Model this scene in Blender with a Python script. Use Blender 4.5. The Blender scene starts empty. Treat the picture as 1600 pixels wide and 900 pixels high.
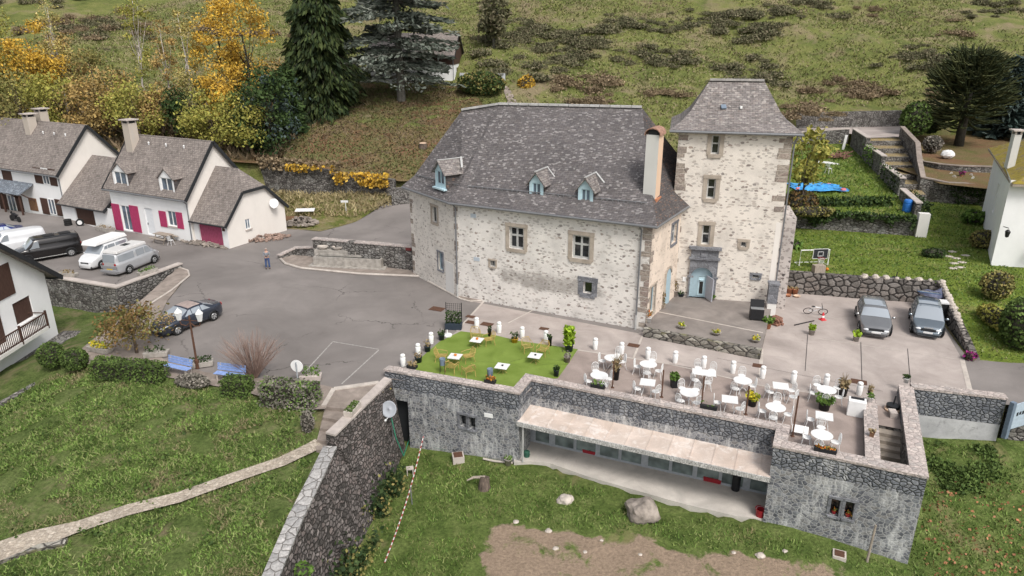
import bpy, bmesh, math, random
import numpy as np
from mathutils import Vector, Matrix, noise as mnoise
from mathutils.geometry import delaunay_2d_cdt

random.seed(7)
rng = np.random.default_rng(11)
R = math.radians
scene = bpy.context.scene
COL = scene.collection

# ------------------------------------------------------------------ camera, sky, sun, exposure
CAM_H, PITCH, FPX = 18.0, R(19.8), 1110.0
cam_d = bpy.data.cameras.new("camera")
cam = bpy.data.objects.new("camera", cam_d)
COL.objects.link(cam)
cam.location = (0, 0, CAM_H)
cam.rotation_euler = (math.pi / 2 - PITCH, 0, 0)
cam_d.sensor_width = 36.0
cam_d.lens = 36.0 * FPX / 1600.0
cam_d.clip_start = 0.5
cam_d.clip_end = 3000
scene.camera = cam

SUN_EL, SUN_AZ = R(52), R(152)          # azimuth clockwise from +Y: to the right and a little behind the camera
world = bpy.data.worlds.new("World")
scene.world = world
world.use_nodes = True
wt = world.node_tree
for n_ in list(wt.nodes):
    wt.nodes.remove(n_)
sky = wt.nodes.new('ShaderNodeTexSky')
sky.sky_type = 'NISHITA'
sky.sun_disc = False
sky.sun_elevation = SUN_EL
sky.sun_rotation = SUN_AZ
sky.dust_density = 4.0
hs = wt.nodes.new('ShaderNodeHueSaturation')   # cloud cover: the dome is nearly white
hs.inputs['Saturation'].default_value = 0.28
bg = wt.nodes.new('ShaderNodeBackground')
bg.inputs['Strength'].default_value = 0.132
wo = wt.nodes.new('ShaderNodeOutputWorld')
wt.links.new(sky.outputs[0], hs.inputs['Color'])
wt.links.new(hs.outputs[0], bg.inputs['Color'])
wt.links.new(bg.outputs[0], wo.inputs['Surface'])
sun_d = bpy.data.lights.new("sun", 'SUN')
sun_d.energy = 1.5
sun_d.angle = R(16)
sun_d.color = (1.0, 0.95, 0.88)
sun = bpy.data.objects.new("sun", sun_d)
COL.objects.link(sun)
sd = Vector((math.sin(SUN_AZ) * math.cos(SUN_EL), math.cos(SUN_AZ) * math.cos(SUN_EL), math.sin(SUN_EL)))
sun.rotation_euler = sd.to_track_quat('Z', 'Y').to_euler()
scene.view_settings.view_transform = 'Standard'
scene.view_settings.look = 'None'
scene.view_settings.gamma = 1.0
scene.view_settings.use_curve_mapping = False
scene.view_settings.exposure = 0.45
scene.cycles.max_bounces = 5
scene.cycles.diffuse_bounces = 3
scene.cycles.glossy_bounces = 2
scene.cycles.transmission_bounces = 3
scene.cycles.transparent_max_bounces = 6

# ------------------------------------------------------------------ measuring the photograph: pixels of a 1600 x 900 frame to places on the ground
def ray(px, py):
    x = (px - 800) / FPX; y = -(py - 450) / FPX
    return np.array([x, math.cos(PITCH) + y * math.sin(PITCH), -math.sin(PITCH) + y * math.cos(PITCH)])
def G(px, py, z=0.0):
    d = ray(px, py); t = (z - CAM_H) / d[2]
    return np.array([d[0] * t, d[1] * t, z])
def ground_hit(px, py, zf, y0=15.0, y1=500.0):
    d = ray(px, py); t = y0 / d[1]
    while t * d[1] < y1:
        if CAM_H + d[2] * t <= zf(d[0] * t, d[1] * t): break
        t += 0.25
    return np.array([d[0] * t, d[1] * t, zf(d[0] * t, d[1] * t)])
class Frame:
    """a vertical plane through origin o in direction ang: s along it, n away from it, z up"""
    def __init__(self, o, ang):
        self.o = np.array([o[0], o[1]], float); self.a = ang
        self.u = np.array([math.cos(ang), math.sin(ang)]); self.n = np.array([-self.u[1], self.u[0]])
    def hit(self, px, py, off=0.0):
        d = ray(px, py); o = self.o + self.n * off
        t, a = np.linalg.solve(np.array([[d[0], -self.u[0]], [d[1], -self.u[1]]]), o)
        return a, CAM_H + d[2] * t
    def w(self, s, n, z=0.0):
        p = self.o + self.u * s + self.n * n
        return np.array([p[0], p[1], z])
    def loc(self, p):
        q = np.array(p[:2]) - self.o
        return np.array([q @ self.u, q @ self.n])

# ------------------------------------------------------------------ node helper
def nd(nt, typ, ins=None, **props):
    n = nt.nodes.new('ShaderNode' + typ)
    for k, v in props.items():
        setattr(n, k, v)
    for k, v in (ins or {}).items():
        s = n.inputs[k]
        if isinstance(v, bpy.types.NodeSocket):
            nt.links.new(v, s)
        else:
            if isinstance(v, tuple) and len(v) == 3 and s.type == 'RGBA':
                v = (*v, 1)
            s.default_value = v
    return n
def mnew(name):
    m = bpy.data.materials.new(name); m.use_nodes = True
    nt = m.node_tree
    for n in list(nt.nodes): nt.nodes.remove(n)
    return m, nt
def noise(nt, vec, scale, detail=4.0, rough=0.55, dist=0.0):
    return nd(nt, 'TexNoise', {'Vector': vec, 'Scale': scale, 'Detail': detail, 'Roughness': rough, 'Distortion': dist})
def ramp(nt, fac, stops, interp='LINEAR'):
    n = nd(nt, 'ValToRGB', {'Fac': fac}); cr = n.color_ramp; cr.interpolation = interp
    while len(cr.elements) < len(stops): cr.elements.new(0.5)
    for e, (p, c) in zip(cr.elements, stops):
        e.position = p
        e.color = (*c, 1) if isinstance(c, tuple) else (c, c, c, 1)
    return n.outputs['Color']
def mix(nt, fac, a, b, blend='MIX'):
    n = nd(nt, 'Mix', data_type='RGBA', blend_type=blend)
    for i, v in ((0, fac), (6, a), (7, b)):
        if isinstance(v, bpy.types.NodeSocket): nt.links.new(v, n.inputs[i])
        else: n.inputs[i].default_value = (*v, 1) if isinstance(v, tuple) else v
    return n.outputs[2]
def math_(nt, op, a, b=0.0, clamp=False):
    return nd(nt, 'Math', {0: a, 1: b}, operation=op, use_clamp=clamp).outputs[0]
def mapping(nt, vec, sc=(1, 1, 1), loc=(0, 0, 0)):
    return nd(nt, 'Mapping', {'Vector': vec, 'Scale': sc, 'Location': loc}).outputs[0]
def bump(nt, h, strength=0.4, dist=0.05):
    return nd(nt, 'Bump', {'Height': h, 'Strength': strength, 'Distance': dist}).outputs[0]
def fin(m, nt, color, rough=0.85, normal=None, metal=0.0, spec=0.3, **kw):
    ins = {'Base Color': color, 'Roughness': rough, 'Metallic': metal, 'Specular IOR Level': spec}
    if normal is not None: ins['Normal'] = normal
    ins.update(kw)
    p = nd(nt, 'BsdfPrincipled', ins)
    o = nd(nt, 'OutputMaterial'); nt.links.new(p.outputs[0], o.inputs['Surface'])
    return m
def TC(nt):
    t = nd(nt, 'TexCoord'); return t.outputs['UV'], t.outputs['Object']

def plain(name, col, rough=0.7, metal=0.0, var=0.12, scale=6.0, spec=0.3, bumpy=0.0):
    m, nt = mnew(name); uv, ob = TC(nt)
    f = noise(nt, ob, scale, 5).outputs['Fac']
    lo = tuple(c * (1 - var) for c in col); hi = tuple(min(1, c * (1 + var)) for c in col)
    c = ramp(nt, f, [(0.3, lo), (0.7, hi)])
    return fin(m, nt, c, rough, bump(nt, noise(nt, ob, scale * 4, 4).outputs['Fac'], bumpy, 0.02) if bumpy else None, metal, spec)

def rubble(name, cell, cols, mortar, mw=0.06, aspect=1.5, dist=0.35, streak=None, blotch=None, bs=0.6, streak_lo=0.5, moss=None):
    """irregular stone masonry: cells in metres, joints, per-stone colour, optional run-off streaks"""
    m, nt = mnew(name); uv, ob = TC(nt)
    nz = noise(nt, mapping(nt, uv, (1.3, 1.3, 1)), 1.0 / cell, 2)
    off = nd(nt, 'VectorMath', {0: nz.outputs['Color'], 1: (0.5, 0.5, 0.5)}, operation='SUBTRACT').outputs[0]
    off = nd(nt, 'VectorMath', {0: off, 'Scale': dist * cell}, operation='SCALE').outputs[0]
    v = nd(nt, 'VectorMath', {0: uv, 1: off}, operation='ADD').outputs[0]
    v = mapping(nt, v, (1 / (cell * aspect), 1 / cell, 1))
    vo = nd(nt, 'TexVoronoi', {'Vector': v, 'Scale': 1.0}, voronoi_dimensions='2D')
    ve = nd(nt, 'TexVoronoi', {'Vector': v, 'Scale': 1.0}, voronoi_dimensions='2D', feature='DISTANCE_TO_EDGE')
    rnd = nd(nt, 'SeparateColor', {0: vo.outputs['Color']}).outputs[0]
    n = len(cols)
    c = ramp(nt, rnd, [((i + 0.5) / n, cc) for i, cc in enumerate(cols)])
    fine = noise(nt, uv, 9.0, 5, 0.65).outputs['Fac']
    c = mix(nt, 0.75, c, ramp(nt, fine, [(0.3, 0.5), (0.7, 1.35)]), 'MULTIPLY')
    c = mix(nt, 0.5, c, ramp(nt, noise(nt, uv, 2.6, 6, 0.75).outputs['Fac'], [(0.33, 0.6), (0.67, 1.35)]), 'MULTIPLY')
    joint = ramp(nt, ve.outputs['Distance'], [(mw * 0.5, 1.0), (mw * 1.6, 0.0)])
    c = mix(nt, joint, c, mortar)
    big = noise(nt, uv, 0.45, 4, 0.6).outputs['Fac']
    c = mix(nt, 0.5, c, ramp(nt, big, [(0.3, 0.72), (0.7, 1.22)]), 'MULTIPLY')
    if streak:
        s1 = noise(nt, mapping(nt, uv, (3.4, 0.8, 1)), 1.0, 7, 0.72).outputs['Fac']
        s2 = noise(nt, mapping(nt, uv, (0.5, 0.3, 1), (4, 9, 0)), 1.0, 2).outputs['Fac']
        s = math_(nt, 'ADD', s1, math_(nt, 'MULTIPLY', s2, 0.6))
        c = mix(nt, ramp(nt, s, [(streak_lo + 0.28, 0.0), (streak_lo + 0.5, 0.7)]), c, streak)
    if blotch:
        b = noise(nt, uv, 0.9, 6, 0.7, 0.5).outputs['Fac']
        c = mix(nt, ramp(nt, b, [(0.52, 0.0), (0.68, 0.85)]), c, blotch)
    if moss:
        b = noise(nt, mapping(nt, uv, (1, 1, 1), (31, 7, 0)), 0.8, 6, 0.7).outputs['Fac']
        c = mix(nt, ramp(nt, b, [(0.55, 0.0), (0.66, 0.9)]), c, moss)
    h = math_(nt, 'ADD', ramp(nt, ve.outputs['Distance'], [(0.0, 0.0), (0.22, 1.0)]), math_(nt, 'MULTIPLY', fine, 0.5))
    return fin(m, nt, c, 0.9, bump(nt, h, bs, 0.06), spec=0.2)

def render_stone(name, base, stones, keep, cell=0.26, aspect=1.9, grime=None, seed=0.0):
    """lime render worn back so that scattered rubble stones show through"""
    m, nt = mnew(name); uv, ob = TC(nt)
    nz = noise(nt, uv, 2.6, 3)
    off = nd(nt, 'VectorMath', {0: nz.outputs['Color'], 1: (0.5, 0.5, 0.5)}, operation='SUBTRACT').outputs[0]
    off = nd(nt, 'VectorMath', {0: off, 'Scale': 0.22}, operation='SCALE').outputs[0]
    v0 = nd(nt, 'VectorMath', {0: uv, 1: off}, operation='ADD').outputs[0]
    v = mapping(nt, v0, (1 / (cell * aspect), 1 / cell, 1), (seed, seed * 3, 0))
    vo = nd(nt, 'TexVoronoi', {'Vector': v, 'Scale': 1.0, 'Randomness': 0.9}, voronoi_dimensions='2D')
    sc = nd(nt, 'SeparateColor', {0: vo.outputs['Color']})
    fine = noise(nt, uv, 14.0, 4, 0.7).outputs['Fac']
    patch = noise(nt, mapping(nt, uv, (0.5, 0.9, 1), (seed, 2, 0)), 1.0, 3, 0.6).outputs['Fac']
    thr = math_(nt, 'ADD', keep, math_(nt, 'MULTIPLY', math_(nt, 'SUBTRACT', patch, 0.5), 0.9))
    vis = math_(nt, 'LESS_THAN', sc.outputs[1], thr)
    size = math_(nt, 'ADD', 0.20, math_(nt, 'MULTIPLY', sc.outputs[2], 0.30))
    d = math_(nt, 'ADD', vo.outputs['Distance'], math_(nt, 'MULTIPLY', math_(nt, 'SUBTRACT', fine, 0.5), 0.3))
    ins = math_(nt, 'LESS_THAN', d, size)
    fac = math_(nt, 'MULTIPLY', vis, ins)
    n = len(stones)
    st = ramp(nt, sc.outputs[0], [((i + 0.5) / n, tuple(.55 * p + .45 * q for p, q in zip(c, base))) for i, c in enumerate(stones)])
    w = mapping(nt, v0, (0.8 / (cell * aspect * .8), 0.8 / cell, 1), (seed + 5, seed, 0))
    vq = nd(nt, 'TexVoronoi', {'Vector': w, 'Scale': 1.0}, voronoi_dimensions='2D'); s2 = nd(nt, 'SeparateColor', {0: vq.outputs['Color']})
    k2 = math_(nt, 'MULTIPLY', math_(nt, 'LESS_THAN', s2.outputs[1], math_(nt, 'MULTIPLY', thr, 0.34)), math_(nt, 'LESS_THAN', math_(nt, 'ADD', vq.outputs['Distance'], math_(nt, 'MULTIPLY', math_(nt, 'SUBTRACT', fine, 0.5), 0.35)), math_(nt, 'ADD', 0.12, math_(nt, 'MULTIPLY', s2.outputs[2], 0.3))))
    st2 = ramp(nt, s2.outputs[0], [((i + 0.5) / n, c) for i, c in enumerate(stones)])
    b = noise(nt, uv, 0.7, 6, 0.65).outputs['Fac']
    pc = ramp(nt, b, [(0.3, tuple(c * 0.80 for c in base)), (0.5, base), (0.72, tuple(min(1, c * 1.13) for c in base))])
    pc = mix(nt, 0.35, pc, ramp(nt, fine, [(0.3, 0.7), (0.7, 1.15)]), 'MULTIPLY')
    c = mix(nt, math_(nt, 'MULTIPLY', fac, 0.88), pc, st)
    c = mix(nt, math_(nt, 'MULTIPLY', k2, 0.9), c, st2)
    fac = math_(nt, 'MAXIMUM', fac, k2)
    if grime:   # (centre s, centre z, half width, half height, colour): bare dark masonry where the render has gone
        sx, sy, hw, hh, gc = grime
        sp = nd(nt, 'SeparateXYZ', {0: uv})
        ex = math_(nt, 'POWER', math_(nt, 'DIVIDE', math_(nt, 'SUBTRACT', sp.outputs[0], sx), hw), 2.0)
        ey = math_(nt, 'POWER', math_(nt, 'DIVIDE', math_(nt, 'SUBTRACT', sp.outputs[1], sy), hh), 2.0)
        e = math_(nt, 'ADD', math_(nt, 'ADD', ex, ey), math_(nt, 'MULTIPLY', math_(nt, 'SUBTRACT', b, 0.5), 2.4))
        e = math_(nt, 'ADD', e, math_(nt, 'MULTIPLY', math_(nt, 'SUBTRACT', noise(nt, mapping(nt, uv, (4, 8, 1)), 1.0, 4, 0.8).outputs['Fac'], 0.5), 2.2))
        c = mix(nt, ramp(nt, e, [(0.2, 0.6), (1.2, 0.0)]), c, gc)
    h = math_(nt, 'ADD', math_(nt, 'MULTIPLY', fac, -0.6), fine)
    return fin(m, nt, c, 0.92, bump(nt, h, 0.5, 0.04), spec=0.15)

def slates(name, cols, row=0.14, wid=0.3, lichen=(0.36, 0.34, 0.33), lic=0.62, moss=None, mlo=0.5):
    m, nt = mnew(name); uv, ob = TC(nt)
    br = nd(nt, 'TexBrick', {'Vector': uv, 'Color1': (0, 0, 0), 'Color2': (1, 1, 1), 'Mortar': (0.5, 0.5, 0.5), 'Scale': 1.0, 'Mortar Size': 0.012,
                             'Brick Width': wid, 'Row Height': row, 'Bias': 0.0})
    vo = nd(nt, 'TexVoronoi', {'Vector': mapping(nt, uv, (1.8 / wid, 1.5 / row, 1)), 'Scale': 1.0}, voronoi_dimensions='2D')
    rnd = nd(nt, 'SeparateColor', {0: vo.outputs['Color']}).outputs[0]
    n = len(cols)
    c = ramp(nt, rnd, [((i + 0.5) / n, cc) for i, cc in enumerate(cols)])
    c = mix(nt, 0.35, c, cols[1])
    c = mix(nt, 0.2, c, br.outputs['Color'], 'OVERLAY')
    c = mix(nt, math_(nt, 'MULTIPLY', br.outputs['Fac'], 0.7), c, (0.03, 0.03, 0.032))
    r2 = nd(nt, 'SeparateColor', {0: vo.outputs['Color']}).outputs[1]
    c = mix(nt, math_(nt, 'MULTIPLY', math_(nt, 'LESS_THAN', r2, 0.10), 0.40), c, tuple(x * 1.15 for x in lichen))
    c = mix(nt, math_(nt, 'MULTIPLY', math_(nt, 'GREATER_THAN', r2, 0.88), 0.3), c, (0.05, 0.046, 0.045))
    f = noise(nt, mapping(nt, uv, (2.4, 4.5, 1)), 1.0, 6, 0.75).outputs['Fac']
    c = mix(nt, ramp(nt, f, [(lic, 0.0), (lic + 0.12, 0.6)]), c, lichen)
    b = noise(nt, uv, 0.35, 5, 0.6).outputs['Fac']
    c = mix(nt, 0.6, c, ramp(nt, b, [(0.3, 0.75), (0.7, 1.2)]), 'MULTIPLY')
    if moss:
        g = noise(nt, uv, 0.9, 6, 0.7).outputs['Fac']
        c = mix(nt, ramp(nt, g, [(mlo - 0.07, 0.0), (mlo + 0.07, 1.0)]), c, ramp(nt, noise(nt, uv, 3.0, 4).outputs['Fac'], [(0.3, moss[0]), (0.7, moss[1])]))
    h = math_(nt, 'ADD', math_(nt, 'MULTIPLY', br.outputs['Fac'], -0.7), math_(nt, 'ADD', rnd, f))
    return fin(m, nt, c, 0.75, bump(nt, h, 0.45, 0.03), spec=0.3)

def plaster(name, col, stain=(0.45, 0.43, 0.4), amt=0.68):
    m, nt = mnew(name); uv, ob = TC(nt)
    a = noise(nt, mapping(nt, uv, (0.8, 0.5, 1)), 1.0, 6, 0.65).outputs['Fac']
    c = ramp(nt, a, [(0.3, tuple(x * 0.93 for x in col)), (0.6, col)])
    s = noise(nt, mapping(nt, uv, (2.2, 0.25, 1), (3, 1, 0)), 1.0, 6, 0.7).outputs['Fac']
    c = mix(nt, ramp(nt, s, [(amt, 0.0), (amt + 0.16, 0.55)]), c, stain)
    sp = nd(nt, 'SeparateXYZ', {0: uv}).outputs[1]
    return fin(m, nt, c, 0.9, bump(nt, noise(nt, uv, 25.0, 3).outputs['Fac'], 0.15, 0.02), spec=0.2)

def paving(name, lo, hi, stain, sc=0.5, crack=None, joints=None, spots=0.62):
    m, nt = mnew(name); uv, ob = TC(nt)
    a = noise(nt, ob, sc, 8, 0.62, 0.4).outputs['Fac']
    c = ramp(nt, a, [(0.32, lo), (0.68, hi)])
    f = noise(nt, ob, 22.0, 4, 0.7).outputs['Fac']
    c = mix(nt, 0.4, c, ramp(nt, f, [(0.3, 0.75), (0.7, 1.2)]), 'MULTIPLY')
    c = mix(nt, 0.6, c, ramp(nt, noise(nt, mapping(nt, ob, (1, 1, 1), (3, 8, 0)), sc * 1.1, 5, 0.6, 1.2).outputs['Fac'], [(0.36, 0.78), (0.64, 1.14)]), 'MULTIPLY')
    s = noise(nt, mapping(nt, ob, (1, 1, 1), (13, 5, 0)), sc * 2.6, 8, 0.72, 0.8).outputs['Fac']
    c = mix(nt, ramp(nt, s, [(spots, 0.0), (spots + 0.12, 0.6)]), c, stain)
    if crack:
        q = noise(nt, ob, 1.2, 4)
        off = nd(nt, 'VectorMath', {0: q.outputs['Color'], 'Scale': 1.4}, operation='SCALE').outputs[0]
        v = nd(nt, 'VectorMath', {0: ob, 1: off}, operation='ADD').outputs[0]
        ve = nd(nt, 'TexVoronoi', {'Vector': v, 'Scale': crack}, voronoi_dimensions='2D', feature='DISTANCE_TO_EDGE').outputs['Distance']
        k = ramp(nt, ve, [(0.0025, 1.0), (0.007, 0.0)])
        msk = ramp(nt, noise(nt, ob, 0.18, 3).outputs['Fac'], [(0.46, 0.0), (0.56, 0.75)])
        c = mix(nt, math_(nt, 'MULTIPLY', k, msk), c, (0.035, 0.033, 0.03))
    return fin(m, nt, c, 0.9, bump(nt, f, 0.25, 0.015), spec=0.25)

def turf(name, cols, dry, soil, sc=0.5, dry_at=0.55, soil_at=0.66, leaves=None):
    """meadow ground: greens, dry straw, bare earth; bare/leafy share from the 'mask' attribute"""
    m, nt = mnew(name); uv, ob = TC(nt)
    a = noise(nt, ob, sc * 2.2, 8, 0.68, 0.3).outputs['Fac']
    n = len(cols)
    c = ramp(nt, a, [(0.3 + 0.4 * i / (n - 1), cc) for i, cc in enumerate(cols)])
    f = noise(nt, ob, 7.0, 6, 0.75).outputs['Fac']
    c = mix(nt, 0.8, c, ramp(nt, f, [(0.32, 0.4), (0.68, 1.5)]), 'MULTIPLY')
    d = noise(nt, mapping(nt, ob, (1, 1, 1), (7, 3, 0)), sc, 7, 0.66, 0.5).outputs['Fac']
    c = mix(nt, ramp(nt, d, [(dry_at, 0.0), (dry_at + 0.14, 0.85)]), c, dry)
    at = nd(nt, 'Attribute', attribute_name='mask').outputs['Fac']
    e = noise(nt, mapping(nt, ob, (1, 1, 1), (17, 23, 0)), sc * 1.7, 8, 0.68, 0.4).outputs['Fac']
    e = math_(nt, 'ADD', e, math_(nt, 'MULTIPLY', at, 0.5))
    sc_ = ramp(nt, f, [(0.3, tuple(x * 0.65 for x in soil)), (0.7, tuple(x * 1.3 for x in soil))])
    c = mix(nt, ramp(nt, e, [(soil_at, 0.0), (soil_at + 0.1, 0.95)]), c, sc_)
    if leaves:
        vo = nd(nt, 'TexVoronoi', {'Vector': ob, 'Scale': 5.5}, voronoi_dimensions='2D')
        r = nd(nt, 'SeparateColor', {0: vo.outputs['Color']})
        k = math_(nt, 'MULTIPLY', math_(nt, 'LESS_THAN', vo.outputs['Distance'], 0.32), math_(nt, 'LESS_THAN', r.outputs[0], leaves[1]))
        c = mix(nt, k, c, leaves[0])
    return fin(m, nt, c, 0.95, bump(nt, math_(nt, 'ADD', f, a), 0.9, 0.12), spec=0.1)

def leafy(name, cols, low=0.7, rough=0.75, dry=None):
    m, nt = mnew(name)
    g = nd(nt, 'NewGeometry').outputs['Random Per Island']
    n = len(cols)
    c = ramp(nt, g, [((i + 0.5) / n, cc) for i, cc in enumerate(cols)])
    uv, ob = TC(nt)
    c = mix(nt, 0.7, c, ramp(nt, noise(nt, ob, low, 3).outputs['Fac'], [(0.35, 0.6), (0.65, 1.35)]), 'MULTIPLY')
    if dry: c = mix(nt, ramp(nt, math_(nt, 'ADD', noise(nt, ob, dry[2], 6, 0.65, 0.4).outputs['Fac'], math_(nt, 'MULTIPLY', g, 0.14)), [(dry[1], 0.0), (dry[1] + 0.12, 0.9)]), c, dry[0])
    return fin(m, nt, c, rough, spec=0.2)

def bark(name, col):
    m, nt = mnew(name); uv, ob = TC(nt)
    f = noise(nt, mapping(nt, ob, (6, 6, 1.2)), 2.0, 5, 0.7).outputs['Fac']
    c = ramp(nt, f, [(0.35, tuple(x * 0.5 for x in col)), (0.65, tuple(x * 1.3 for x in col))])
    return fin(m, nt, c, 0.9, bump(nt, f, 0.5, 0.03))

def glass(name, col=(0.02, 0.025, 0.03), rough=0.06, spec=0.8):
    m, nt = mnew(name); uv, ob = TC(nt)
    c = ramp(nt, noise(nt, ob, 1.2, 2).outputs['Fac'], [(0.35, tuple(x * 0.6 for x in col)), (0.65, tuple(x * 1.6 for x in col))])
    return fin(m, nt, c, rough, spec=spec)

def planks(name, col, w=0.12, axis=0):
    m, nt = mnew(name); uv, ob = TC(nt)
    s = nd(nt, 'SeparateXYZ', {0: uv}).outputs[axis]
    t = math_(nt, 'FRACT', math_(nt, 'DIVIDE', s, w))
    line = ramp(nt, math_(nt, 'ABSOLUTE', math_(nt, 'SUBTRACT', t, 0.5)), [(0.42, 0.0), (0.47, 1.0)])
    f = noise(nt, mapping(nt, uv, (6, 1.5, 1)), 2.0, 5).outputs['Fac']
    c = ramp(nt, f, [(0.3, tuple(x * 0.75 for x in col)), (0.7, tuple(min(1, x * 1.2) for x in col))])
    c = mix(nt, math_(nt, 'MULTIPLY', line, 0.6), c, tuple(x * 0.35 for x in col))
    return fin(m, nt, c, 0.75, bump(nt, line, -0.3, 0.01))

# ------------------------------------------------------------------ mesh helper
class MB:
    def __init__(self): self.v = []; self.f = []; self.mi = []; self.sm = []; self.n = 0; self.m = 0; self.s = False
    def add(self, verts, faces):
        b = self.n
        self.v.extend([tuple(map(float, p)) for p in verts]); self.n += len(verts)
        for f in faces:
            self.f.append([b + i for i in f]); self.mi.append(self.m); self.sm.append(self.s)
        return self
    def quad(self, a, b, c, d): return self.add([a, b, c, d], [(0, 1, 2, 3)])
    def poly(self, pts): return self.add(pts, [tuple(range(len(pts)))])
    def box(self, c, size, rz=0.0, taper=1.0, M=None):
        x, y, z = size[0] / 2, size[1] / 2, size[2] / 2
        P = [(-x, -y, -z), (x, -y, -z), (x, y, -z), (-x, y, -z), (-x * taper, -y * taper, z), (x * taper, -y * taper, z), (x * taper, y * taper, z), (-x * taper, y * taper, z)]
        if M is not None: P = [tuple(M @ Vector(p)) for p in P]
        elif rz: cs, sn = math.cos(rz), math.sin(rz); P = [(p[0] * cs - p[1] * sn, p[0] * sn + p[1] * cs, p[2]) for p in P]
        P = [(p[0] + c[0], p[1] + c[1], p[2] + c[2]) for p in P]
        return self.add(P, [(3, 2, 1, 0), (4, 5, 6, 7), (0, 1, 5, 4), (1, 2, 6, 5), (2, 3, 7, 6), (3, 0, 4, 7)])
    def bar(self, a, b, w, h):
        """a box beam from a to b"""
        a, b = Vector(a), Vector(b); d = b - a
        return self.box((a + b) / 2, (d.length, w, h), M=d.to_track_quat('X', 'Z').to_matrix())
    def prism(self, pts, z0, z1):
        n = len(pts)
        if sum(pts[i][0] * pts[(i + 1) % n][1] - pts[(i + 1) % n][0] * pts[i][1] for i in range(n)) < 0: pts = list(pts)[::-1]
        f0 = z0 if callable(z0) else (lambda p: z0); f1 = z1 if callable(z1) else (lambda p: z1)
        P = [(p[0], p[1], f0(p)) for p in pts] + [(p[0], p[1], f1(p)) for p in pts]
        return self.add(P, [tuple(range(n))[::-1], tuple(range(n, 2 * n))] + [(i, (i + 1) % n, n + (i + 1) % n, n + i) for i in range(n)])
    def tube(self, pts, r, n=8, cap=True, closed=False):
        pts = [Vector(p) for p in pts]; k = len(pts)
        rr = r if isinstance(r, (list, tuple)) else [r] * k
        V = []; up = Vector((0, 0, 1))
        for i, p in enumerate(pts):
            d = (pts[min(i + 1, k - 1)] - pts[max(i - 1, 0)])
            if closed: d = pts[(i + 1) % k] - pts[i - 1]
            if d.length < 1e-9: d = Vector((0, 0, 1))
            d.normalize()
            a = d.cross(up)
            if a.length < 0.05: a = d.cross(Vector((1, 0, 0)))
            a.normalize(); b = d.cross(a)
            for j in range(n):
                t = 2 * math.pi * j / n
                V.append(p + (a * math.cos(t) + b * math.sin(t)) * rr[i])
        F = []
        for i in range(k if closed else k - 1):
            for j in range(n):
                i2 = (i + 1) % k
                F.append((i * n + j, i * n + (j + 1) % n, i2 * n + (j + 1) % n, i2 * n + j))
        if cap and not closed:
            F.append(tuple(range(n))[::-1]); F.append(tuple((k - 1) * n + j for j in range(n)))
        return self.add(V, F)
    def lathe(self, prof, c=(0, 0, 0), n=16, sx=1.0, sy=1.0, rz=0.0):
        V = []; F = []; k = len(prof)
        for r, z in prof:
            for j in range(n):
                t = 2 * math.pi * j / n + rz
                V.append((c[0] + r * math.cos(t) * sx, c[1] + r * math.sin(t) * sy, c[2] + z))
        for i in range(k - 1):
            for j in range(n):
                F.append((i * n + j, i * n + (j + 1) % n, (i + 1) * n + (j + 1) % n, (i + 1) * n + j))
        F.append(tuple(range(n))[::-1]); F.append(tuple((k - 1) * n + j for j in range(n)))
        return self.add(V, F)
    def blob(self, c, r, n=8, k=6, jit=0.15, seed=0):
        rd = random.Random(seed); V = [(c[0], c[1], c[2] - r[2])]; F = []
        for i in range(1, k):
            ph = -math.pi / 2 + math.pi * i / k
            for j in range(n):
                t = 2 * math.pi * j / n; q = 1 + rd.uniform(-jit, jit)
                V.append((c[0] + r[0] * math.cos(ph) * math.cos(t) * q, c[1] + r[1] * math.cos(ph) * math.sin(t) * q, c[2] + r[2] * math.sin(ph) * q))
        V.append((c[0], c[1], c[2] + r[2])); L = len(V) - 1
        for j in range(n):
            F.append((0, 1 + (j + 1) % n, 1 + j)); F.append((L, 1 + (k - 2) * n + j, 1 + (k - 2) * n + (j + 1) % n))
            for i in range(k - 2):
                a = 1 + i * n
                F.append((a + j, a + (j + 1) % n, a + n + (j + 1) % n, a + n + j))
        return self.add(V, F)
    def raw(self, V, F):
        """many verts/faces from numpy arrays (faces of one size)"""
        b = self.n; self.v.extend(map(tuple, V.tolist())); self.n += len(V)
        self.f.extend((F + b).tolist()); self.mi.extend([self.m] * len(F)); self.sm.extend([self.s] * len(F))
        return self
    def build(self, name, mats, parent=None, label=None, world=False, attr=None, bevel=0.0):
        me = bpy.data.meshes.new(name)
        V = np.array(self.v, dtype=np.float64)
        if world and parent is not None:
            mw = parent.matrix_basis.copy(); q = parent.parent
            while q is not None: mw = q.matrix_basis @ mw; q = q.parent
            inv = np.array(mw.inverted())
            V = V @ inv[:3, :3].T + inv[:3, 3]
        me.from_pydata(V.tolist(), [], self.f)
        mats = mats if isinstance(mats, (list, tuple)) else [mats]
        for m in mats: me.materials.append(m)
        npoly = len(me.polygons)
        if npoly:
            me.polygons.foreach_set('material_index', self.mi)
            me.polygons.foreach_set('use_smooth', self.sm)
            N = np.empty(npoly * 3); me.polygons.foreach_get('normal', N); N = N.reshape(-1, 3)
            lt = np.empty(npoly, dtype=np.int32); me.polygons.foreach_get('loop_total', lt)
            vi = np.empty(len(me.loops), dtype=np.int32); me.loops.foreach_get('vertex_index', vi)
            T = np.stack([-N[:, 1], N[:, 0], np.zeros(npoly)], 1)
            L = np.linalg.norm(T, axis=1); flat = L < 0.3
            T[flat] = (1, 0, 0); L[flat] = 1; T /= L[:, None]
            S = np.cross(N, T)
            Vf = np.asarray(V); P = Vf[vi]
            Tl = np.repeat(T, lt, axis=0); Sl = np.repeat(S, lt, axis=0)
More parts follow.
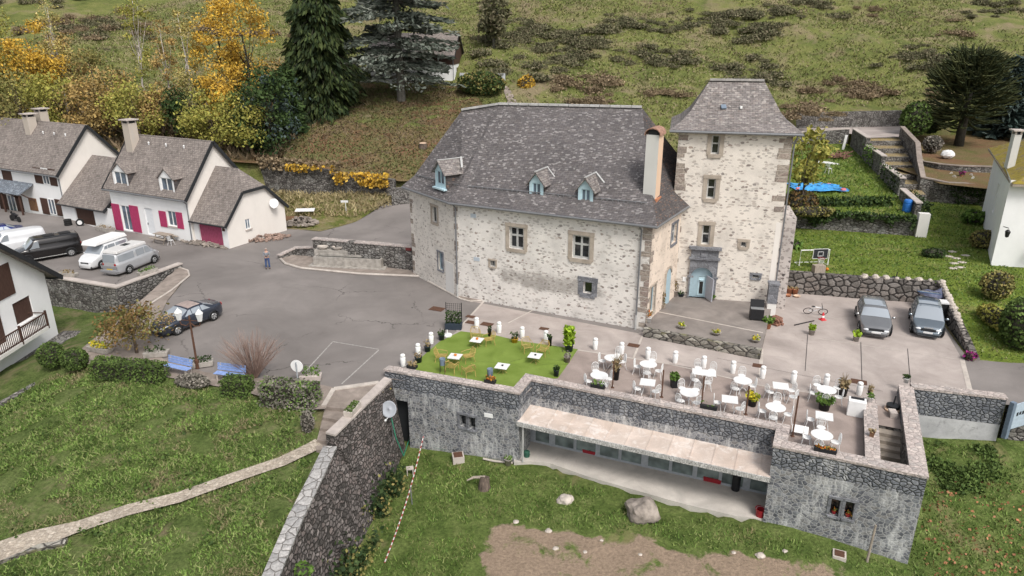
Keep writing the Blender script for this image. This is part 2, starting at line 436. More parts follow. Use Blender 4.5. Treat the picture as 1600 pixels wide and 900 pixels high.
            uv = np.stack([(P * Tl).sum(1), (P * Sl).sum(1)], 1)
            lay = me.uv_layers.new(name='UVMap'); lay.data.foreach_set('uv', uv.ravel())
        if attr is not None:
            a = me.attributes.new('mask', 'FLOAT', 'POINT'); a.data.foreach_set('value', np.asarray(attr, dtype=np.float32))
        me.update()
        o = bpy.data.objects.new(name, me); COL.objects.link(o)
        if parent is not None: o.parent = parent
        if label: o['label'] = label
        if bevel:
            bm = o.modifiers.new('bevel', 'BEVEL'); bm.width = bevel; bm.segments = 2; bm.limit_method = 'ANGLE'
        return o

def thing(name, label, cat, loc=(0, 0, 0), rz=0.0, group=None):
    o = bpy.data.objects.new(name, None); COL.objects.link(o)
    o.empty_display_size = 0.3
    o.location = tuple(map(float, loc)); o.rotation_euler = (0, 0, rz)
    o.matrix_basis = Matrix.Translation(Vector(tuple(map(float, loc)))) @ Matrix.Rotation(rz, 4, 'Z')
    o['label'] = label; o['category'] = cat
    if group: o['group'] = group
    return o
def tag(o, label, cat, group=None, kind=None):
    if label: o['label'] = label
    if cat: o['category'] = cat
    if group: o['group'] = group
    if kind: o['kind'] = kind
    return o
def struct(o):
    o['kind'] = 'structure'; return o
def dup(root, loc, rz, label=None, group=None, scale=None):
    KIDS = {}
    for o in DUPK[root.name]: KIDS.setdefault(o.parent.name, []).append(o)
    r = root.copy(); COL.objects.link(r)
    r.location = tuple(map(float, loc)); r.rotation_euler = (0, 0, rz)
    if scale: r.scale = (scale, scale, scale)
    if label: r['label'] = label
    if group: r['group'] = group
    for ch in KIDS.get(root.name, []):
        c = ch.copy(); COL.objects.link(c); c.parent = r
        for g in KIDS.get(ch.name, []):
            d = g.copy(); COL.objects.link(d); d.parent = c
    return r
DUPK = {}
def proto(root):
    """remember a thing's parts and sub-parts so that copies can be made of them"""
    ks = [o for o in COL.objects if o.parent is root]
    DUPK[root.name] = ks + [o for o in COL.objects if o.parent in ks]
    return root

def sm(a, b, x):
    t = np.clip((x - a) / (b - a), 0, 1); return t * t * (3 - 2 * t)
def fbm(x, y, s=1.0, o=3):
    return mnoise.fractal((x * s, y * s, 3.7), 1.0, 2.0, o)

def patch(name, poly, zf, mat, step=0.7, jitter=0.3, maskf=None, rough=0.0):
    """a sheet of ground filling a polygon, following zf(x, y)"""
    poly = [tuple(map(float, p[:2])) for p in poly]
    bnd = []
    for i, a in enumerate(poly):
        b = poly[(i + 1) % len(poly)]; k = max(1, int(math.hypot(b[0] - a[0], b[1] - a[1]) / step))
        bnd += [(a[0] + (b[0] - a[0]) * t / k, a[1] + (b[1] - a[1]) * t / k) for t in range(k)]
    A = np.array(bnd); x0, y0 = A.min(0); x1, y1 = A.max(0)
    gx, gy = np.meshgrid(np.arange(x0, x1, step), np.arange(y0, y1, step)); P = np.stack([gx.ravel(), gy.ravel()], 1)
    P += rng.uniform(-jitter, jitter, P.shape) * step
    ins = np.zeros(len(P), bool); j = len(poly) - 1
    for i in range(len(poly)):
        xi, yi = poly[i]; xj, yj = poly[j]
        c = ((yi > P[:, 1]) != (yj > P[:, 1])) & (P[:, 0] < (xj - xi) * (P[:, 1] - yi) / (yj - yi + 1e-12) + xi)
        ins ^= c; j = i
    D = np.full(len(P), 1e9)
    for a in bnd: D = np.minimum(D, np.hypot(P[:, 0] - a[0], P[:, 1] - a[1]))
    P = P[ins & (D > step * 0.35)]
    co = [Vector(b) for b in bnd] + [Vector(p) for p in P.tolist()]
    V, E_, F, *_ = delaunay_2d_cdt(co, [], [list(range(len(bnd)))], 1, 1e-5)
    mb = MB(); mb.s = True
    pts = []
    for p in V:
        z = float(zf(p.x, p.y)) + (rough * fbm(p.x, p.y, 0.6) if rough else 0)
        pts.append((p.x, p.y, z))
    mb.add(pts, [tuple(f) for f in F])
    me = mb.build(name, mat, attr=[maskf(p[0], p[1]) for p in pts] if maskf else None)
    return struct(me)
def inside(P, poly):
    ins = np.zeros(len(P), bool); j = len(poly) - 1
    for i in range(len(poly)):
        xi, yi = poly[i][:2]; xj, yj = poly[j][:2]
        c = ((yi > P[:, 1]) != (yj > P[:, 1])) & (P[:, 0] < (xj - xi) * (P[:, 1] - yi) / (yj - yi + 1e-12) + xi)
        ins ^= c; j = i
    return ins

def cards(mb, P, size, up=0.0, aspect=1.6, jit=0.5, dirs=None):
    """leaf-sized diamonds at points P"""
    n = len(P)
    if n == 0: return
    s = size * rng.uniform(1 - jit, 1 + jit, n) if np.isscalar(size) else size
    a = rng.normal(size=(n, 3))
    if dirs is not None: a = dirs + a * 0.35
    a[:, 2] += up
    a /= np.linalg.norm(a, axis=1)[:, None] + 1e-9
    b = np.cross(a, rng.normal(size=(n, 3))); b /= np.linalg.norm(b, axis=1)[:, None] + 1e-9
    A = a * (s * aspect * 0.5)[:, None]; B = b * (s * 0.5)[:, None]
    V = np.empty((n * 4, 3)); V[0::4] = P - A; V[1::4] = P + B - A * 0.1; V[2::4] = P + A; V[3::4] = P - B - A * 0.1
    F = np.arange(n * 4).reshape(n, 4)
    mb.raw(V, F)

# ------------------------------------------------------------------ materials
M = {}
M['lower_stone'] = rubble('grey_blue_rubble', 0.165, [(0.11, 0.115, 0.13), (0.18, 0.19, 0.205), (0.28, 0.285, 0.30), (0.23, 0.225, 0.22), (0.15, 0.155, 0.175)], (0.38, 0.38, 0.375), 0.06, 1.3, dist=0.5, bs=0.2,
                          streak=(0.66, 0.66, 0.65), streak_lo=0.52)
M['parapet_stone'] = rubble('dark_jointed_stone', 0.18, [(0.15, 0.16, 0.18), (0.22, 0.23, 0.25), (0.28, 0.285, 0.30), (0.19, 0.20, 0.22)], (0.06, 0.062, 0.067), 0.06, 1.3,
                            streak=(0.50, 0.50, 0.50), streak_lo=0.6, bs=0.9)
M['coping'] = rubble('pinkish_crazy_paving', 0.26, [(0.50, 0.43, 0.40), (0.44, 0.385, 0.36), (0.56, 0.49, 0.45), (0.40, 0.36, 0.34)], (0.25, 0.215, 0.20), 0.04, 1.2, bs=0.3)
M['coping_smooth'] = paving('pale_coping', (0.42, 0.37, 0.34), (0.54, 0.48, 0.44), (0.28, 0.25, 0.23), 1.2)
M['path_coping'] = rubble('grey_slab_coping', 0.45, [(0.38, 0.37, 0.36), (0.31, 0.305, 0.30), (0.44, 0.425, 0.41)], (0.14, 0.13, 0.12), 0.045, 1.0, bs=0.4)
M['dark_wall'] = rubble('dark_mossy_rubble', 0.17, [(0.10, 0.09, 0.085), (0.175, 0.155, 0.146), (0.265, 0.232, 0.22), (0.14, 0.124, 0.118), (0.22, 0.182, 0.17), (0.075, 0.068, 0.063)], (0.045, 0.04, 0.037), 0.08, 1.7, dist=0.6, bs=1.0)
M['garden_wall'] = rubble('grey_brown_rubble', 0.21, [(0.11, 0.10, 0.095), (0.19, 0.18, 0.165), (0.25, 0.235, 0.22), (0.15, 0.14, 0.13), (0.30, 0.285, 0.265)], (0.055, 0.05, 0.047), 0.08, 1.7, dist=0.5,
                          blotch=(0.33, 0.325, 0.31), bs=0.9)
M['boulder_wall'] = rubble('boulder_rubble', 0.40, [(0.12, 0.11, 0.10), (0.20, 0.18, 0.165), (0.27, 0.245, 0.225), (0.15, 0.14, 0.13), (0.23, 0.20, 0.18)], (0.035, 0.032, 0.03), 0.09, 1.3, dist=0.6, bs=1.0)
M['mossy_wall'] = rubble('mossy_lichen_rubble', 0.3, [(0.22, 0.20, 0.17), (0.33, 0.31, 0.27), (0.14, 0.13, 0.115), (0.40, 0.38, 0.33)], (0.06, 0.055, 0.05), 0.08, 1.8, dist=0.5, blotch=(0.045, 0.042, 0.04), moss=(0.20, 0.19, 0.10))
M['quoin'] = rubble('dressed_stone', 0.4, [(0.33, 0.28, 0.24), (0.26, 0.22, 0.195), (0.38, 0.33, 0.28), (0.30, 0.24, 0.21)], (0.42, 0.37, 0.31), 0.03, 1.6, bs=0.3)
M['surround'] = paving('window_stone', (0.34, 0.29, 0.24), (0.46, 0.40, 0.335), (0.24, 0.22, 0.20), 1.4)
M['grey_stone'] = rubble('grey_cut_stone', 0.4, [(0.20, 0.205, 0.225), (0.25, 0.255, 0.275), (0.17, 0.175, 0.19)], (0.13, 0.13, 0.14), 0.025, 1.6, bs=0.25)
M['manor_render'] = render_stone('worn_cream_render', (0.715, 0.68, 0.64), [(0.26, 0.22, 0.19), (0.17, 0.15, 0.14), (0.35, 0.29, 0.245), (0.24, 0.225, 0.215), (0.31, 0.24, 0.21)], 0.44, cell=0.165, aspect=1.9,
                                 grime=(7.0, 2.15, 4.6, .75, (0.21, 0.19, 0.17)))
M['wing_render'] = render_stone('worn_pale_render', (0.73, 0.68, 0.62), [(0.40, 0.35, 0.31), (0.26, 0.23, 0.21), (0.47, 0.41, 0.36)], 0.42, cell=0.17, aspect=1.7, seed=3.3)
M['side_render'] = render_stone('warm_lit_render', (0.72, 0.615, 0.52), [(0.38, 0.30, 0.24), (0.26, 0.21, 0.18), (0.46, 0.37, 0.30)], 0.30, cell=0.16, aspect=2.2, seed=5.1)  # warm light on the right-hand wall put into the render's colour
M['tower_render'] = render_stone('warm_cream_render', (0.72, 0.665, 0.60), [(0.27, 0.215, 0.185), (0.19, 0.16, 0.145), (0.36, 0.285, 0.24), (0.25, 0.225, 0.21)], 0.48, cell=0.165, aspect=2.1, seed=8.2)
M['manor_slate'] = slates('weathered_slate', [(0.098, 0.09, 0.092), (0.135, 0.123, 0.123), (0.17, 0.155, 0.153), (0.11, 0.10, 0.106), (0.15, 0.131, 0.125)], 0.15, 0.34, lichen=(0.40, 0.38, 0.37), lic=0.60)
M['tower_slate'] = slates('brownish_slate', [(0.17, 0.15, 0.145), (0.23, 0.205, 0.195), (0.28, 0.255, 0.24), (0.15, 0.135, 0.135), (0.25, 0.21, 0.19)], 0.16, 0.34, lichen=(0.42, 0.39, 0.36), lic=0.58)
M['hip_slate'] = slates('dark_slate', [(0.06, 0.056, 0.058), (0.09, 0.08, 0.08), (0.12, 0.105, 0.10)], 0.15, 0.3, lichen=(0.24, 0.13, 0.085), lic=0.60)  # darker slate for the hip and dormer cheeks
M['house_tile'] = slates('brown_grey_tile', [(0.21, 0.18, 0.162), (0.25, 0.215, 0.195), (0.185, 0.16, 0.145), (0.23, 0.20, 0.182)], 0.22, 0.26, lichen=(0.28, 0.25, 0.23), lic=0.66)
M['porch_slate'] = slates('blue_slate', [(0.13, 0.15, 0.18), (0.20, 0.23, 0.27), (0.16, 0.18, 0.21)], 0.2, 0.3, lichen=(0.36, 0.39, 0.42), lic=0.58)
M['moss_tile'] = slates('mossy_tile', [(0.20, 0.14, 0.10), (0.26, 0.19, 0.13), (0.15, 0.11, 0.09)], 0.25, 0.25, moss=((0.17, 0.13, 0.02), (0.33, 0.26, 0.035)), mlo=0.43)
M['white_wall'] = plaster('white_plaster', (0.83, 0.83, 0.83))
M['cream_lit_wall'] = plaster('cream_warm_lit_plaster', (0.78, 0.735, 0.685))  # tower strip's cream; on gables, warm sunlight put into white plaster's colour
M['dirty_white'] = plaster('stained_white_plaster', (0.74, 0.72, 0.69), amt=0.6)
M['concrete'] = paving('pale_concrete', (0.33, 0.285, 0.262), (0.45, 0.395, 0.365), (0.24, 0.205, 0.19), 0.33, spots=0.6)
M['terrace_floor'] = paving('brownish_concrete', (0.27, 0.22, 0.197), (0.37, 0.305, 0.275), (0.45, 0.375, 0.315), 0.5, spots=0.6)
M['entry_floor'] = paving('grey_concrete', (0.18, 0.16, 0.148), (0.27, 0.24, 0.22), (0.34, 0.31, 0.29), 0.5, spots=0.62)
M['patio'] = paving('patio_concrete', (0.46, 0.43, 0.395), (0.57, 0.53, 0.485), (0.33, 0.28, 0.24), 0.6)
M['canopy'] = paving('stained_canopy', (0.54, 0.44, 0.375), (0.66, 0.565, 0.50), (0.76, 0.72, 0.69), 0.6, spots=0.52)
M['canopy_edge'] = rubble('streaked_concrete_edge', 0.3, [(0.48, 0.47, 0.45), (0.60, 0.59, 0.57)], (0.10, 0.10, 0.10), 0.04, 0.25, bs=0.2)
M['asphalt'] = paving('old_asphalt', (0.17, 0.154, 0.145), (0.25, 0.226, 0.213), (0.135, 0.118, 0.112), 0.13, crack=0.16, spots=0.6)
M['gravel'] = paving('brown_gravel', (0.21, 0.175, 0.15), (0.33, 0.28, 0.245), (0.13, 0.11, 0.09), 1.1)
M['path'] = rubble('worn_stone_path', 0.17, [(0.42, 0.36, 0.295), (0.36, 0.31, 0.255), (0.48, 0.42, 0.35)], (0.32, 0.27, 0.21), 0.04, 1.2, bs=0.4)
M['line'] = paving('faded_white_paint', (0.36, 0.34, 0.32), (0.50, 0.48, 0.46), (0.21, 0.195, 0.185), 3, spots=0.42)
M['kerb'] = paving('kerb_stone', (0.44, 0.39, 0.35), (0.56, 0.51, 0.46), (0.30, 0.27, 0.25), 1.2)
M['garden_turf'] = turf('garden_turf', [(0.055, 0.085, 0.022), (0.09, 0.13, 0.033), (0.13, 0.17, 0.05), (0.17, 0.20, 0.07)], (0.23, 0.20, 0.10), (0.315, 0.235, 0.175), 0.45, 0.57, 0.83)
M['slope_turf'] = turf('slope_turf', [(0.05, 0.075, 0.022), (0.085, 0.12, 0.034), (0.12, 0.155, 0.05), (0.16, 0.185, 0.075)], (0.22, 0.18, 0.11), (0.27, 0.19, 0.14), 0.38, 0.53, 0.66)
M['bank_turf'] = turf('bank_turf', [(0.05, 0.085, 0.02), (0.10, 0.14, 0.03), (0.16, 0.19, 0.04), (0.20, 0.20, 0.06)], (0.24, 0.19, 0.09), (0.30, 0.165, 0.10), 0.5, 0.60, 0.72, leaves=((0.40, 0.17, 0.08), 0.2))
M['lawn_turf'] = turf('lawn_turf', [(0.075, 0.115, 0.018), (0.115, 0.165, 0.025), (0.16, 0.205, 0.04), (0.19, 0.225, 0.055)], (0.24, 0.215, 0.09), (0.24, 0.18, 0.12), 0.3, 0.56, 0.85)
M['hill_turf'] = turf('hill_turf', [(0.085, 0.10, 0.034), (0.12, 0.14, 0.042), (0.165, 0.175, 0.056), (0.215, 0.20, 0.092)], (0.235, 0.185, 0.12), (0.15, 0.11, 0.075), 0.14, 0.50, 0.66)
M['needle_turf'] = turf('needle_litter', [(0.11, 0.12, 0.035), (0.16, 0.125, 0.06), (0.19, 0.135, 0.075)], (0.18, 0.10, 0.06), (0.19, 0.10, 0.06), 0.2, 0.46, 0.60)
M['rough_turf'] = turf('rough_bank', [(0.07, 0.08, 0.025), (0.12, 0.14, 0.035), (0.20, 0.17, 0.08), (0.25, 0.20, 0.12)], (0.27, 0.22, 0.14), (0.17, 0.12, 0.08), 0.35, 0.5, 0.68)
M['fake_turf'] = None
m_, nt_ = mnew('artificial_turf'); uv_, ob_ = TC(nt_)
f_ = noise(nt_, mapping(nt_, ob_, (1, 1, 1)), 0.7, 5, 0.6).outputs['Fac']
c_ = ramp(nt_, f_, [(0.3, (0.135, 0.195, 0.035)), (0.7, (0.195, 0.265, 0.06))])
c_ = mix(nt_, 0.4, c_, ramp(nt_, noise(nt_, ob_, 60, 2).outputs['Fac'], [(0.3, 0.7), (0.7, 1.25)]), 'MULTIPLY')
M['fake_turf'] = fin(m_, nt_, c_, 0.95, spec=0.1)
M['glass'] = glass('dark_glass', (0.018, 0.02, 0.022))
M['shop_glass'] = glass('green_grey_glass', (0.14, 0.175, 0.17), 0.12)
M['house_glass'] = glass('blue_grey_glass', (0.10, 0.13, 0.17), 0.1)
M['white_paint'] = plain('white_paint', (0.80, 0.80, 0.79), 0.45, var=0.03)
M['white_iron'] = plain('white_iron', (0.72, 0.72, 0.715), 0.4, var=0.03)
M['pale_blue'] = plain('pale_blue_paint', (0.50, 0.66, 0.72), 0.6, var=0.06)
M['door_blue'] = plain('grey_blue_paint', (0.36, 0.48, 0.54), 0.6, var=0.08)
M['dull_grey_door'] = plain('grey_lilac_paint', (0.42, 0.43, 0.48), 0.6, var=0.08)
M['zinc'] = plain('zinc', (0.20, 0.205, 0.215), 0.5, metal=0.3)
M['zinc_light'] = plain('light_zinc', (0.50, 0.50, 0.49), 0.5, metal=0.2)
M['black_trim'] = plain('black_trim', (0.025, 0.027, 0.03), 0.6)
M['black_iron'] = plain('black_iron', (0.018, 0.018, 0.02), 0.5)
M['brown_wood'] = planks('dark_brown_boards', (0.075, 0.04, 0.03), 0.14)
M['mid_wood'] = planks('brown_boards', (0.20, 0.11, 0.06), 0.12)
M['grey_wood'] = planks('weathered_wood', (0.34, 0.29, 0.24), 0.14)
M['magenta'] = planks('magenta_boards', (0.42, 0.045, 0.13), 0.16)
M['magenta_door'] = planks('faded_magenta_boards', (0.36, 0.075, 0.14), 0.2)
M['terracotta'] = plain('terracotta', (0.46, 0.20, 0.11), 0.8)
M['peach'] = plaster('peach_plaster', (0.72, 0.52, 0.38))
M['chimney_white'] = plaster('chimney_plaster', (0.62, 0.61, 0.58))
M['chimney_cream'] = plaster('chimney_cream', (0.50, 0.44, 0.38), amt=0.58)
M['alu'] = plain('grey_aluminium', (0.40, 0.43, 0.46), 0.45, metal=0.2)
M['brass'] = plain('golden_cane', (0.42, 0.30, 0.10), 0.5, var=0.15)
M['navy'] = plain('navy_pot', (0.030, 0.042, 0.060), 0.5)
M['black_pot'] = plain('black_plastic', (0.016, 0.017, 0.019), 0.5)
M['rust'] = plain('rusty_iron', (0.10, 0.050, 0.032), 0.85, var=0.3)
M['rubber'] = plain('rubber', (0.018, 0.018, 0.018), 0.85)
M['rim'] = plain('alloy', (0.50, 0.51, 0.52), 0.35, metal=0.6)
M['stone_grey'] = plain('trough_stone', (0.34, 0.315, 0.285), 0.9, var=0.3, scale=3.0, bumpy=0.4)
M['rock'] = plain('rock', (0.27, 0.235, 0.205), 0.95, var=0.45, scale=2.2, bumpy=1.0)
M['pale_rock'] = plain('pale_rock', (0.46, 0.41, 0.36), 0.95, var=0.35, scale=3.0, bumpy=0.8)
M['steel_blue'] = plain('steel_blue_paint', (0.165, 0.21, 0.27), 0.5)
M['bench_blue'] = plain('bench_blue', (0.25, 0.35, 0.62), 0.55, var=0.15)
M['dish'] = plain('dish_grey', (0.38, 0.40, 0.44), 0.5, var=0.05)
M['white_dish'] = plain('dish_white', (0.72, 0.72, 0.72), 0.5, var=0.05)
M['red_plastic'] = plain('red_plastic', (0.30, 0.022, 0.03), 0.45)
M['blue_plastic'] = plain('blue_plastic', (0.03, 0.17, 0.55), 0.45)
M['blue_tarp'] = plain('blue_tarp', (0.06, 0.30, 0.62), 0.5, var=0.35, scale=3)
M['orange'] = plain('orange', (0.60, 0.20, 0.03), 0.6)
M['yellow_pot'] = plain('yellow_pot', (0.60, 0.34, 0.03), 0.5)
# foliage
M['f_spruce'] = leafy('spruce_needles', [(0.014, 0.026, 0.010), (0.026, 0.042, 0.014), (0.040, 0.060, 0.018), (0.055, 0.072, 0.022)], 0.5)
M['f_cedar'] = leafy('blue_cedar_needles', [(0.06, 0.074, 0.058), (0.095, 0.112, 0.09), (0.145, 0.165, 0.135), (0.20, 0.215, 0.185)], 0.7)
M['f_birch'] = leafy('birch_leaves', [(0.36, 0.30, 0.09), (0.44, 0.36, 0.12), (0.32, 0.30, 0.10), (0.50, 0.40, 0.17)], 0.6)
M['f_gold'] = leafy('golden_leaves', [(0.52, 0.32, 0.04), (0.62, 0.40, 0.06), (0.44, 0.26, 0.04), (0.55, 0.37, 0.08)], 0.6)
M['f_orange'] = leafy('orange_brown_leaves', [(0.38, 0.245, 0.085), (0.31, 0.22, 0.085), (0.46, 0.32, 0.11), (0.25, 0.19, 0.085)], 0.6)
M['f_lime'] = leafy('yellow_green_leaves', [(0.26, 0.26, 0.055), (0.33, 0.31, 0.07), (0.20, 0.215, 0.05), (0.37, 0.32, 0.08)], 0.5)
M['f_olive'] = leafy('olive_leaves', [(0.19, 0.19, 0.06), (0.25, 0.22, 0.075), (0.145, 0.155, 0.05), (0.31, 0.25, 0.09)], 0.5)
M['f_dark'] = leafy('dark_leaves', [(0.022, 0.042, 0.014), (0.040, 0.070, 0.020), (0.060, 0.095, 0.028)], 0.8)
M['f_box'] = leafy('hedge_leaves', [(0.05, 0.085, 0.022), (0.08, 0.125, 0.03), (0.12, 0.175, 0.045)], 1.2)
M['f_green'] = leafy('fresh_leaves', [(0.07, 0.13, 0.025), (0.10, 0.18, 0.035), (0.15, 0.24, 0.05)], 1.0)
M['f_limepot'] = leafy('lime_leaves', [(0.24, 0.36, 0.02), (0.32, 0.44, 0.04), (0.17, 0.28, 0.02)], 1.5)
M['f_bramble'] = leafy('bramble_leaves', [(0.085, 0.09, 0.045), (0.125, 0.125, 0.065), (0.165, 0.155, 0.088), (0.20, 0.17, 0.11)], 0.35)
M['f_bramble_brown'] = leafy('dead_bracken', [(0.19, 0.14, 0.085), (0.26, 0.19, 0.12), (0.15, 0.12, 0.07), (0.31, 0.235, 0.15)], 0.35)
M['f_straw'] = leafy('dry_grass', [(0.30, 0.25, 0.13), (0.24, 0.19, 0.10), (0.36, 0.30, 0.17)], 0.4)
M['f_rust'] = leafy('reddish_leaves', [(0.13, 0.085, 0.03), (0.19, 0.12, 0.04), (0.085, 0.095, 0.025), (0.24, 0.14, 0.06)], 0.9)
M['f_arau'] = leafy('araucaria_scales', [(0.026, 0.036, 0.015), (0.045, 0.056, 0.021), (0.07, 0.076, 0.03)], 0.4)
M['f_blue'] = leafy('blue_conifer', [(0.030, 0.050, 0.045), (0.055, 0.080, 0.070), (0.08, 0.105, 0.095)], 0.6)
M['f_twig'] = leafy('bare_twigs', [(0.30, 0.215, 0.18), (0.37, 0.265, 0.225), (0.24, 0.165, 0.14)], 0.8)
M['f_grass'] = leafy('grass_blades', [(0.078, 0.135, 0.028), (0.115, 0.19, 0.04), (0.165, 0.24, 0.056), (0.215, 0.245, 0.09)], 0.8, dry=((0.24, 0.20, 0.10), .66, .5))
M['f_slope'] = leafy('slope_blades', [(0.085, 0.145, 0.03), (0.125, 0.205, 0.042), (0.18, 0.265, 0.065), (0.24, 0.27, 0.105)], 1.1, dry=((0.25, 0.195, 0.12), .60, .42))
M['f_needle'] = leafy('needle_litter_blades', [(0.165, 0.122, 0.075), (0.21, 0.155, 0.10), (0.125, 0.092, 0.055)], .5, dry=((0.125, 0.14, 0.05), .50, .22))
M['f_hillgrass'] = leafy('hill_grass', [(0.115, 0.14, 0.042), (0.165, 0.18, 0.06), (0.215, 0.205, 0.09), (0.28, 0.235, 0.14)], 0.2, dry=((0.24, 0.185, 0.12), .62, .09))
M['f_yellowfl'] = leafy('yellow_flowers', [(0.62, 0.50, 0.03), (0.50, 0.46, 0.04), (0.20, 0.28, 0.04)], 2)
M['f_redfl'] = leafy('orange_flowers', [(0.55, 0.14, 0.03), (0.45, 0.22, 0.04), (0.12, 0.16, 0.04)], 2)
M['f_ivy'] = leafy('ivy_leaves', [(0.020, 0.040, 0.014), (0.036, 0.062, 0.020), (0.055, 0.085, 0.028)], 0.8)
M['f_dry'] = leafy('dried_plant', [(0.28, 0.20, 0.11), (0.22, 0.17, 0.09), (0.36, 0.28, 0.15)], 1.5)
M['f_grey'] = leafy('grey_leaves', [(0.22, 0.20, 0.17), (0.28, 0.25, 0.22), (0.17, 0.16, 0.13)], 1)
M['bark'] = bark('bark', (0.13, 0.10, 0.08))
M['bark_grey'] = bark('grey_bark', (0.16, 0.15, 0.13))
M['bark_birch'] = bark('birch_bark', (0.52, 0.47, 0.42))
M['bark_dark'] = bark('dark_bark', (0.05, 0.045, 0.035))

# ------------------------------------------------------------------ lie of the land
def rbf(pts):
    """smooth surface through measured points"""
    P = np.array(pts, float); A = np.sqrt(((P[:, None, :2] - P[None, :, :2]) ** 2).sum(2))
    n = len(P); K = np.zeros((n + 3, n + 3)); K[:n, :n] = A + np.eye(n) * 0.3
    K[:n, n] = 1; K[:n, n + 1:] = P[:, :2]; K[n, :n] = 1; K[n + 1:, :n] = P[:, :2].T
    w = np.linalg.solve(K, np.concatenate([P[:, 2], [0, 0, 0]]))
    def f(x, y):
        return float(np.hypot(P[:, 0] - x, P[:, 1] - y) @ w[:n] + w[n] + w[n + 1] * x + w[n + 2] * y)
    return f
YBX = [-400, -90, -60, -27, -12, 0, 18, 30, 39, 52, 75, 100, 400]
YBY = [84, 84, 83, 79.5, 76.1, 78, 84, 92, 99.4, 99.4, 101, 104, 110]
def hill_z(x, y):
    s = sm(-22, 28, x)
    zl = 4.0 + 0.27 * (y - 79); zr = 7.5 + 0.345 * (y - 98)
    z = zl * (1 - s) + zr * s
    z = z + (0.9 * np.sin(x * 0.085 + 1.3) * np.sin(y * 0.07) + 0.6 * np.sin(x * 0.19 + y * 0.13)) * sm(92, 115, y)
    far = np.maximum(y - 210, 0); z = z - 0.0012 * far * far
    return z
def land_z(x, y):
    yb = np.interp(x, YBX, YBY)
    z = hill_z(x, np.maximum(y, yb))
    return np.where(y < yb, np.maximum(z - (yb - y) * 9.0, -7.0), z)
def hz(x, y): return float(hill_z(x, max(y, float(np.interp(x, YBX, YBY)))))

xs = np.unique(np.concatenate([np.linspace(-420, -95, 14), np.arange(-95, 105, 0.9), np.linspace(105, 420, 14)]))
ys = np.unique(np.concatenate([np.linspace(-120, 66, 8), np.arange(66, 165, 0.8), np.arange(165, 240, 3.0), np.linspace(240, 520, 8)]))
X, Y = np.meshgrid(xs, ys)
Z = land_z(X, Y) + np.where(Y > 90, rng.normal(0, 0.10, X.shape), 0)
mb = MB(); mb.s = True
nx, ny = len(xs), len(ys)
ii = np.arange(nx * ny).reshape(ny, nx)
Fq = np.stack([ii[:-1, :-1], ii[:-1, 1:], ii[1:, 1:], ii[1:, :-1]], -1).reshape(-1, 4)
mb.raw(np.stack([X.ravel(), Y.ravel(), Z.ravel()], 1), Fq)
def hmask(x, y):
    return 0.0
struct(mb.build('hillside', M['hill_turf']))

PATIO = ((803, 722), (830, 721), (860, 724), (920, 745), (990, 765), (1060, 785), (1110, 797), (1150, 806), (1197, 812))
patio_p = np.array([G(*p, -3.55)[:2] for p in PATIO] + [np.array((13.2, 29.6)), np.array((1.6, 35.2))])
# ---- lower garden in front of the cellar building, with a bare patch of earth
A_, B_, C_, D_, E_, F_ = [np.array(p) for p in ((-7.03, 35.37), (0.36, 32.63), (1.01, 34.18), (12.45, 29.17), (11.78, 27.69), (17.40, 25.29))]
G_, H_ = np.array((20.99, 33.26)), np.array((25.18, 32.09))
garden_z = rbf([(-6, 34.7, -4.2), (-3, 33.4, -3.95), (0.3, 32.3, -3.75), (6, 29.5, -3.72), (11.7, 27.3, -3.6), (14, 26, -3.75), (17.3, 25, -4.1), (0, 22, -4.2), (-7, 24, -4.25), (-8, 18, -4.4), (8, 20, -4.3),
                (16, 19, -4.5), (21.3, 32.8, -2.45), (25, 31.6, -2.1), (19, 29, -3.1), (18, 26, -3.8), (23, 24, -3.9), (27, 28, -2.9), (30, 30, -2.3), (30, 20, -4.2), (9, 30.5, -3.7), (3, 33, -3.7)])
dirt_poly = [G(*p, -4.1) for p in ((760, 815), (850, 820), (960, 832), (1080, 858), (1230, 872), (1340, 885), (1400, 930), (1200, 960), (900, 960), (740, 920), (735, 870))]
dpoly = np.array([p[:2] for p in dirt_poly])
def dist_poly(x, y, poly):
    d = 1e9; n = len(poly)
    for i in range(n):
        a = poly[i]; b = poly[(i + 1) % n]; ab = b - a
        t = max(0, min(1, ((x - a[0]) * ab[0] + (y - a[1]) * ab[1]) / (ab @ ab)))
        d = min(d, math.hypot(x - a[0] - ab[0] * t, y - a[1] - ab[1] * t))
    return d if inside(np.array([[x, y]]), poly)[0] else -d
def dirt_mask(x, y):
    return float(np.clip((dist_poly(x, y, dpoly) + 0.25 + 0.5 * fbm(x, y, 1.3)) / 0.9, 0, 1)) * 0.95
patch('garden_ground', [(-7.2, 36), (1.5, 37), (14, 32), (21.5, 33.4), (27, 32), (45, 28), (45, 10), (-8.5, 10), (-8.0, 24), (-7.1, 30)], lambda x, y: -3.95 if dist_poly(x, y, patio_p) > .12 else min(garden_z(x, y), -3.6 + 2 * max(0, -dist_poly(x, y, patio_p) - .3)) + 0.07 * fbm(x, y, 0.9) * float(sm(0, 1.5, -dist_poly(x, y, patio_p))), M['garden_turf'], 0.45, maskf=dirt_mask)

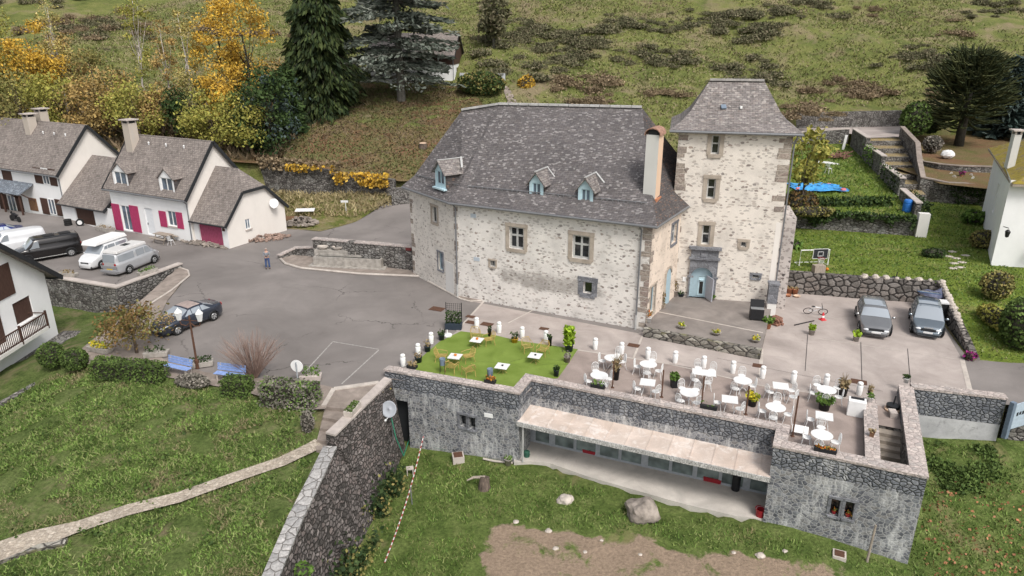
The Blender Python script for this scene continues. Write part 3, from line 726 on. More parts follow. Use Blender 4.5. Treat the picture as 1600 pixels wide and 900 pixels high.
# ---- grass slope between the square and the big retaining wall
slope_z = rbf([(-24, 37, -0.3), (-21.3, 35.3, -0.08), (-14.4, 33.9, -0.08), (-10.5, 32.4, -0.12), (-9.9, 31, -0.45), (-9.2, 29.4, -0.8), (-12, 27, -0.98), (-15, 25.3, -1.18), (-20.2, 22.8, -1.6), (-24, 21.5, -2.0),
               (-9, 24, -1.05), (-9, 20, -1.35), (-14, 21, -1.7), (-18, 19, -2.3), (-27.6, 39.4, -0.35), (-29, 34.5, -1.6), (-31, 30, -2.1), (-31, 43.5, -1.9), (-34, 40, -2.3), (-31, 50.5, -1.85), (-30, 47, -1.75),
               (-27, 45.5, -0.9), (-36, 52, -2.0), (-25, 30, -1.2), (-30, 22, -2.6)])
patch('slope_ground', [(-8.2, 31.0), (-9.7, 32.9), (-14.2, 34.4), (-21.2, 36.0), (-26.2, 40.2), (-26.9, 44.5), (-28.6, 48.9), (-37, 52.3), (-60, 50), (-60, 8), (-9.4, 8), (-8.75, 24), (-8.6, 28.6)],
      lambda x, y: slope_z(x, y) + 0.10 * fbm(x, y, 0.7), M['slope_turf'], 0.5)

# ---- square, road, parking
sq = [(-95, 92), *[tuple(G(*p)[:2]) for p in ((110, 341), (146, 354), (300, 376), (358, 384), (430, 352), (500, 360), (556, 347), (610, 327), (648, 322))], (-4, 76), (2, 70), (14, 62), (20, 50), (29.6, 47.5), (26.7, 37.7), (29.2, 37.2), (60, 36), (60, 26.5), tuple(H_ + (0.05, 0.25)), tuple(G_ + (-0.1, 0.25)),
      (19.35, 29.62), (17.71, 30.36), (15.88, 26.3), (11.9, 28.1), (12.3, 29.5), (1.2, 34.3), (0.5, 33.0), (-7.0, 35.6),
      *[tuple(G(*p)[:2]) for p in ((600, 596), (520, 606), (480, 597), (400, 592), (320, 582), (255, 562), (232, 530), (262, 470), (293, 432), (283, 416), (180, 447), (60, 428))], (-60, 58), (-95, 75)]
def road_rise(x, y):
    return 1.2 * float(sm(66, 76, y)) * float(sm(-22, -10, x))
patch('square', sq, road_rise, M['asphalt'], 1.2)
# planting strip with gravel between square and slope
patch('gravel_strip', [G(*p)[:2] for p in ((292, 432), (262, 470), (232, 530), (255, 562), (320, 582), (400, 592), (480, 597), (520, 606), (508, 640), (470, 640), (380, 612), (260, 590), (160, 577), (110, 560), (165, 515), (210, 480), (262, 432), (282, 418))],
      lambda x, y: 0.035 + 0.02 * fbm(x, y, 1.2), M['gravel'], 0.5)
# pale concrete of the terrace and car park
conc = [tuple(G(*p)[:2]) for p in ((757, 470), (716, 516), (610, 592))] + [(0.45, 33.0), (1.2, 34.4), (12.4, 29.6), (12.0, 28.2), (15.88, 26.3), (17.71, 30.36), (19.35, 29.62), (20.9, 33.55), tuple(G(1516, 612)[:2]), tuple(G(1503, 561)[:2]), (29.5, 46.9), (19.2, 49.2), (18, 46), (8, 41.5), (-3.5, 47.5)]
patch('terrace_paving', conc, lambda x, y: 0.005, M['concrete'], 1.5)
dining = [tuple(G(*p)[:2]) for p in ((903, 548), (1046, 570), (1190, 603), (1330, 624), (1400, 640))] + [(19.6, 31), (19.35, 29.62), (17.71, 30.36), (15.88, 26.3), (12.0, 28.3), (12.42, 29.75), (1.25, 34.5)] + [tuple(G(868, 590)[:2])]
patch('dining_paving', dining, lambda x, y: 0.010, M['terrace_floor'], 1.5)

# right-hand lawns
def lawn_z(x, y): return 1.55 * float(np.clip((y - 37.9 - max(0, (x - 29.5)) * 0.25) / 8.5, 0, 1))
RW = [np.array((18.9, 49.35)), np.array((24.85, 47.75)), np.array((29.7, 46.7)), np.array((26.85, 37.6))]
patch('lawn', [RW[0] + (0, .1), RW[1] + (0, .1), RW[2] + (.1, .1), RW[3] + (.1, 0), (30.5, 36.9), (40, 36.6), (40, 47), (46, 66), (47.5, 71.5), (42, 75), (36, 67), (35.2, 58.6), (24.6, 61.8), (16, 64), (17, 52)],
      lambda x, y: lawn_z(x, y) + 0.04 * fbm(x, y, 0.8), M['lawn_turf'], 0.8)
def upper_z(x, y): return 2.9 + 0.048 * (y - 60)
patch('upper_lawn', [(15, 64.6), (24.7, 62.2), (34.9, 59.2), (36.5, 63), (43.5, 91), (43, 93), (36, 93), (16, 84)], lambda x, y: upper_z(x, y) + 0.05 * fbm(x, y, 0.7), M['lawn_turf'], 0.8)
# garden under the araucaria, lane behind
patch('tree_garden_ground', [G(1400, 262, 3.9)[:2], G(1420, 215, 4.6)[:2], (53, 99), (74, 101), (90, 92), (60, 72), G(1545, 290, 3.9)[:2], G(1470, 283, 3.9)[:2]], lambda x, y: 4.1 + 0.035 * (y - 84), M['needle_turf'], 1.0)
patch('lane', [(20, 86), (36, 92.5), (39.0, 94.6), (43.7, 93.1), (43.6, 89.2), (49.0, 89.2), (54, 97), (54, 100.5), (38, 100.5), (24, 95)], lambda x, y: 5.6 + 0.02 * (x - 40), M['concrete'], 1.2)
# needle-strewn ground under the big conifers, rough bank below the left wall
patch('conifer_ground', [(-34, 80.4), (-27, 79), (-12, 75.7), (-3, 78), (0, 88), (-6, 104), (-24, 108), (-36, 100)], lambda x, y: hz(x, y) + 0.06, M['needle_turf'], 1.0)
patch('roadside_bank', [G(432, 356)[:2], G(500, 362)[:2], G(556, 349)[:2], G(610, 329)[:2], G(648, 323)[:2], (-8, 77), (-12, 75.6), (-27, 79), (-36, 83), (-40, 80), (-28, 73)],
      lambda x, y: 0.03 + road_rise(x, y) + 1.1 * float(sm(0, 9, y - np.interp(x, [-25, -19, -16, -10], [68, 66.5, 69, 74]))) * float(sm(-9, -14, x)) + .06 * fbm(x, y, .8), M['rough_turf'], 0.7)

# ---- path across the slope (follows the ground, with a worn crown)
pc_ = [(500, 700), (440, 725), (360, 757), (280, 783), (200, 806), (120, 828), (50, 850), (-40, 880)]
cl = [ground_hit(px, py, slope_z) for px, py in pc_]
L_, R_ = [], []
for i, p in enumerate(cl):
    q = cl[min(i + 1, len(cl) - 1)] - cl[max(i - 1, 0)]; q = q[:2] / np.linalg.norm(q[:2]); nn = np.array([-q[1], q[0]])
    w_ = 0.36 if i < 6 else 0.6
    L_.append(p[:2] + nn * w_); R_.append(p[:2] - nn * w_)
patch('footpath', L_ + R_[::-1], lambda x, y: slope_z(x, y) + 0.13, M['path'], 0.4)

# ---- painted lines, joints and drain covers on the ground
def strip(mb, a, b, w, z=0.012):
    a = np.array(a[:2]); b = np.array(b[:2]); d = (b - a) / np.linalg.norm(b - a); n = np.array([-d[1], d[0]]) * w / 2
    mb.quad((*(a - n), z), (*(b - n), z), (*(b + n), z), (*(a + n), z))
def gstrip(mb, p0, p1, w, z=0.012): strip(mb, G(*p0), G(*p1), w, z)
mb = MB()
for a, b in (((534, 600), (592, 547)), ((473, 585), (520, 534)), ((520, 534), (592, 546))): gstrip(mb, a, b, 0.085)
struct(mb.build('road_markings', M['line']))
mb = MB()
for a, b, w in (((757, 470), (714, 517), .14), ((903, 547), (1046, 569), .10), ((1046, 569), (1190, 603), .08), ((1190, 603), (1340, 625), .08), ((1005, 522), (990, 560), .12), ((1503, 561), (1516, 612), .25), ((794, 505), (842, 480), .10),
                ((1190, 545), (1188, 592), .2), ((1265, 527), (1505, 563), .05), ((1268, 490), (1340, 505), .05)):
    gstrip(mb, a, b, w, 0.016)
struct(mb.build('paving_joints', M['kerb']))
mb = MB()
for a, b, w in (((1262, 523), (1258, 580), .03), ((1345, 535), (1347, 600), .03), ((1418, 545), (1423, 605), .03), ((1046, 569), (1080, 575), .03), ((1120, 560), (1380, 612), .02), ((960, 565), (945, 585), .03)):
    gstrip(mb, a, b, w, 0.02)
struct(mb.build('expansion_joints', M['black_trim']))

# kerbs and edging: fountain pavement, van-wall pavement
fp = [G(*p)[:2] for p in ((437, 404), (446, 413), (470, 420), (560, 429), (655, 433), (668, 440), (720, 468), (735, 472), (760, 470), (722, 455), (700, 440), (655, 425), (655, 412), (490, 402), (455, 400))]
mb = MB(); mb.prism([tuple(p) for p in fp], -0.05, 0.10); struct(mb.build('fountain_pavement', M['gravel']))
mb = MB(); mb.tube([(*p, 0.07) for p in fp[:5]], 0.10, 6); mb.tube([(*p, 0.05) for p in fp[5:9]], 0.06, 6); struct(mb.build('kerb', M['kerb']))
vp = [G(*p)[:2] for p in ((277, 418), (294, 424), (296, 432), (268, 455), (232, 478), (205, 482), (262, 440))]
mb = MB(); mb.prism([tuple(p) for p in vp], -0.05, 0.09); struct(mb.build('side_pavement', M['gravel']))
mb = MB(); mb.tube([(*p, 0.07) for p in vp[:5]], 0.07, 6); struct(mb.build('pavement_edge', M['kerb']))

# ------------------------------------------------------------------ building helpers
def fbox(mb, fr, s0, s1, n0, n1, z0, z1):
    return mb.prism([tuple(fr.w(s, n)[:2]) for s, n in ((s0, n0), (s1, n0), (s1, n1), (s0, n1))], z0, z1)
def wpanel(mb, fr, s0, s1, z0, z1, ops=(), n=0.0, depth=0.3):
    """a wall face with real openings and their reveals"""
    S = sorted({s0, s1, *[o[0] for o in ops], *[o[1] for o in ops]}); Zs = sorted({z0, z1, *[o[2] for o in ops], *[o[3] for o in ops]})
    for a, b in zip(S, S[1:]):
        for c, d in zip(Zs, Zs[1:]):
            ms, mz = (a + b) / 2, (c + d) / 2
            if any(o[0] < ms < o[1] and o[2] < mz < o[3] for o in ops): continue
            mb.quad(fr.w(a, n, c), fr.w(b, n, c), fr.w(b, n, d), fr.w(a, n, d))
    for a, b, c, d in ops:
        k = n + depth
        mb.quad(fr.w(a, n, c), fr.w(a, n, d), fr.w(a, k, d), fr.w(a, k, c)); mb.quad(fr.w(b, n, c), fr.w(b, k, c), fr.w(b, k, d), fr.w(b, n, d))
        mb.quad(fr.w(a, n, c), fr.w(a, k, c), fr.w(b, k, c), fr.w(b, n, c)); mb.quad(fr.w(a, n, d), fr.w(b, n, d), fr.w(b, k, d), fr.w(a, k, d))
def rect(fr, x0, y0, x1, y1, off=0.0):
    """opening seen at pixels x0..x1, y0..y1 on a wall plane"""
    s0, zt = fr.hit(x0, (y0 + y0) / 2, off); s1, _ = fr.hit(x1, y0, off)
    xm = (x0 + x1) / 2
    zt = fr.hit(xm, y0, off)[1]; zb = fr.hit(xm, y1, off)[1]
    ym = (y0 + y1) / 2
    return (fr.hit(x0, ym, off)[0], fr.hit(x1, ym, off)[0], zb, zt)
def window(root, fr, o, n=0.0, fm='zinc_light', gm='glass', surround=None, sw=0.2, nv=1, hz_=(), depth=0.22, fw=0.07, sill=None, name='window', label=None):
    s0, s1, z0, z1 = o; mb = MB(); a, b = n + depth - 0.07, n + depth - 0.01
    fbox(mb, fr, s0, s0 + fw, a, b, z0, z1); fbox(mb, fr, s1 - fw, s1, a, b, z0, z1)
    fbox(mb, fr, s0 + fw, s1 - fw, a, b, z0, z0 + fw); fbox(mb, fr, s0 + fw, s1 - fw, a, b, z1 - fw, z1)
    for i in range(nv):
        c = s0 + (s1 - s0) * (i + 1) / (nv + 1)
        fbox(mb, fr, c - fw / 2, c + fw / 2, a - 0.01, b, z0 + fw, z1 - fw)
    for h in hz_:
        c = z0 + (z1 - z0) * h
        fbox(mb, fr, s0 + fw, s1 - fw, a + 0.004, b, c - fw / 2, c + fw / 2)
    w = mb.build(name, M[fm], root, world=True, label=label)
    mb = MB(); mb.quad(fr.w(s0 + fw * .5, b - 0.02, z0 + fw * .5), fr.w(s1 - fw * .5, b - 0.02, z0 + fw * .5), fr.w(s1 - fw * .5, b - 0.02, z1 - fw * .5), fr.w(s0 + fw * .5, b - 0.02, z1 - fw * .5))
    mb.build('pane', M[gm], w, world=True)
    if surround:
        mb = MB(); p = n - 0.035
        fbox(mb, fr, s0 - sw, s0, p, n + 0.02, z0 - sw * .4, z1); fbox(mb, fr, s1, s1 + sw, p, n + 0.02, z0 - sw * .4, z1)
        fbox(mb, fr, s0 - sw * 1.1, s1 + sw * 1.1, p - 0.03, n + 0.02, z1, z1 + sw * .9)
        fbox(mb, fr, s0 - sw * .6, s1 + sw * .6, p - 0.05, n + 0.02, z0 - sw * .85, z0)
        mb.build('surround', M[surround], w, world=True)
    if sill:
        mb = MB(); fbox(mb, fr, s0 - 0.08, s1 + 0.08, n - 0.10, n + 0.02, z0 - 0.12, z0 - 0.001); mb.build('sill', M[sill], w, world=True)
    return w
def slab(mb, pts, th):
    """a roof plane with thickness"""
    a, b, c = [np.array(p, float) for p in pts[:3]]
    n = np.cross(b - a, c - a); n /= np.linalg.norm(n)
    if n[2] < 0: n = -n; pts = pts[::-1]
    k = len(pts); top = [tuple(p) for p in pts]; bot = [tuple(np.array(p) - n * th) for p in pts]
    mb.add(top + bot, [tuple(range(k)), tuple(range(k, 2 * k))[::-1]] + [(i, k + i, k + (i + 1) % k, (i + 1) % k) for i in range(k)])
def lerp(a, b, t): return np.array(a) * (1 - t) + np.array(b) * t

# ------------------------------------------------------------------ the manor house
O = np.array([-4.05, 48.15]); fm_ = Frame(O, R(-26.2))
aw = R(-53.5); WL = 6.3
O0 = O - WL * np.array([math.cos(aw), math.sin(aw)]); fw_ = Frame(O0, aw)
ML = 14.05
fs_ = Frame(fm_.w(ML, 0)[:2], R(-26.2 + 86))           # right-hand side wall
manor = thing('manor_house', 'long cream rubble manor with steep grey slate roof, dormers and a tall white chimney', 'house', (O[0], O[1], 0), R(-26.2))
EZ = 7.05
w1 = rect(fm_, 795.5, 354.5, 818.5, 389); w2 = rect(fm_, 894, 367.5, 921.5, 404.5); w3 = rect(fm_, 765.5, 407, 774, 416.5); w4 = rect(fm_, 911.5, 440.5, 925, 458.5)
mb = MB(); wpanel(mb, fm_, 0, ML, -0.6, EZ, [w1, w2, w3, w4]); mb.build('front_wall', M['manor_render'], manor, world=True)
v1 = rect(fw_, 675, 323, 683, 347.5); v2 = rect(fw_, 685, 394.5, 692.5, 422)
mb = MB(); wpanel(mb, fw_, 0, WL, -0.6, EZ, [v1, v2])
mb.quad(fm_.w(-1.0, 11.2, -0.6), fw_.w(0, 0, -0.6), fw_.w(0, 0, EZ), fm_.w(-1.0, 11.2, EZ)); mb.build('wing_wall', M['wing_render'], manor, world=True)
sd1 = rect(fs_, 1016, 447, 1023, 487); sd2 = rect(fs_, 1049.5, 350, 1057, 379.5)
mb = MB(); wpanel(mb, fs_, 0, 11.2, -0.6, EZ, [sd1, sd2]); mb.build('side_wall', M['side_render'], manor, world=True)
mb = MB(); mb.quad(fm_.w(ML, 11.2, -.6), fm_.w(-1, 11.2, -.6), fm_.w(-1, 11.2, EZ), fm_.w(ML, 11.2, EZ)); mb.build('rear_wall', M['wing_render'], manor, world=True)
window(manor, fm_, w1, surround='surround', sw=0.26, hz_=(0.60,), fw=0.13)
window(manor, fm_, w2, surround='surround', sw=0.28, hz_=(0.60,), fw=0.13)
window(manor, fm_, w3, surround='surround', sw=0.12, nv=2, fw=0.04)
window(manor, fm_, w4, surround='grey_stone', sw=0.36, nv=0, fw=0.06)
window(manor, fw_, v1, surround='surround', sw=0.18, nv=1, fw=0.06)
window(manor, fw_, v2, fm='door_blue', gm='house_glass', surround='grey_stone', sw=0.12, nv=0, fw=0.07)
window(manor, fs_, sd1, fm='door_blue', nv=0, fw=0.08, surround='surround', sw=0.14)
window(manor, fs_, sd2, fm='zinc_light', gm='house_glass', nv=1, hz_=(0.55,), fw=0.10, surround='grey_stone', sw=0.16)
# blue arched side door
s0, s1, z0, z1 = rect(fs_, 1038.5, 419, 1047, 461); z0 = 0.5
mb = MB(); pts = [(s0, z0), (s1, z0), (s1, z1 - 0.5)] + [((s0 + s1) / 2 + (s1 - s0) / 2 * math.cos(t), z1 - 0.5 + 0.5 * math.sin(t)) for t in np.linspace(0.3, math.pi - 0.3, 7)] + [(s0, z1 - 0.5)]
front = [fs_.w(s, -0.03, z) for s, z in pts]; back = [fs_.w(s, 0.02, z) for s, z in pts]; k = len(pts)
mb.add(front + back, [tuple(range(k))] + [(i, k + i, k + (i + 1) % k, (i + 1) % k) for i in range(k)])
dr = mb.build('arched_door', M['door_blue'], manor, world=True)
mb = MB()
for i in range(2, k): mb.bar(fs_.w(pts[i][0], -0.02, pts[i][1]), fs_.w(pts[(i + 1) % k][0], -0.02, pts[(i + 1) % k][1]), 0.14, 0.16)
mb.build('door_surround', M['surround'], dr, world=True)
# repaired white doorway, plaques, quoins
s0, s1, z0, z1 = rect(fw_, 696.5, 410, 709, 449)
mb = MB(); fbox(mb, fw_, s0, s1, -0.02, 0.02, -0.2, z1); mb.build('walled_up_doorway', M['dirty_white'], manor, world=True)
for q in ((735.5, 334, 744, 340), (740.5, 402, 749.5, 407.5)):
    s0, s1, z0, z1 = rect(fm_, *q); mb = MB(); fbox(mb, fm_, s0, s1, -0.03, 0.01, z0, z1); mb.build('plaque', plain('plaque', (0.45, 0.50, 0.55), var=.08), manor, world=True)
def quoins(parent, fr, s_edge, side, z0, z1, mat='quoin', seed=1, p=0.012, wide=(0.32, 0.62), gap=0.3):
    rd = random.Random(seed); mb = MB(); z = z0
    while z < z1 - 0.2:
        h = rd.uniform(0.26, 0.42); w = rd.uniform(*wide)
        if rd.random() > gap:
            a, b = (s_edge, s_edge + w) if side > 0 else (s_edge - w, s_edge)
            fbox(mb, fr, a, b, -p, 0.05, z, z + h)
        z += h + 0.03
    fbox(mb, fr, *((s_edge + .02, s_edge + wide[0] * .8) if side > 0 else (s_edge - wide[0] * .8, s_edge - .02)), .02, .05, z0, z1 - .2)
    return mb.build('quoins', M[mat], parent, world=True)
quoins(manor, fm_, ML + 0.012, -1, 0.2, EZ - 0.3, seed=3); quoins(manor, fs_, -0.012, 1, 0.3, EZ - 0.3, seed=5, gap=0.5)
quoins(manor, fm_, -0.01, 1, 0.3, EZ - 0.4, seed=8, gap=0.45, wide=(0.2, 0.4)); quoins(manor, fw_, -0.01, 1, 0, EZ - 0.4, seed=9, gap=0.4)
# roof
R1 = G(1003, 168, 13.05); R0 = G(780, 163, 13.05); RL = G(722, 172, 12.55)
ov = 0.42
def isect(fa, na, fb, nb):
    p = fa.o + fa.n * na; q = fb.o + fb.n * nb
    t, _ = np.linalg.solve(np.array([[fa.u[0], -fb.u[0]], [fa.u[1], -fb.u[1]]]), q - p); return p + fa.u * t
ez = lambda p, z=EZ: np.array([p[0], p[1], z])
e1 = ez(isect(fm_, -ov, fw_, -ov)); e2 = ez(isect(fm_, -ov, fs_, -ov)); e0 = ez(fw_.w(-0.35, -ov)); e3 = fs_.w(11.4, -ov, EZ); e4 = fm_.w(-1.3, 11.5, EZ)
def brk(e, r, t=0.2, dz=-0.38): p = lerp(e, r, t); p[2] += dz; return p
b0, b1, b2 = brk(e0, RL), brk(e1, R0), brk(e2, R1)
r1b = fs_.loc(R1); e3m = fs_.w(6.6, -ov, EZ); b3 = brk(e3, R1); b4 = brk(e4, R0)
mb = MB(); T_ = 0.09
mb.m = 0
for q in ((e1, e2, b2, b1), (b1, b2, R1, R0), (e0, e1, b1, b0), (b0, b1, R0, RL)): slab(mb, [tuple(p) for p in q], T_)
for q in ((e3, e4, b4, b3), (b3, b4, R0, R1), (e4, e0, b0, b4), (b4, b0, RL, R0)): slab(mb, [tuple(p) for p in q], T_)
mb.m = 1
for q in ((e2, e3, b3, b2), (b2, b3, R1)): slab(mb, [tuple(p) for p in q], T_)
roof = mb.build('roof', [M['manor_slate'], M['hip_slate']], manor, world=True)
mb = MB(); cap = lambda a, b: mb.bar(a + np.array((0, 0, .05)), b + np.array((0, 0, .05)), 0.34, 0.14)
for i in range(14): cap(lerp(R0, R1, i / 14 + .002), lerp(R0, R1, (i + 1) / 14 - .002))
for i in range(4): cap(lerp(RL, R0, i / 4), lerp(RL, R0, (i + 1) / 4 - .004))
mb.build('ridge_tiles', paving('ridge_stone', (0.40, 0.39, 0.385), (0.52, 0.51, 0.50), (0.30, 0.29, 0.28), 1.5), roof, world=True)
mb = MB(); d_ = np.array((0, 0, -0.10)); mb.tube([e0 + d_, e1 + d_, e2 + d_, e3m + d_], 0.085, 8); mb.build('gutter', M['zinc'], manor, world=True)
mb = MB()
for a, b in ((b0, b1), (b1, b2)):
    ks = 34 if a is b1 else 14
    mb.tube([lerp(a, b, .05) + np.array((0, 0, .13)), lerp(a, b, .97) + np.array((0, 0, .13))], 0.03, 5)
    for i in range(ks): p = lerp(a, b, .05 + .92 * i / ks); mb.bar(p, p + np.array((0, 0, .16)), 0.05, 0.05)
mb.build('snow_guard', M['zinc'], roof, world=True)
def spout(fr, s, n, ztop, zbot, s2=None, lower=None):
    mb = MB(); a = fr.w(s, n - 0.32, ztop); b = fr.w(s + .15, n - .12, ztop - .35); c = fr.w(s + .15, n - 0.12, zbot + 1.0)
    mb.tube([a, b, c], 0.055, 7); o = mb.build('downspout', M['zinc'], manor, world=True)
    mb = MB(); mb.tube([c, fr.w(s + .15, n - .12, zbot)], 0.075, 7); mb.build('spout_foot', M['zinc_light'], o, world=True)
spout(fm_, fm_.hit(710, 330)[0], 0, EZ - 0.1, 0.0); spout(fm_, fm_.hit(999, 370)[0], 0, EZ - .1, 0.0)
# dormers
def dormer(fr, x0, y0, x1, y1, yap, off):
    s0, s1, z0, z1 = rect(fr, x0, y0, x1, y1, off); sm_ = (s0 + s1) / 2
    za = fr.hit((x0 + x1) / 2 + 2, yap, off)[1]; zs = za - 0.75; dp = 2.3
    mb = MB()
    mb.m = 0
    pent = [(s0, z0), (s1, z0), (s1, zs), (sm_, za - .12), (s0, zs)]
    ow = (s0 + .2, s1 - .2, z0 + .28, zs - .02)
    wpanel(mb, fr, s0, s1, z0, zs, [ow], off, 0.15); mb.poly([fr.w(s0, off, zs), fr.w(s1, off, zs), fr.w(sm_, off, za - .1)])
    mb.m = 1
    for s in (s0, s1): mb.poly([fr.w(s, off, z0), fr.w(s, off + dp, z0), fr.w(s, off + dp, zs), fr.w(s, off, zs)])
    d = mb.build('dormer', [M['pale_blue'], M['hip_slate']], manor, world=True)
    mb = MB(); o2 = off - 0.22
    for sg in (-1, 1):
        se = sm_ + sg * ((s1 - s0) / 2 + 0.24); ze = zs - 0.2
        slab(mb, [tuple(fr.w(se, o2, ze)), tuple(fr.w(sm_, o2, za)), tuple(fr.w(sm_, off + dp, za)), tuple(fr.w(se, off + dp, ze))], 0.07)
    mb.build('dormer_roof', M['tower_slate'], d, world=True)
    mb = MB(); mb.bar(fr.w(sm_, o2, za + .02), fr.w(sm_, off + 2.0, za + .02), .12, .05)
    mb.bar(fr.w(sm_ + (s1 - s0) / 2 + .3, off + 1.2, zs + .25), fr.w(sm_ + .02, off + 1.75, za + .06), .14, .06); mb.build('flashing', M['zinc_light'], d, world=True)
    w = window(d, fr, ow, off, fm='pale_blue', gm='house_glass', nv=1, depth=.13, fw=.07, name='dormer_window'); 
    mb = MB(); fbox(mb, fr, s0 - .08, s1 + .08, off - .22, off + .05, z0 - .06, z0 + .05); mb.build('dormer_sill', M['pale_blue'], d, world=True)
nRL = fw_.loc(RL)[1]
def wing_roof(n): k = (n + ov) / (nRL + ov); return EZ + np.interp(k, [0, .2, 1], [0, (RL[2] - EZ) * .2 - .38, RL[2] - EZ])
offd = min(np.linspace(-.2, 3, 200), key=lambda q: abs(fw_.hit(688, 293, q)[1] - wing_roof(q))) - .1
dormer(fw_, 680, 262, 696, 294, 251, offd)
dormer(fm_, 827, 284, 849, 319, 268, 1.05); dormer(fm_, 903, 293, 926.7, 328, 277, 1.05)
# chimney on the hip, white in front and peach at its side, with a curved tile cap
cs0, cz = fm_.hit(1010, 215, 2.0); cs1 = fm_.hit(1036, 215, 2.0)[0]; ct = fm_.hit(1022, 211, 2.0)[1]
ca, cb = cs0, cs0 + 0.80
mb = MB(); mb.m = 0; cc = [fm_.w(ca, 2.0), fm_.w(cb, 2.0), fm_.w(cb, 3.1), fm_.w(ca, 3.1)]
zb_ = 7.6
mb.quad((*cc[0][:2], zb_), (*cc[1][:2], zb_), (*cc[1][:2], ct), (*cc[0][:2], ct)); mb.quad((*cc[2][:2], zb_), (*cc[3][:2], zb_), (*cc[3][:2], ct), (*cc[2][:2], ct)); mb.quad((*cc[3][:2], zb_), (*cc[0][:2], zb_), (*cc[0][:2], ct), (*cc[3][:2], ct))
mb.m = 1; mb.quad((*cc[1][:2], zb_), (*cc[2][:2], zb_), (*cc[2][:2], ct), (*cc[1][:2], ct)); mb.m = 0; mb.poly([(*c[:2], ct) for c in cc])
ch = mb.build('chimney', [M['chimney_white'], M['peach']], roof, world=True)
mb = MB(); arc = [(math.cos(t), math.sin(t)) for t in np.linspace(0, math.pi, 9)]; mid_ = (ca + cb) / 2
for i in range(8):
    p = [fm_.w(mid_ + arc[j][0] * .50, n, ct + .02 + arc[j][1] * .42) for j in (i, i + 1) for n in (1.85, 3.25)]
    mb.quad(p[0], p[2], p[3], p[1]); q = [x - np.array((0, 0, .06)) for x in p]; mb.quad(q[0], q[1], q[3], q[2]); mb.quad(p[0], q[0], q[2], p[2])
mb.m = 1
for n in (2.05, 2.95): fbox(mb, fm_, ca + .1, cb - .1, n, n + .1, ct, ct + .3)
mb.build('chimney_cap', [plain('dull_tile', (.33, .19, .14), var=.35), M['black_trim']], ch, world=True)
mb = MB(); mb.bar(fm_.w(cb + .02, 1.95, 8.0), fm_.w(cb + .02, 3.1, 8.0), 0.2, 0.22); mb.build('chimney_flashing', M['terracotta'], manor, world=True)

# ------------------------------------------------------------------ the tower
t0 = G(1041, 461.5, 0.5); t1 = G(1205, 474, 0.5)
ft = Frame(t0[:2], math.atan2(t1[1] - t0[1], t1[0] - t0[0])); TL = float(np.hypot(*(t1 - t0)[:2])); TD = 6.6
TE = ft.hit(1140, 205, -0.3)[1]
tower = thing('stone_tower', 'square cream stone tower with a bell-curved slate roof and a carved grey doorway', 'tower', (t0[0], t0[1], 0), ft.a)
o1 = rect(ft, 1111.5, 211, 1124.5, 241); o2 = rect(ft, 1104.5, 279, 1118, 310.5); o3 = rect(ft, 1096.5, 351.5, 1109.5, 382); o4 = rect(ft, 1157.5, 378, 1166, 386)
oa = rect(ft, 1078, 417, 1113, 466); oa = (oa[0], oa[1], 0.5, oa[3])
ov_ = rect(ft, 1175.5, 429.5, 1186, 434.5)
mb = MB(); wpanel(mb, ft, 0, TL, -0.5, TE, [o1, o2, o3, o4, oa, ov_], depth=0.35)
P4 = [ft.w(0, TD), ft.w(TL, TD), ft.w(0, 0), ft.w(TL, 0)]
wl = Frame(ft.w(0, TD)[:2], ft.a - math.pi / 2); wr = Frame(ft.w(TL, 0)[:2], ft.a + math.pi / 2); wb = Frame(ft.w(TL, TD)[:2], ft.a + math.pi)
for f, L in ((wl, TD), (wr, TD), (wb, TL)): wpanel(mb, f, 0, L, -0.5, TE)
mb.build('wall', M['tower_render'], tower, world=True)
for o, hh in ((o1, .55), (o2, .55), (o3, .52)): window(tower, ft, o, surround='surround', sw=0.27, nv=0, hz_=(hh,), fw=0.09, depth=0.25, fm='zinc_light')
window(tower, ft, o4, surround='surround', sw=0.22, nv=0, fw=0.05)
window(tower, ft, ov_, surround='grey_stone', sw=0.16, nv=0, fw=0.04, name='vent')
quoins(tower, ft, -0.012, 1, 3.0, TE - .3, seed=21, gap=0.4, wide=(0.45, 0.75)); quoins(tower, ft, TL + .012, -1, 6.0, TE - .3, seed=22, gap=0.45, wide=(0.5, 0.85))
# smooth corner strip on the right edge below the quoins
mb = MB(); fbox(mb, ft, TL - .34, TL + .02, -0.015, .04, 0.5, 6.2); mb.build('corner_render', M['cream_lit_wall'], tower, world=True)
# roof of the tower
c_ = [ft.w(-.6, -.45, TE), ft.w(TL + .5, -.45, TE), ft.w(TL + .5, TD + .45, TE), ft.w(-.6, TD + .45, TE)]
rl = ft.w(TL / 2 - 1.75, TD / 2, 0); rr = ft.w(TL / 2 + 1.75, TD / 2, 0)
d_ = ray(1160, 126); t_ = rl[1] / d_[1]; RZ = CAM_H + d_[2] * (ft.w(TL / 2, TD / 2)[1] / d_[1])
rl[2] = rr[2] = RZ
rg = [rl, rr, rr, rl]
mid = [lerp(c_[i], rg[i], 0.52) + np.array((0, 0, -0.50)) for i in range(4)]
low = [lerp(c_[i], mid[i], 0.5) + np.array((0, 0, -0.12)) for i in range(4)]
mb = MB()
for i in range(4):
    j = (i + 1) % 4
    slab(mb, [tuple(c_[i]), tuple(c_[j]), tuple(low[j]), tuple(low[i])], .09); slab(mb, [tuple(low[i]), tuple(low[j]), tuple(mid[j]), tuple(mid[i])], .09)
    if i % 2 == 0: slab(mb, [tuple(mid[i]), tuple(mid[j]), tuple(rg[j]), tuple(rg[i])], .09)
    else: slab(mb, [tuple(mid[i]), tuple(mid[j]), tuple(rg[i])], .09)
troof = mb.build('roof', M['tower_slate'], tower, world=True)
mb = MB()
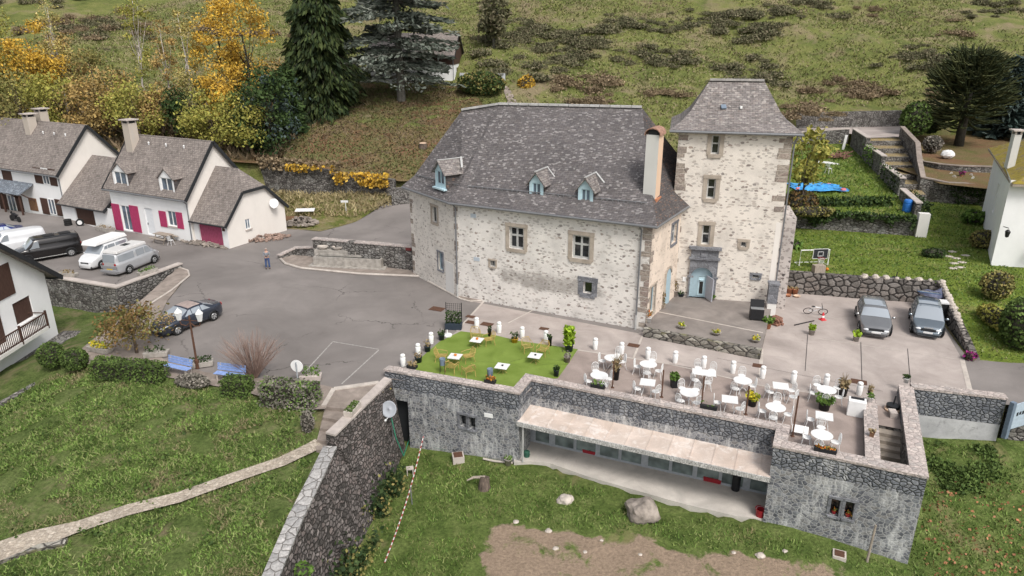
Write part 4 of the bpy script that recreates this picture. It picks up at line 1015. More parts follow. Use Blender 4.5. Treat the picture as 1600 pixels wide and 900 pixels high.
for i in range(7): mb.bar(lerp(rl, rr, i / 7) + (0, 0, .05), lerp(rl, rr, (i + 1) / 7 - .004) + (0, 0, .05), .32, .13)
mb.build('ridge_tiles', paving('ridge_stone_b', (0.33, 0.31, 0.30), (0.44, 0.42, 0.40), (0.24, 0.23, 0.22), 1.5), troof, world=True)
mb = MB(); g_ = [c + np.array((0, 0, -.10)) for c in c_]; mb.tube([g_[0], g_[1]], .085, 8); mb.tube([g_[1], g_[2]], .085, 8); mb.tube([ft.w(TL + .2, -.35, TE - .2), ft.w(TL + .12, -.05, TE - .7), ft.w(TL + .12, -.05, 0.5)], .055, 7)
mb.build('gutter', M['zinc'], tower, world=True)
mb = MB(); q = lerp(lerp(mid[0], mid[1], .36), lerp(rl, rr, .36), .12); mb.box(q + (0, 0, .08), (.34, .34, .12), M=Matrix.Rotation(R(40), 3, 'X')); mb.build('roof_hatch', M['steel_blue'], troof, world=True)
mb = MB(); q = lerp(lerp(mid[0], mid[1], .56), lerp(rl, rr, .56), .12); mb.box(q + (0, 0, .08), (.14, .2, .16)); mb.build('roof_vent', M['white_paint'], troof, world=True)
# carved portal
ps0 = ft.hit(1075.5, 440)[0]; ps1 = ft.hit(1119, 440)[0]; zt = ft.hit(1098, 386)[1]; zc = ft.hit(1098, 404.5)[1]; pm = (oa[0] + oa[1]) / 2; zsp = oa[3] - (oa[1] - oa[0]) / 2
mb = MB(); n0 = -0.16
fbox(mb, ft, ps0, oa[0], n0, .02, .5, zsp); fbox(mb, ft, oa[1], ps1, n0, .02, .5, zsp)
arcp = [(pm - (oa[1] - oa[0]) / 2 * math.cos(t), zsp + (oa[1] - oa[0]) / 2 * math.sin(t)) for t in np.linspace(0, math.pi, 13)]
for (sa, za), (sb, zb) in zip(arcp, arcp[1:]):
    mb.add([ft.w(sa, n0, za), ft.w(sb, n0, zb), ft.w(sb, n0, zc), ft.w(sa, n0, zc), ft.w(sa, .2, za), ft.w(sb, .2, zb)], [(0, 1, 2, 3), (0, 4, 5, 1)])
mb.quad(ft.w(ps0, n0, zsp), ft.w(oa[0], n0, zsp), ft.w(oa[0], n0, zc), ft.w(ps0, n0, zc)); mb.quad(ft.w(oa[1], n0, zsp), ft.w(ps1, n0, zsp), ft.w(ps1, n0, zc), ft.w(oa[1], n0, zc))
mb.quad(ft.w(ps0, n0, zsp), ft.w(ps0, n0, zc), ft.w(ps0, .02, zc), ft.w(ps0, .02, zsp)); mb.quad(ft.w(ps1, n0, zsp), ft.w(ps1, .02, zsp), ft.w(ps1, .02, zc), ft.w(ps1, n0, zc))
fbox(mb, ft, ps0 - .1, ps1 + .1, n0 - .14, .02, zc, zc + .14); fbox(mb, ft, ps0 + .02, ps1 - .02, n0 + .02, .02, zc + .14, zt - .12); fbox(mb, ft, ps0 - .14, ps1 + .14, n0 - .18, .02, zt - .12, zt + .06)
fbox(mb, ft, ps0 - .1, ps0 + .3, n0 - .07, n0 + .01, zsp, zsp + .12); fbox(mb, ft, ps1 - .3, ps1 + .1, n0 - .07, n0 + .01, zsp, zsp + .12); fbox(mb, ft, pm - .18, pm + .18, n0 - .06, n0 + .03, zc + .2, zc + .5)
mb.build('portal', M['grey_stone'], tower, world=True)
mb = MB(); mb.poly([ft.w(s, .2, z) for s, z in arcp[::-1]]) ; wpanel(mb, ft, oa[0], oa[1], .5, zsp, [(oa[0] + .55, oa[1] - .5, .62, zsp + -.02)], .2, .04)
dr = mb.build('door', M['door_blue'], tower, world=True)
ds0, ds1 = oa[0] + .55, oa[1] - .5
mb = MB(); wpanel(mb, ft, ds0, ds1, .62, zsp - .02, [(ds0 + .1, ds1 - .1, .75, 1.65), (ds0 + .1, ds1 - .1, 1.95, zsp - .12)], .17, .03)
fbox(mb, ft, ds0 + .1, ds1 - .1, .165, .19, 1.76, 1.82); mb.lathe([(.16, -.01), (.16, .01)], tuple(ft.w((ds0 + ds1) / 2, .16, 1.79)), 10)
lf = mb.build('glazed_leaf', M['pale_blue'], dr, world=True)
mb = MB(); mb.quad(ft.w(ds0, .195, .62), ft.w(ds1, .195, .62), ft.w(ds1, .195, zsp), ft.w(ds0, .195, zsp)); mb.build('pane', M['glass'], dr, world=True)
mb = MB(); h0 = ft.w(oa[1] - .42, 0.1, 0); dv = (ft.u * .42 - ft.n * .90)
mb.prism([tuple(h0[:2]), tuple(h0[:2] + dv), tuple(h0[:2] + dv + ft.u * .06), tuple(h0[:2] + ft.u * .06)], .56, zsp + .15)
mb.build('open_shutter_leaf', M['dull_grey_door'], tower, world=True)
s0, s1, z0, z1 = rect(ft, 1066.5, 432.5, 1072, 439.5); mb = MB(); fbox(mb, ft, s0, s1, -.05, .01, z0, z1); mb.build('notice', M['white_paint'], tower, world=True)
# dark rubble buttress beside the tower
mb = MB(); bz = ft.hit(1222, 338, .6)[1]
mb.prism([tuple(ft.w(s, n)[:2]) for s, n in ((TL + .02, .35), (TL + .95, .35), (TL + .95, 4.0), (TL + .02, 4.0))], -.2, lambda p: bz)
tag(mb.build('buttress', render_stone('speckled_dark_render', (0.52, 0.47, 0.44), [(0.06, 0.05, 0.05), (0.10, 0.085, 0.08), (0.15, 0.12, 0.11)], 0.75, cell=0.2, aspect=1.3, seed=2.2)), 'tall narrow buttress speckled with dark stones beside the tower', 'buttress')
mb = MB(); q0 = G(1197, 487, .3); fp_ = Frame(q0[:2], ft.a)
fbox(mb, fp_, 0, .62, 0, .6, .9, 2.2); mb.m = 1; fbox(mb, fp_, .03, .60, .03, .58, 0, .9); mb.m = 0; fbox(mb, fp_, -.06, .68, -.06, .66, 2.2, 2.32)
tag(mb.build('stone_pier', [M['grey_stone'], M['dirty_white']]), 'small grey stone pier with a white base at the tower corner', 'pier')

# raised entry terrace and its low mossy wall
ent = [G(1012, 511, .5)[:2], G(1100, 530, .5)[:2], G(1189, 548, .4)[:2], G(1206, 478, .5)[:2], t1[:2] + (0, .3), fs_.w(6.6, .1)[:2], fs_.w(0.05, .1)[:2]]
mb = MB(); mb.prism([tuple(p) for p in ent], -0.1, .5); struct(mb.build('entry_pavement', M['entry_floor']))
mb = MB()
mb.bar((*G(1022, 486, .5)[:2], .505), (*G(1192, 520, .5)[:2], .505), .10, .02); struct(mb.build('entry_gutter_strip', M['kerb']))
a = G(1010, 513, .5)[:2]; b = G(1190, 549, .42)[:2]; fl = Frame(a, math.atan2(*(b - a)[::-1])); L = float(np.hypot(*(b - a)))
mb = MB(); fbox(mb, fl, -.1, L, -.28, .06, -.05, .58)
tag(mb.build('low_wall', M['mossy_wall']), 'low lichen-spotted stone wall holding up the entry terrace', 'wall')

# ------------------------------------------------------------------ cellar building under the terrace
def FR(a, b): return Frame(a, math.atan2(b[1] - a[1], b[0] - a[0]))
pts = [A_, B_, C_, D_, E_, F_, G_, H_]
frs = [FR(a, b) for a, b in zip(pts, pts[1:])]; lens = [float(np.hypot(*(b - a))) for a, b in zip(pts, pts[1:])]
fAB, fBC, fCD, fDE, fEF, fFG, fGH = frs
cellar = thing('cellar_building', 'long grey rubble building under the terrace with a glass front below a pinkish canopy', 'building', (0.36, 32.63, -4), fAB.a)
lw1 = rect(fAB, 718.5, 648, 728.5, 667); lw2 = rect(fAB, 732.5, 651.5, 743, 671); niche = rect(fAB, 616, 626, 639, 700)
rw1 = rect(fEF, 1297.5, 779, 1312, 806); rw2 = rect(fEF, 1319.5, 783, 1334, 811)
zs_ = -0.55
mb = MB()
wpanel(mb, fAB, 0, lens[0], -4.6, zs_, [lw1, lw2, (niche[0], niche[1], -4.2, niche[3])], depth=0.45); wpanel(mb, fBC, 0, lens[1], -4.4, zs_); wpanel(mb, fEF, 0, lens[4], -4.8, zs_, [rw1, rw2], depth=.45)
wpanel(mb, fDE, 0, lens[3], -4.4, zs_); wpanel(mb, fFG, 0, lens[5], -4.8, zs_); wpanel(mb, fCD, 0, lens[2], -1.7, zs_)
mb.build('wall', M['lower_stone'], cellar, world=True)
mb = MB()
for f, L in zip(frs[:6], lens[:6]): wpanel(mb, f, 0, L, zs_, .40)
inn = []
th = [.50, .50, .50, .55, .60, .66]
for i in range(7):
    if i == 0: inn.append(fAB.w(0, th[0])[:2])
    elif i == 6: inn.append(fFG.w(lens[5], th[5])[:2])
    else: inn.append(isect(frs[i - 1], th[i - 1], frs[i], th[i]))
for i in range(6): mb.quad((*inn[i], 0), (*inn[i], .4), (*inn[i + 1], .4), (*inn[i + 1], 0))
e_ = fAB; mb.quad((*A_, zs_ - 4), (*A_, .4), (*inn[0], .4), (*inn[0], zs_ - 4))
mb.quad((*G_, -2.6), (*inn[6], -2.6), (*inn[6], .4), (*G_, .4))
mb.build('parapet', M['parapet_stone'], cellar, world=True)
out = [isect(frs[i - 1], -.04, frs[i], -.04) if 0 < i < 6 else (fAB.w(-.04, -.04)[:2] if i == 0 else fFG.w(lens[5] + .04, -.04)[:2]) for i in range(7)]
mb = MB()
for i in range(6):
    q = [out[i], out[i + 1], inn[i + 1], inn[i]]
    mb.prism([tuple(p) for p in q], .40, .52 + (0.0))
mb.build('coping', M['coping'], cellar, world=True)
# stair wall and stairs
q0, q1, q2 = fFG.loc(G(1347, 617, .52)), fFG.loc(G(1371, 617, .52)), fFG.loc(G(1378, 712, .52))
sn0, sn1, ss1 = 1.78, 2.34, min(q0[0], 6.6)
mb = MB(); mb.m = 0; fbox(mb, fFG, .58, ss1, sn0, sn1, -2.2, .40); mb.m = 1; fbox(mb, fFG, .575, ss1 + .03, sn0 - .03, sn1 + .03, .40, .52)
mb.build('stair_wall', [M['garden_wall'], M['coping']], cellar, world=True)
mb = MB()
for i in range(9): fbox(mb, fFG, 4.75 - .42 * (i + 1), 4.75 - .42 * i + .05, .66, sn0, -.17 * (i + 1) - .17, -.17 * (i + 1))
mb.build('stairs', paving('stair_concrete', (.24, .21, .175), (.36, .31, .26), (.12, .105, .09), 1.5), cellar, world=True)
mb = MB(); mb.quad(fFG.w(.5, .665, -2.5), fFG.w(4.8, .665, -2.5), fFG.w(4.8, .665, .4), fFG.w(.5, .665, .4)); mb.quad(fFG.w(4.8, .66, -2), fFG.w(4.8, sn0, -2), fFG.w(4.8, sn0, 0), fFG.w(4.8, .66, 0)); mb.quad(fFG.w(.585, .66, -2.5), fFG.w(.585, sn0, -2.5), fFG.w(.585, sn0, .4), fFG.w(.585, .66, .4))
mb.build('stairwell_lining', M['garden_wall'], cellar, world=True)
# slit windows
for f, o in ((fAB, lw1), (fAB, lw2), (fEF, rw1), (fEF, rw2)): window(cellar, f, o, gm='glass', fm='black_trim', surround='grey_stone', sw=.13, nv=0, fw=.035, depth=.4)
for o in (rw1, rw2):
    p = fEF.w((o[0] + o[1]) / 2, .16, o[2]); mb = MB(); mb.lathe([(.07, 0), (.11, .14), (.09, .14)], tuple(p), 10)
    t = thing('window_pot', 'small red pot on the sill of the %s slit window beside the patio' % ('left' if o is rw1 else 'right'), 'pot', p); b_ = mb.build('pot', M['red_plastic'], t, world=True)
    mb = MB(); cards(mb, p + rng.normal(0, .06, (25, 3)) + (0, 0, .2), .07); mb.build('plant', M['f_redfl'], t, world=True)
mb = MB(); a0, a1, zz, z1_ = niche; mb.quad(fAB.w(a0, .44, -4.2), fAB.w(a1, .44, -4.2), fAB.w(a1, .44, z1_), fAB.w(a0, .44, z1_)); mb.build('passage_back', M['black_trim'], cellar, world=True)  # black sheet closing the back of the passage
s0, s1, z0, z1 = rect(fAB, 757, 646, 770, 652); mb = MB(); fbox(mb, fAB, s0, s1, -.03, .02, z0, z1); mb.build('plaque', M['white_paint'], cellar, world=True)
# canopy
cu0, cu1 = fCD.hit(838, 633)[1], fCD.hit(1203, 713)[1]; fo = FR(B_, E_); Lo = float(np.hypot(*(E_ - B_)))
cl0, cl1 = fo.hit(813, 658)[1], fo.hit(1207, 744)[1]
cu, clo = (cu0 + cu1) / 2, (cl0 + cl1) / 2
mb = MB()
P = [fo.w(-.05, -.15, clo), fo.w(Lo + .05, -.15, clo), (*D_, cu), (*C_, cu)]
slab(mb, [tuple(p) for p in P], .10)
for i in range(12):
    t = (i + .5) / 12; mb.bar(lerp(P[0], P[1], t) + (0, 0, .015), lerp(P[3], P[2], t) + (0, 0, .015), .05, .03)
cn = mb.build('canopy', M['canopy'], cellar, world=True)
mb = MB(); fbox(mb, fo, -.06, Lo + .06, -.2, -.14, clo - .24, clo + .012); mb.build('canopy_edge', M['canopy_edge'], cn, world=True)
# glass front
zf = -3.55
g0, g1 = G(836, 691, zf), G(1196, 773, zf); fg = FR(g0[:2], g1[:2]); Lg = float(np.hypot(*(g1 - g0)[:2])); fg = FR(fg.w(-.6, 0)[:2], g1[:2])
def gs(X):
    px = 800 + X / 4.0; return fg.hit(px, 691 + (px - 836) * (82 / 360.0))[0]
zt = clo + .15
bays = [(140, 238), (262, 390), (394, 527), (540, 670), (674, 812), (840, 985), (989, 1132), (1145, 1295), (1299, 1445), (1475, 1592)]
for i, (x0, x1) in enumerate(bays):
    s0, s1 = gs(x0), gs(x1); mb = MB()
    fbox(mb, fg, s0, s0 + .06, 0, .06, zf, zt); fbox(mb, fg, s1 - .06, s1, 0, .06, zf, zt); fbox(mb, fg, s0 + .06, s1 - .06, 0, .06, zf, zf + .12); fbox(mb, fg, s0 + .06, s1 - .06, 0, .06, zt - .08, zt)
    w = mb.build('glazed_door', M['alu'], cellar, world=True)
    mb = MB(); mb.quad(fg.w(s0 + .05, .03, zf + .1), fg.w(s1 - .05, .03, zf + .1), fg.w(s1 - .05, .03, zt), fg.w(s0 + .05, .03, zt)); mb.build('pane', M['shop_glass'], w, world=True)
mb = MB()
for a, b in zip(bays, bays[1:]): fbox(mb, fg, gs(a[1]) + .002, gs(b[0]) - .002, -.02, .12, zf, zt)
fbox(mb, fg, -3, gs(140) - .002, .0, .1, zf, zt); fbox(mb, fg, gs(1592) + .002, gs(1592) + 3, 0, .1, zf, zt)
mb.build('front_frame', M['alu'], cellar, world=True)
mb = MB(); dp = [fo.w(-.02, .0, clo - .3), fo.w(-.02, .0, zf)]; mb.tube([fo.w(.25, -.05, clo - .15), fo.w(.25, -.05, zf)], .05, 7); mb.build('downspout', M['zinc_light'], cellar, world=True)
# patio
pp = [G(*p, zf)[:2] for p in PATIO]
mb = MB(); mb.prism([tuple(p) for p in pp] + [tuple(fg.w(Lg + 1.2, .3)[:2]), tuple(fg.w(-.8, .3)[:2])], -4.3, zf + .0); struct(mb.build('patio_slab', M['patio']))

# wall on the right, half rubble half bare blockwork
mb = MB(); wpanel(mb, fGH, 0, lens[6], -1.05, .40); fbox(mb, fGH, .0, lens[6], .01, .5, -1.0, .4)
mb.m = 1; wpanel(mb, fGH, 0, lens[6], -3.2, -1.05, n=-.002); mb.m = 2; fbox(mb, fGH, -.02, lens[6] + .03, -.04, .52, .40, .52)
mb.m = 0; mb.quad(fGH.w(lens[6], 0, -3), fGH.w(lens[6], .5, -3), fGH.w(lens[6], .5, .4), fGH.w(lens[6], 0, .4))
tag(mb.build('boundary_wall', [M['parapet_stone'], paving('bare_blockwork', (.40, .40, .41), (.54, .54, .54), (.13, .13, .13), .7, spots=.57), M['coping']]),
    'wall with rubble above and bare pale blockwork below beside the road', 'wall')

# ------------------------------------------------------------------ the big dark retaining wall on the left of the garden
top_r = [G(612, 594, .3), G(568, 638, .3), G(524, 681, .3)]; top_l = [G(601, 590, .3), G(555, 634, .3), G(509, 677, .3)]
lowr = [top_r[2][:2], np.array((-8.35, 26.4)), np.array((-8.5, 24.0)), np.array((-8.55, 20.5)), np.array((-8.6, 15))]
lowz = [-.36, -.50, -.62, -.85, -1.2]
base = [np.array(p) for p in ((-6.0, 34.9), (-6.2, 31.6), (-6.5, 29.0), (-6.9, 26.6), (-7.25, 24.3), (-7.6, 20.5), (-7.9, 15))]
T = [(*top_r[0][:2], .26), (*top_r[1][:2], .26), (*top_r[2][:2], .26)]
mb = MB(); mb.s = False
rows = 10
def face(t0, t1, b0, b1):
    for i in range(rows):
        f = lambda t, b, q: tuple(lerp(np.array(t), np.array((b[0], b[1], -4.6)), q))
        a, c = i / rows, (i + 1) / rows
        mb.quad(f(t0, b0, a), f(t0, b0, c), f(t1, b1, c), f(t1, b1, a))
face(T[0], T[1], base[0], base[1]); face(T[1], T[2], base[1], base[2])
LT = [(*p, z) for p, z in zip(lowr, lowz)]
for i in range(4): face(LT[i], LT[i + 1], base[2 + i], base[3 + i])
mb.poly([T[2], LT[0], (*base[2], -4.6)]); mb.quad(T[2], (*top_r[2][:2], -.9), (*top_l[2][:2], -.9), (*top_l[2][:2], .26))
for a, b in zip(top_l, top_l[1:]): mb.quad((*a[:2], .26), (*a[:2], -1.5), (*b[:2], -1.5), (*b[:2], .26))
bigwall = mb.build('retaining_wall', M['dark_wall'])
tag(bigwall, 'tall dark mossy retaining wall running down to the garden from the terrace corner', 'wall')
mb = MB(); mb.prism([tuple(p[:2]) for p in top_r] + [tuple(p[:2]) for p in top_l[::-1]], .26, .36); mb.build('coping', M['coping_smooth'], bigwall)
mb = MB()
for i in range(4):
    a, b = np.array(LT[i]), np.array(LT[i + 1]); k = 2 if i < 3 else 1
    d = (b - a)[:2]; n = np.array([d[1], -d[0]]); n /= np.linalg.norm(n); n *= -1 if n[0] > 0 else 1
    mb.add([a + (.03, 0, 0), b + (.03, 0, 0), b + (*(n * .62), 0), a + (*(n * .62), 0), a + (.03, 0, .10), b + (.03, 0, .10), b + (*(n * .62), .10), a + (*(n * .62), .10)], [(4, 7, 6, 5), (0, 4, 5, 1), (2, 6, 7, 3), (0, 3, 7, 4), (1, 5, 6, 2)])
mb.build('slab_coping', M['path_coping'], bigwall)
# stone steps from the square to the path
st = thing('stone_steps', 'broad stone steps from the square down to the path beside the parapet', 'steps', G(540, 640, -.4))
lz = [0.02, -.17, -.34, -.50, -.66]
segs = [((600, 592), (558, 610), (536, 641), (556, 644)), ]
mb = MB()
for i, q in enumerate((((608, 596), (592, 597), (522, 607), (505, 635), (548, 640)), ((548, 641), (508, 637), (504, 652), (538, 658)), ((538, 658), (504, 652), (500, 669), (524, 672)), ((524, 673), (500, 669), (495, 688), (514, 690)), ((514, 690), (495, 688), (494, 702), (512, 704)))):
    mb.prism([tuple(G(*p, lz[i])[:2]) for p in q], lz[i] - .5, lz[i])
mb.m = 1; mb.bar((*G(522, 609, .0)[:2], .03), (*G(592, 599, .0)[:2], .03), .3, .12); mb.bar((*G(522, 609, .0)[:2], .03), (*G(506, 636, .0)[:2], .03), .25, .14)
mb.build('treads', [M['gravel'], M['kerb']], st, world=True)

# ------------------------------------------------------------------ village houses on the left
def verge(mb, a, b, w=.22, t=.07): mb.bar(a, b, t, w)
def gable_house(name, label, o, ang, L, D, ez, rz_, z0=-.6, wallm='white_wall', gablem='cream_lit_wall', roofm='house_tile', ridge=None, eave=.4, ops=(), gops=()):
    fr = Frame(o, ang); t = thing(name, label, 'house', (o[0], o[1], 0), ang); rn = ridge or D / 2
    mb = MB(); wpanel(mb, fr, 0, L, z0, ez, ops, depth=.2); mb.build('front_wall', M[wallm], t, world=True)
    g = Frame(fr.w(L, 0)[:2], ang + math.pi / 2); g2 = Frame(fr.w(0, D)[:2], ang - math.pi / 2)
    mb = MB(); wpanel(mb, g, 0, D, z0, ez, gops, depth=.2); mb.poly([g.w(0, 0, ez), g.w(D, 0, ez), g.w(rn, 0, rz_)])
    wpanel(mb, g2, 0, D, z0, ez); mb.poly([g2.w(0, 0, ez), g2.w(D, 0, ez), g2.w(D - rn, 0, rz_)]); b = Frame(fr.w(L, D)[:2], ang + math.pi); wpanel(mb, b, 0, L, z0, ez)
    mb.build('gable_wall', M[gablem], t, world=True)
    k = (rz_ - ez) / rn; e1 = ez - k * eave; k2 = (rz_ - ez) / (D - rn); e2 = ez - k2 * eave; u = .12
    mb = MB(); slab(mb, [tuple(fr.w(-.3, -eave, e1 + u)), tuple(fr.w(L + .3, -eave, e1 + u)), tuple(fr.w(L + .3, rn, rz_ + u)), tuple(fr.w(-.3, rn, rz_ + u))], .12)
    slab(mb, [tuple(fr.w(-.3, D + eave, e2 + u)), tuple(fr.w(L + .3, D + eave, e2 + u)), tuple(fr.w(L + .3, rn, rz_ + u)), tuple(fr.w(-.3, rn, rz_ + u))], .12)
    r = mb.build('roof', M[roofm], t, world=True)
    for s in (-.31, L + .31):
        mb = MB(); mb.bar(fr.w(s, -eave - .02, e1), fr.w(s, rn, rz_ + .02), .06, .30); mb.bar(fr.w(s, D + eave, e2), fr.w(s, rn, rz_ + .02), .06, .30); mb.build('bargeboard', M['black_trim'], r, world=True)
    mb = MB(); mb.tube([fr.w(-.3, -eave - .08, e1), fr.w(L + .3, -eave - .08, e1)], .075, 7); mb.tube([fr.w(L - .1, -eave - .05, e1), fr.w(L - .1, -.06, e1 - .35), fr.w(L - .1, -.06, 0)], .05, 6); mb.build('gutter', M['zinc'], t, world=True)
    return fr, t, r, k
def shutter(t, fr, o, mat, n=-.05, name='shutter'):
    mb = MB(); fbox(mb, fr, o[0], o[1], n, n + .05, o[2], o[3]); return mb.build(name, M[mat], t, world=True)
def roofvents(t, fr, k, ez, lst):
    for s, n in lst:
        mb = MB(); p = fr.w(s, n, ez + k * n + .2); mb.tube([p, p + (0, 0, .22)], .06, 7); mb.lathe([(.11, .2), (.02, .30)], tuple(p), 8); mb.build('vent', M['white_dish'], t, world=True)
def chimney(t, fr, s, n, z0, z1, w=.8, d=.8, mat='chimney_cream', name='chimney'):
    mb = MB(); fbox(mb, fr, s - w / 2, s + w / 2, n - d / 2, n + d / 2, z0, z1); c = mb.build(name, M[mat], t, world=True)
    mb = MB(); mb.m = 0; fbox(mb, fr, s - w / 2 - .18, s + w / 2 + .18, n - d / 2 - .18, n + d / 2 + .18, z1 + .26, z1 + .36); mb.m = 1
    fbox(mb, fr, s - w / 2 + .1, s + w / 2 - .1, n - d / 2 + .1, n + d / 2 - .1, z1, z1 + .26)
    mb.m = 0
    for a in (-1, 1):
        for b in (-1, 1): fbox(mb, fr, s + a * (w / 2 - .06) - .06, s + a * (w / 2 - .06) + .06, n + b * (d / 2 - .06) - .06, n + b * (d / 2 - .06) + .06, z1, z1 + .26)
    mb.build('chimney_cap', [M['coping_smooth'], M['black_trim']], c, world=True); return c
def hdormer(t, fr, x0, x1, ytop, ybot, yap, mat='white_wall', off=-.02, dp=2.6):
    s0, s1, z0, z1 = rect(fr, x0, ytop, x1, ybot, off); sm_ = (s0 + s1) / 2; za = fr.hit((x0 + x1) / 2, yap, off)[1]; zs = za - .85
    ow = (s0 + .22, s1 - .22, z0 + .25, zs - .05)
    mb = MB(); mb.m = 0; wpanel(mb, fr, s0, s1, z0, zs, [ow], off, .15); mb.poly([fr.w(s0, off, zs), fr.w(s1, off, zs), fr.w(sm_, off, za - .1)])
    mb.m = 1
    for s in (s0, s1): mb.poly([fr.w(s, off, z0 - 0), fr.w(s, off + dp, z0), fr.w(s, off + dp, zs), fr.w(s, off, zs)])
    d = mb.build('dormer', [M[mat], M['hip_slate']], t, world=True)
    mb = MB()
    for sg in (-1, 1):
        se = sm_ + sg * ((s1 - s0) / 2 + .16); slab(mb, [tuple(fr.w(se, off - .15, zs - .12)), tuple(fr.w(sm_, off - .15, za)), tuple(fr.w(sm_, off + dp, za)), tuple(fr.w(se, off + dp, zs - .12))], .08)
    mb.build('dormer_roof', M['house_tile'], d, world=True)
    window(d, fr, ow, off, fm='white_paint', gm='house_glass', nv=1, depth=.13, fw=.07, sill='coping_smooth', name='dormer_window')
aL = R(-27.1)
h2 = np.array((-38.43, 66.89)); h3 = np.array((-28.85, 62.0)); LB = float(np.hypot(*(h3 - h2)))
fB = Frame(h2, aL); e_h = 4.45
ow1 = rect(fB, 191, 322, 205, 361); ow1 = (ow1[0], ow1[1], .1, ow1[3]); od = rect(fB, 228, 326, 240, 362); od = (od[0], od[1], .1, od[3]); ow2 = rect(fB, 262, 330, 275, 353)
fB, hB, rB, kB = gable_house('village_house', 'white house with magenta shutters and two small gabled dormers', h2, aL, LB, 6.9, e_h, 8.65, ridge=3.4, ops=[ow1, od, ow2])
window(hB, fB, ow1, fm='white_paint', gm='house_glass', nv=1, depth=.16, name='french_window'); window(hB, fB, ow2, fm='white_paint', gm='house_glass', nv=1, depth=.16, sill='coping_smooth')
mb = MB(); fbox(mb, fB, od[0], od[1], .1, .16, .1, od[3]); dd = mb.build('front_door', plain('white_door', (.72, .74, .76), var=.05), hB, world=True)
mb = MB(); fbox(mb, fB, od[0] + .1, od[0] + .16, .04, .1, 1.0, 1.2); mb.build('handle', M['zinc'], dd, world=True)
for q in ((178, 319, 189.5, 359), (205.5, 322, 218.5, 362), (250, 330, 260.5, 354), (276.5, 332, 286, 357)): o = rect(fB, *q); shutter(hB, fB, o, 'magenta')
hdormer(hB, fB, 177.5, 200, 268, 297, 254); hdormer(hB, fB, 249.5, 272, 276, 305, 263)
chimney(hB, fB, 1.0, 2.6, 6.0, 9.9, .9, .9)
roofvents(hB, fB, kB, e_h, [(3.2, 2.7), (5.6, 2.7), (8.0, 2.7)])
# house further left
hA0 = fB.w(-8.7, .7)[:2] - 15 * fB.u
fA, hA, rA, kA = gable_house('village_house', 'white house with dark brown shutters and a slate porch roof', hA0, aL, 15.0, 7.4, 4.75, 8.9, ops=())
rA.name = 'roof'
for q in ((54, 262, 65.5, 286), (77.5, 264.5, 88, 290), (65.5, 310, 76, 334), (88, 312, 98, 337), (3, 256, 17, 281), (0, 303, 13, 335), (26, 306, 36, 330)): shutter(hA, fA, rect(fA, *q), 'brown_wood')
for q in ((66.5, 263, 76.5, 288), (77, 311, 87, 335), (14, 305, 25, 330)):
    o = rect(fA, *q); window(hA, fA, (o[0], o[1], o[2], o[3]), -.06, fm='white_paint', gm='house_glass', nv=1, depth=.08, fw=.09)
o = rect(fA, 48, 310, 60, 343); mb = MB(); fbox(mb, fA, o[0], o[1], -.04, .02, .1, o[3]); mb.build('front_door', M['mid_wood'], hA, world=True)
o = rect(fA, 0, 285, 53, 300); mb = MB(); s0_, s1_ = o[0] - 5, o[1]; zt_ = 3.1; slab(mb, [tuple(fA.w(s0_, -1.7, 2.2)), tuple(fA.w(s1_, -1.7, 2.2)), tuple(fA.w(s1_, 0, zt_)), tuple(fA.w(s0_, 0, zt_))], .1); pr = mb.build('porch_roof', M['porch_slate'], hA, world=True)
mb = MB()
for s in (s1_ - .3, s1_ - 3.4): mb.bar(fA.w(s, -1.5, 0), fA.w(s, -1.5, 2.25), .14, .14); mb.bar(fA.w(s, -.02, 1.2), fA.w(s, -1.3, 2.2), .1, .1)
mb.build('porch_post', M['brown_wood'], hA, world=True)
chimney(hA, fA, 15 - 8.1, 2.9, 6.5, 9.5, .9, .9); chimney(hA, fA, 15 - 8.3, 4.4, 6.5, 9.9, .95, .9)
roofvents(hA, fA, kA, 4.75, [(9.4, 2.6), (11.3, 2.6), (13.2, 2.6)])
# link garage between the two
fK = Frame(fB.w(-8.65, .25)[:2], aL); hK = thing('link_garage', 'low garage with a dark brown door between the two white houses', 'garage', (*fK.o, 0), aL)
ogk = rect(fK, 120, 325, 148, 357); ogk = (ogk[0], ogk[1], -.2, 1.55)
mb = MB(); wpanel(mb, fK, 0, 8.6, -.6, 1.9, [ogk], depth=.2); mb.build('wall', M['white_wall'], hK, world=True)
mb = MB(); slab(mb, [tuple(fK.w(-.0, -.4, 1.62)), tuple(fK.w(7.3, -.4, 1.62)), tuple(fK.w(8.6, 4.3, 5.9)), tuple(fK.w(0, 4.3, 5.9))], .12); r_ = mb.build('roof', M['house_tile'], hK, world=True)
mb = MB(); mb.bar(fK.w(7.32, -.42, 1.5), fK.w(8.0, 1.9, 3.7), .06, .28); mb.tube([fK.w(0, -.45, 1.6), fK.w(7.3, -.45, 1.6)], .07, 6); mb.build('bargeboard', M['black_trim'], r_, world=True)
mb = MB(); fbox(mb, fK, ogk[0], ogk[1], .1, .18, -.2, 1.55); mb.build('garage_door', M['brown_wood'], hK, world=True)
roofvents(hK, fK, .9, 1.7, [(6.0, 2.2)])
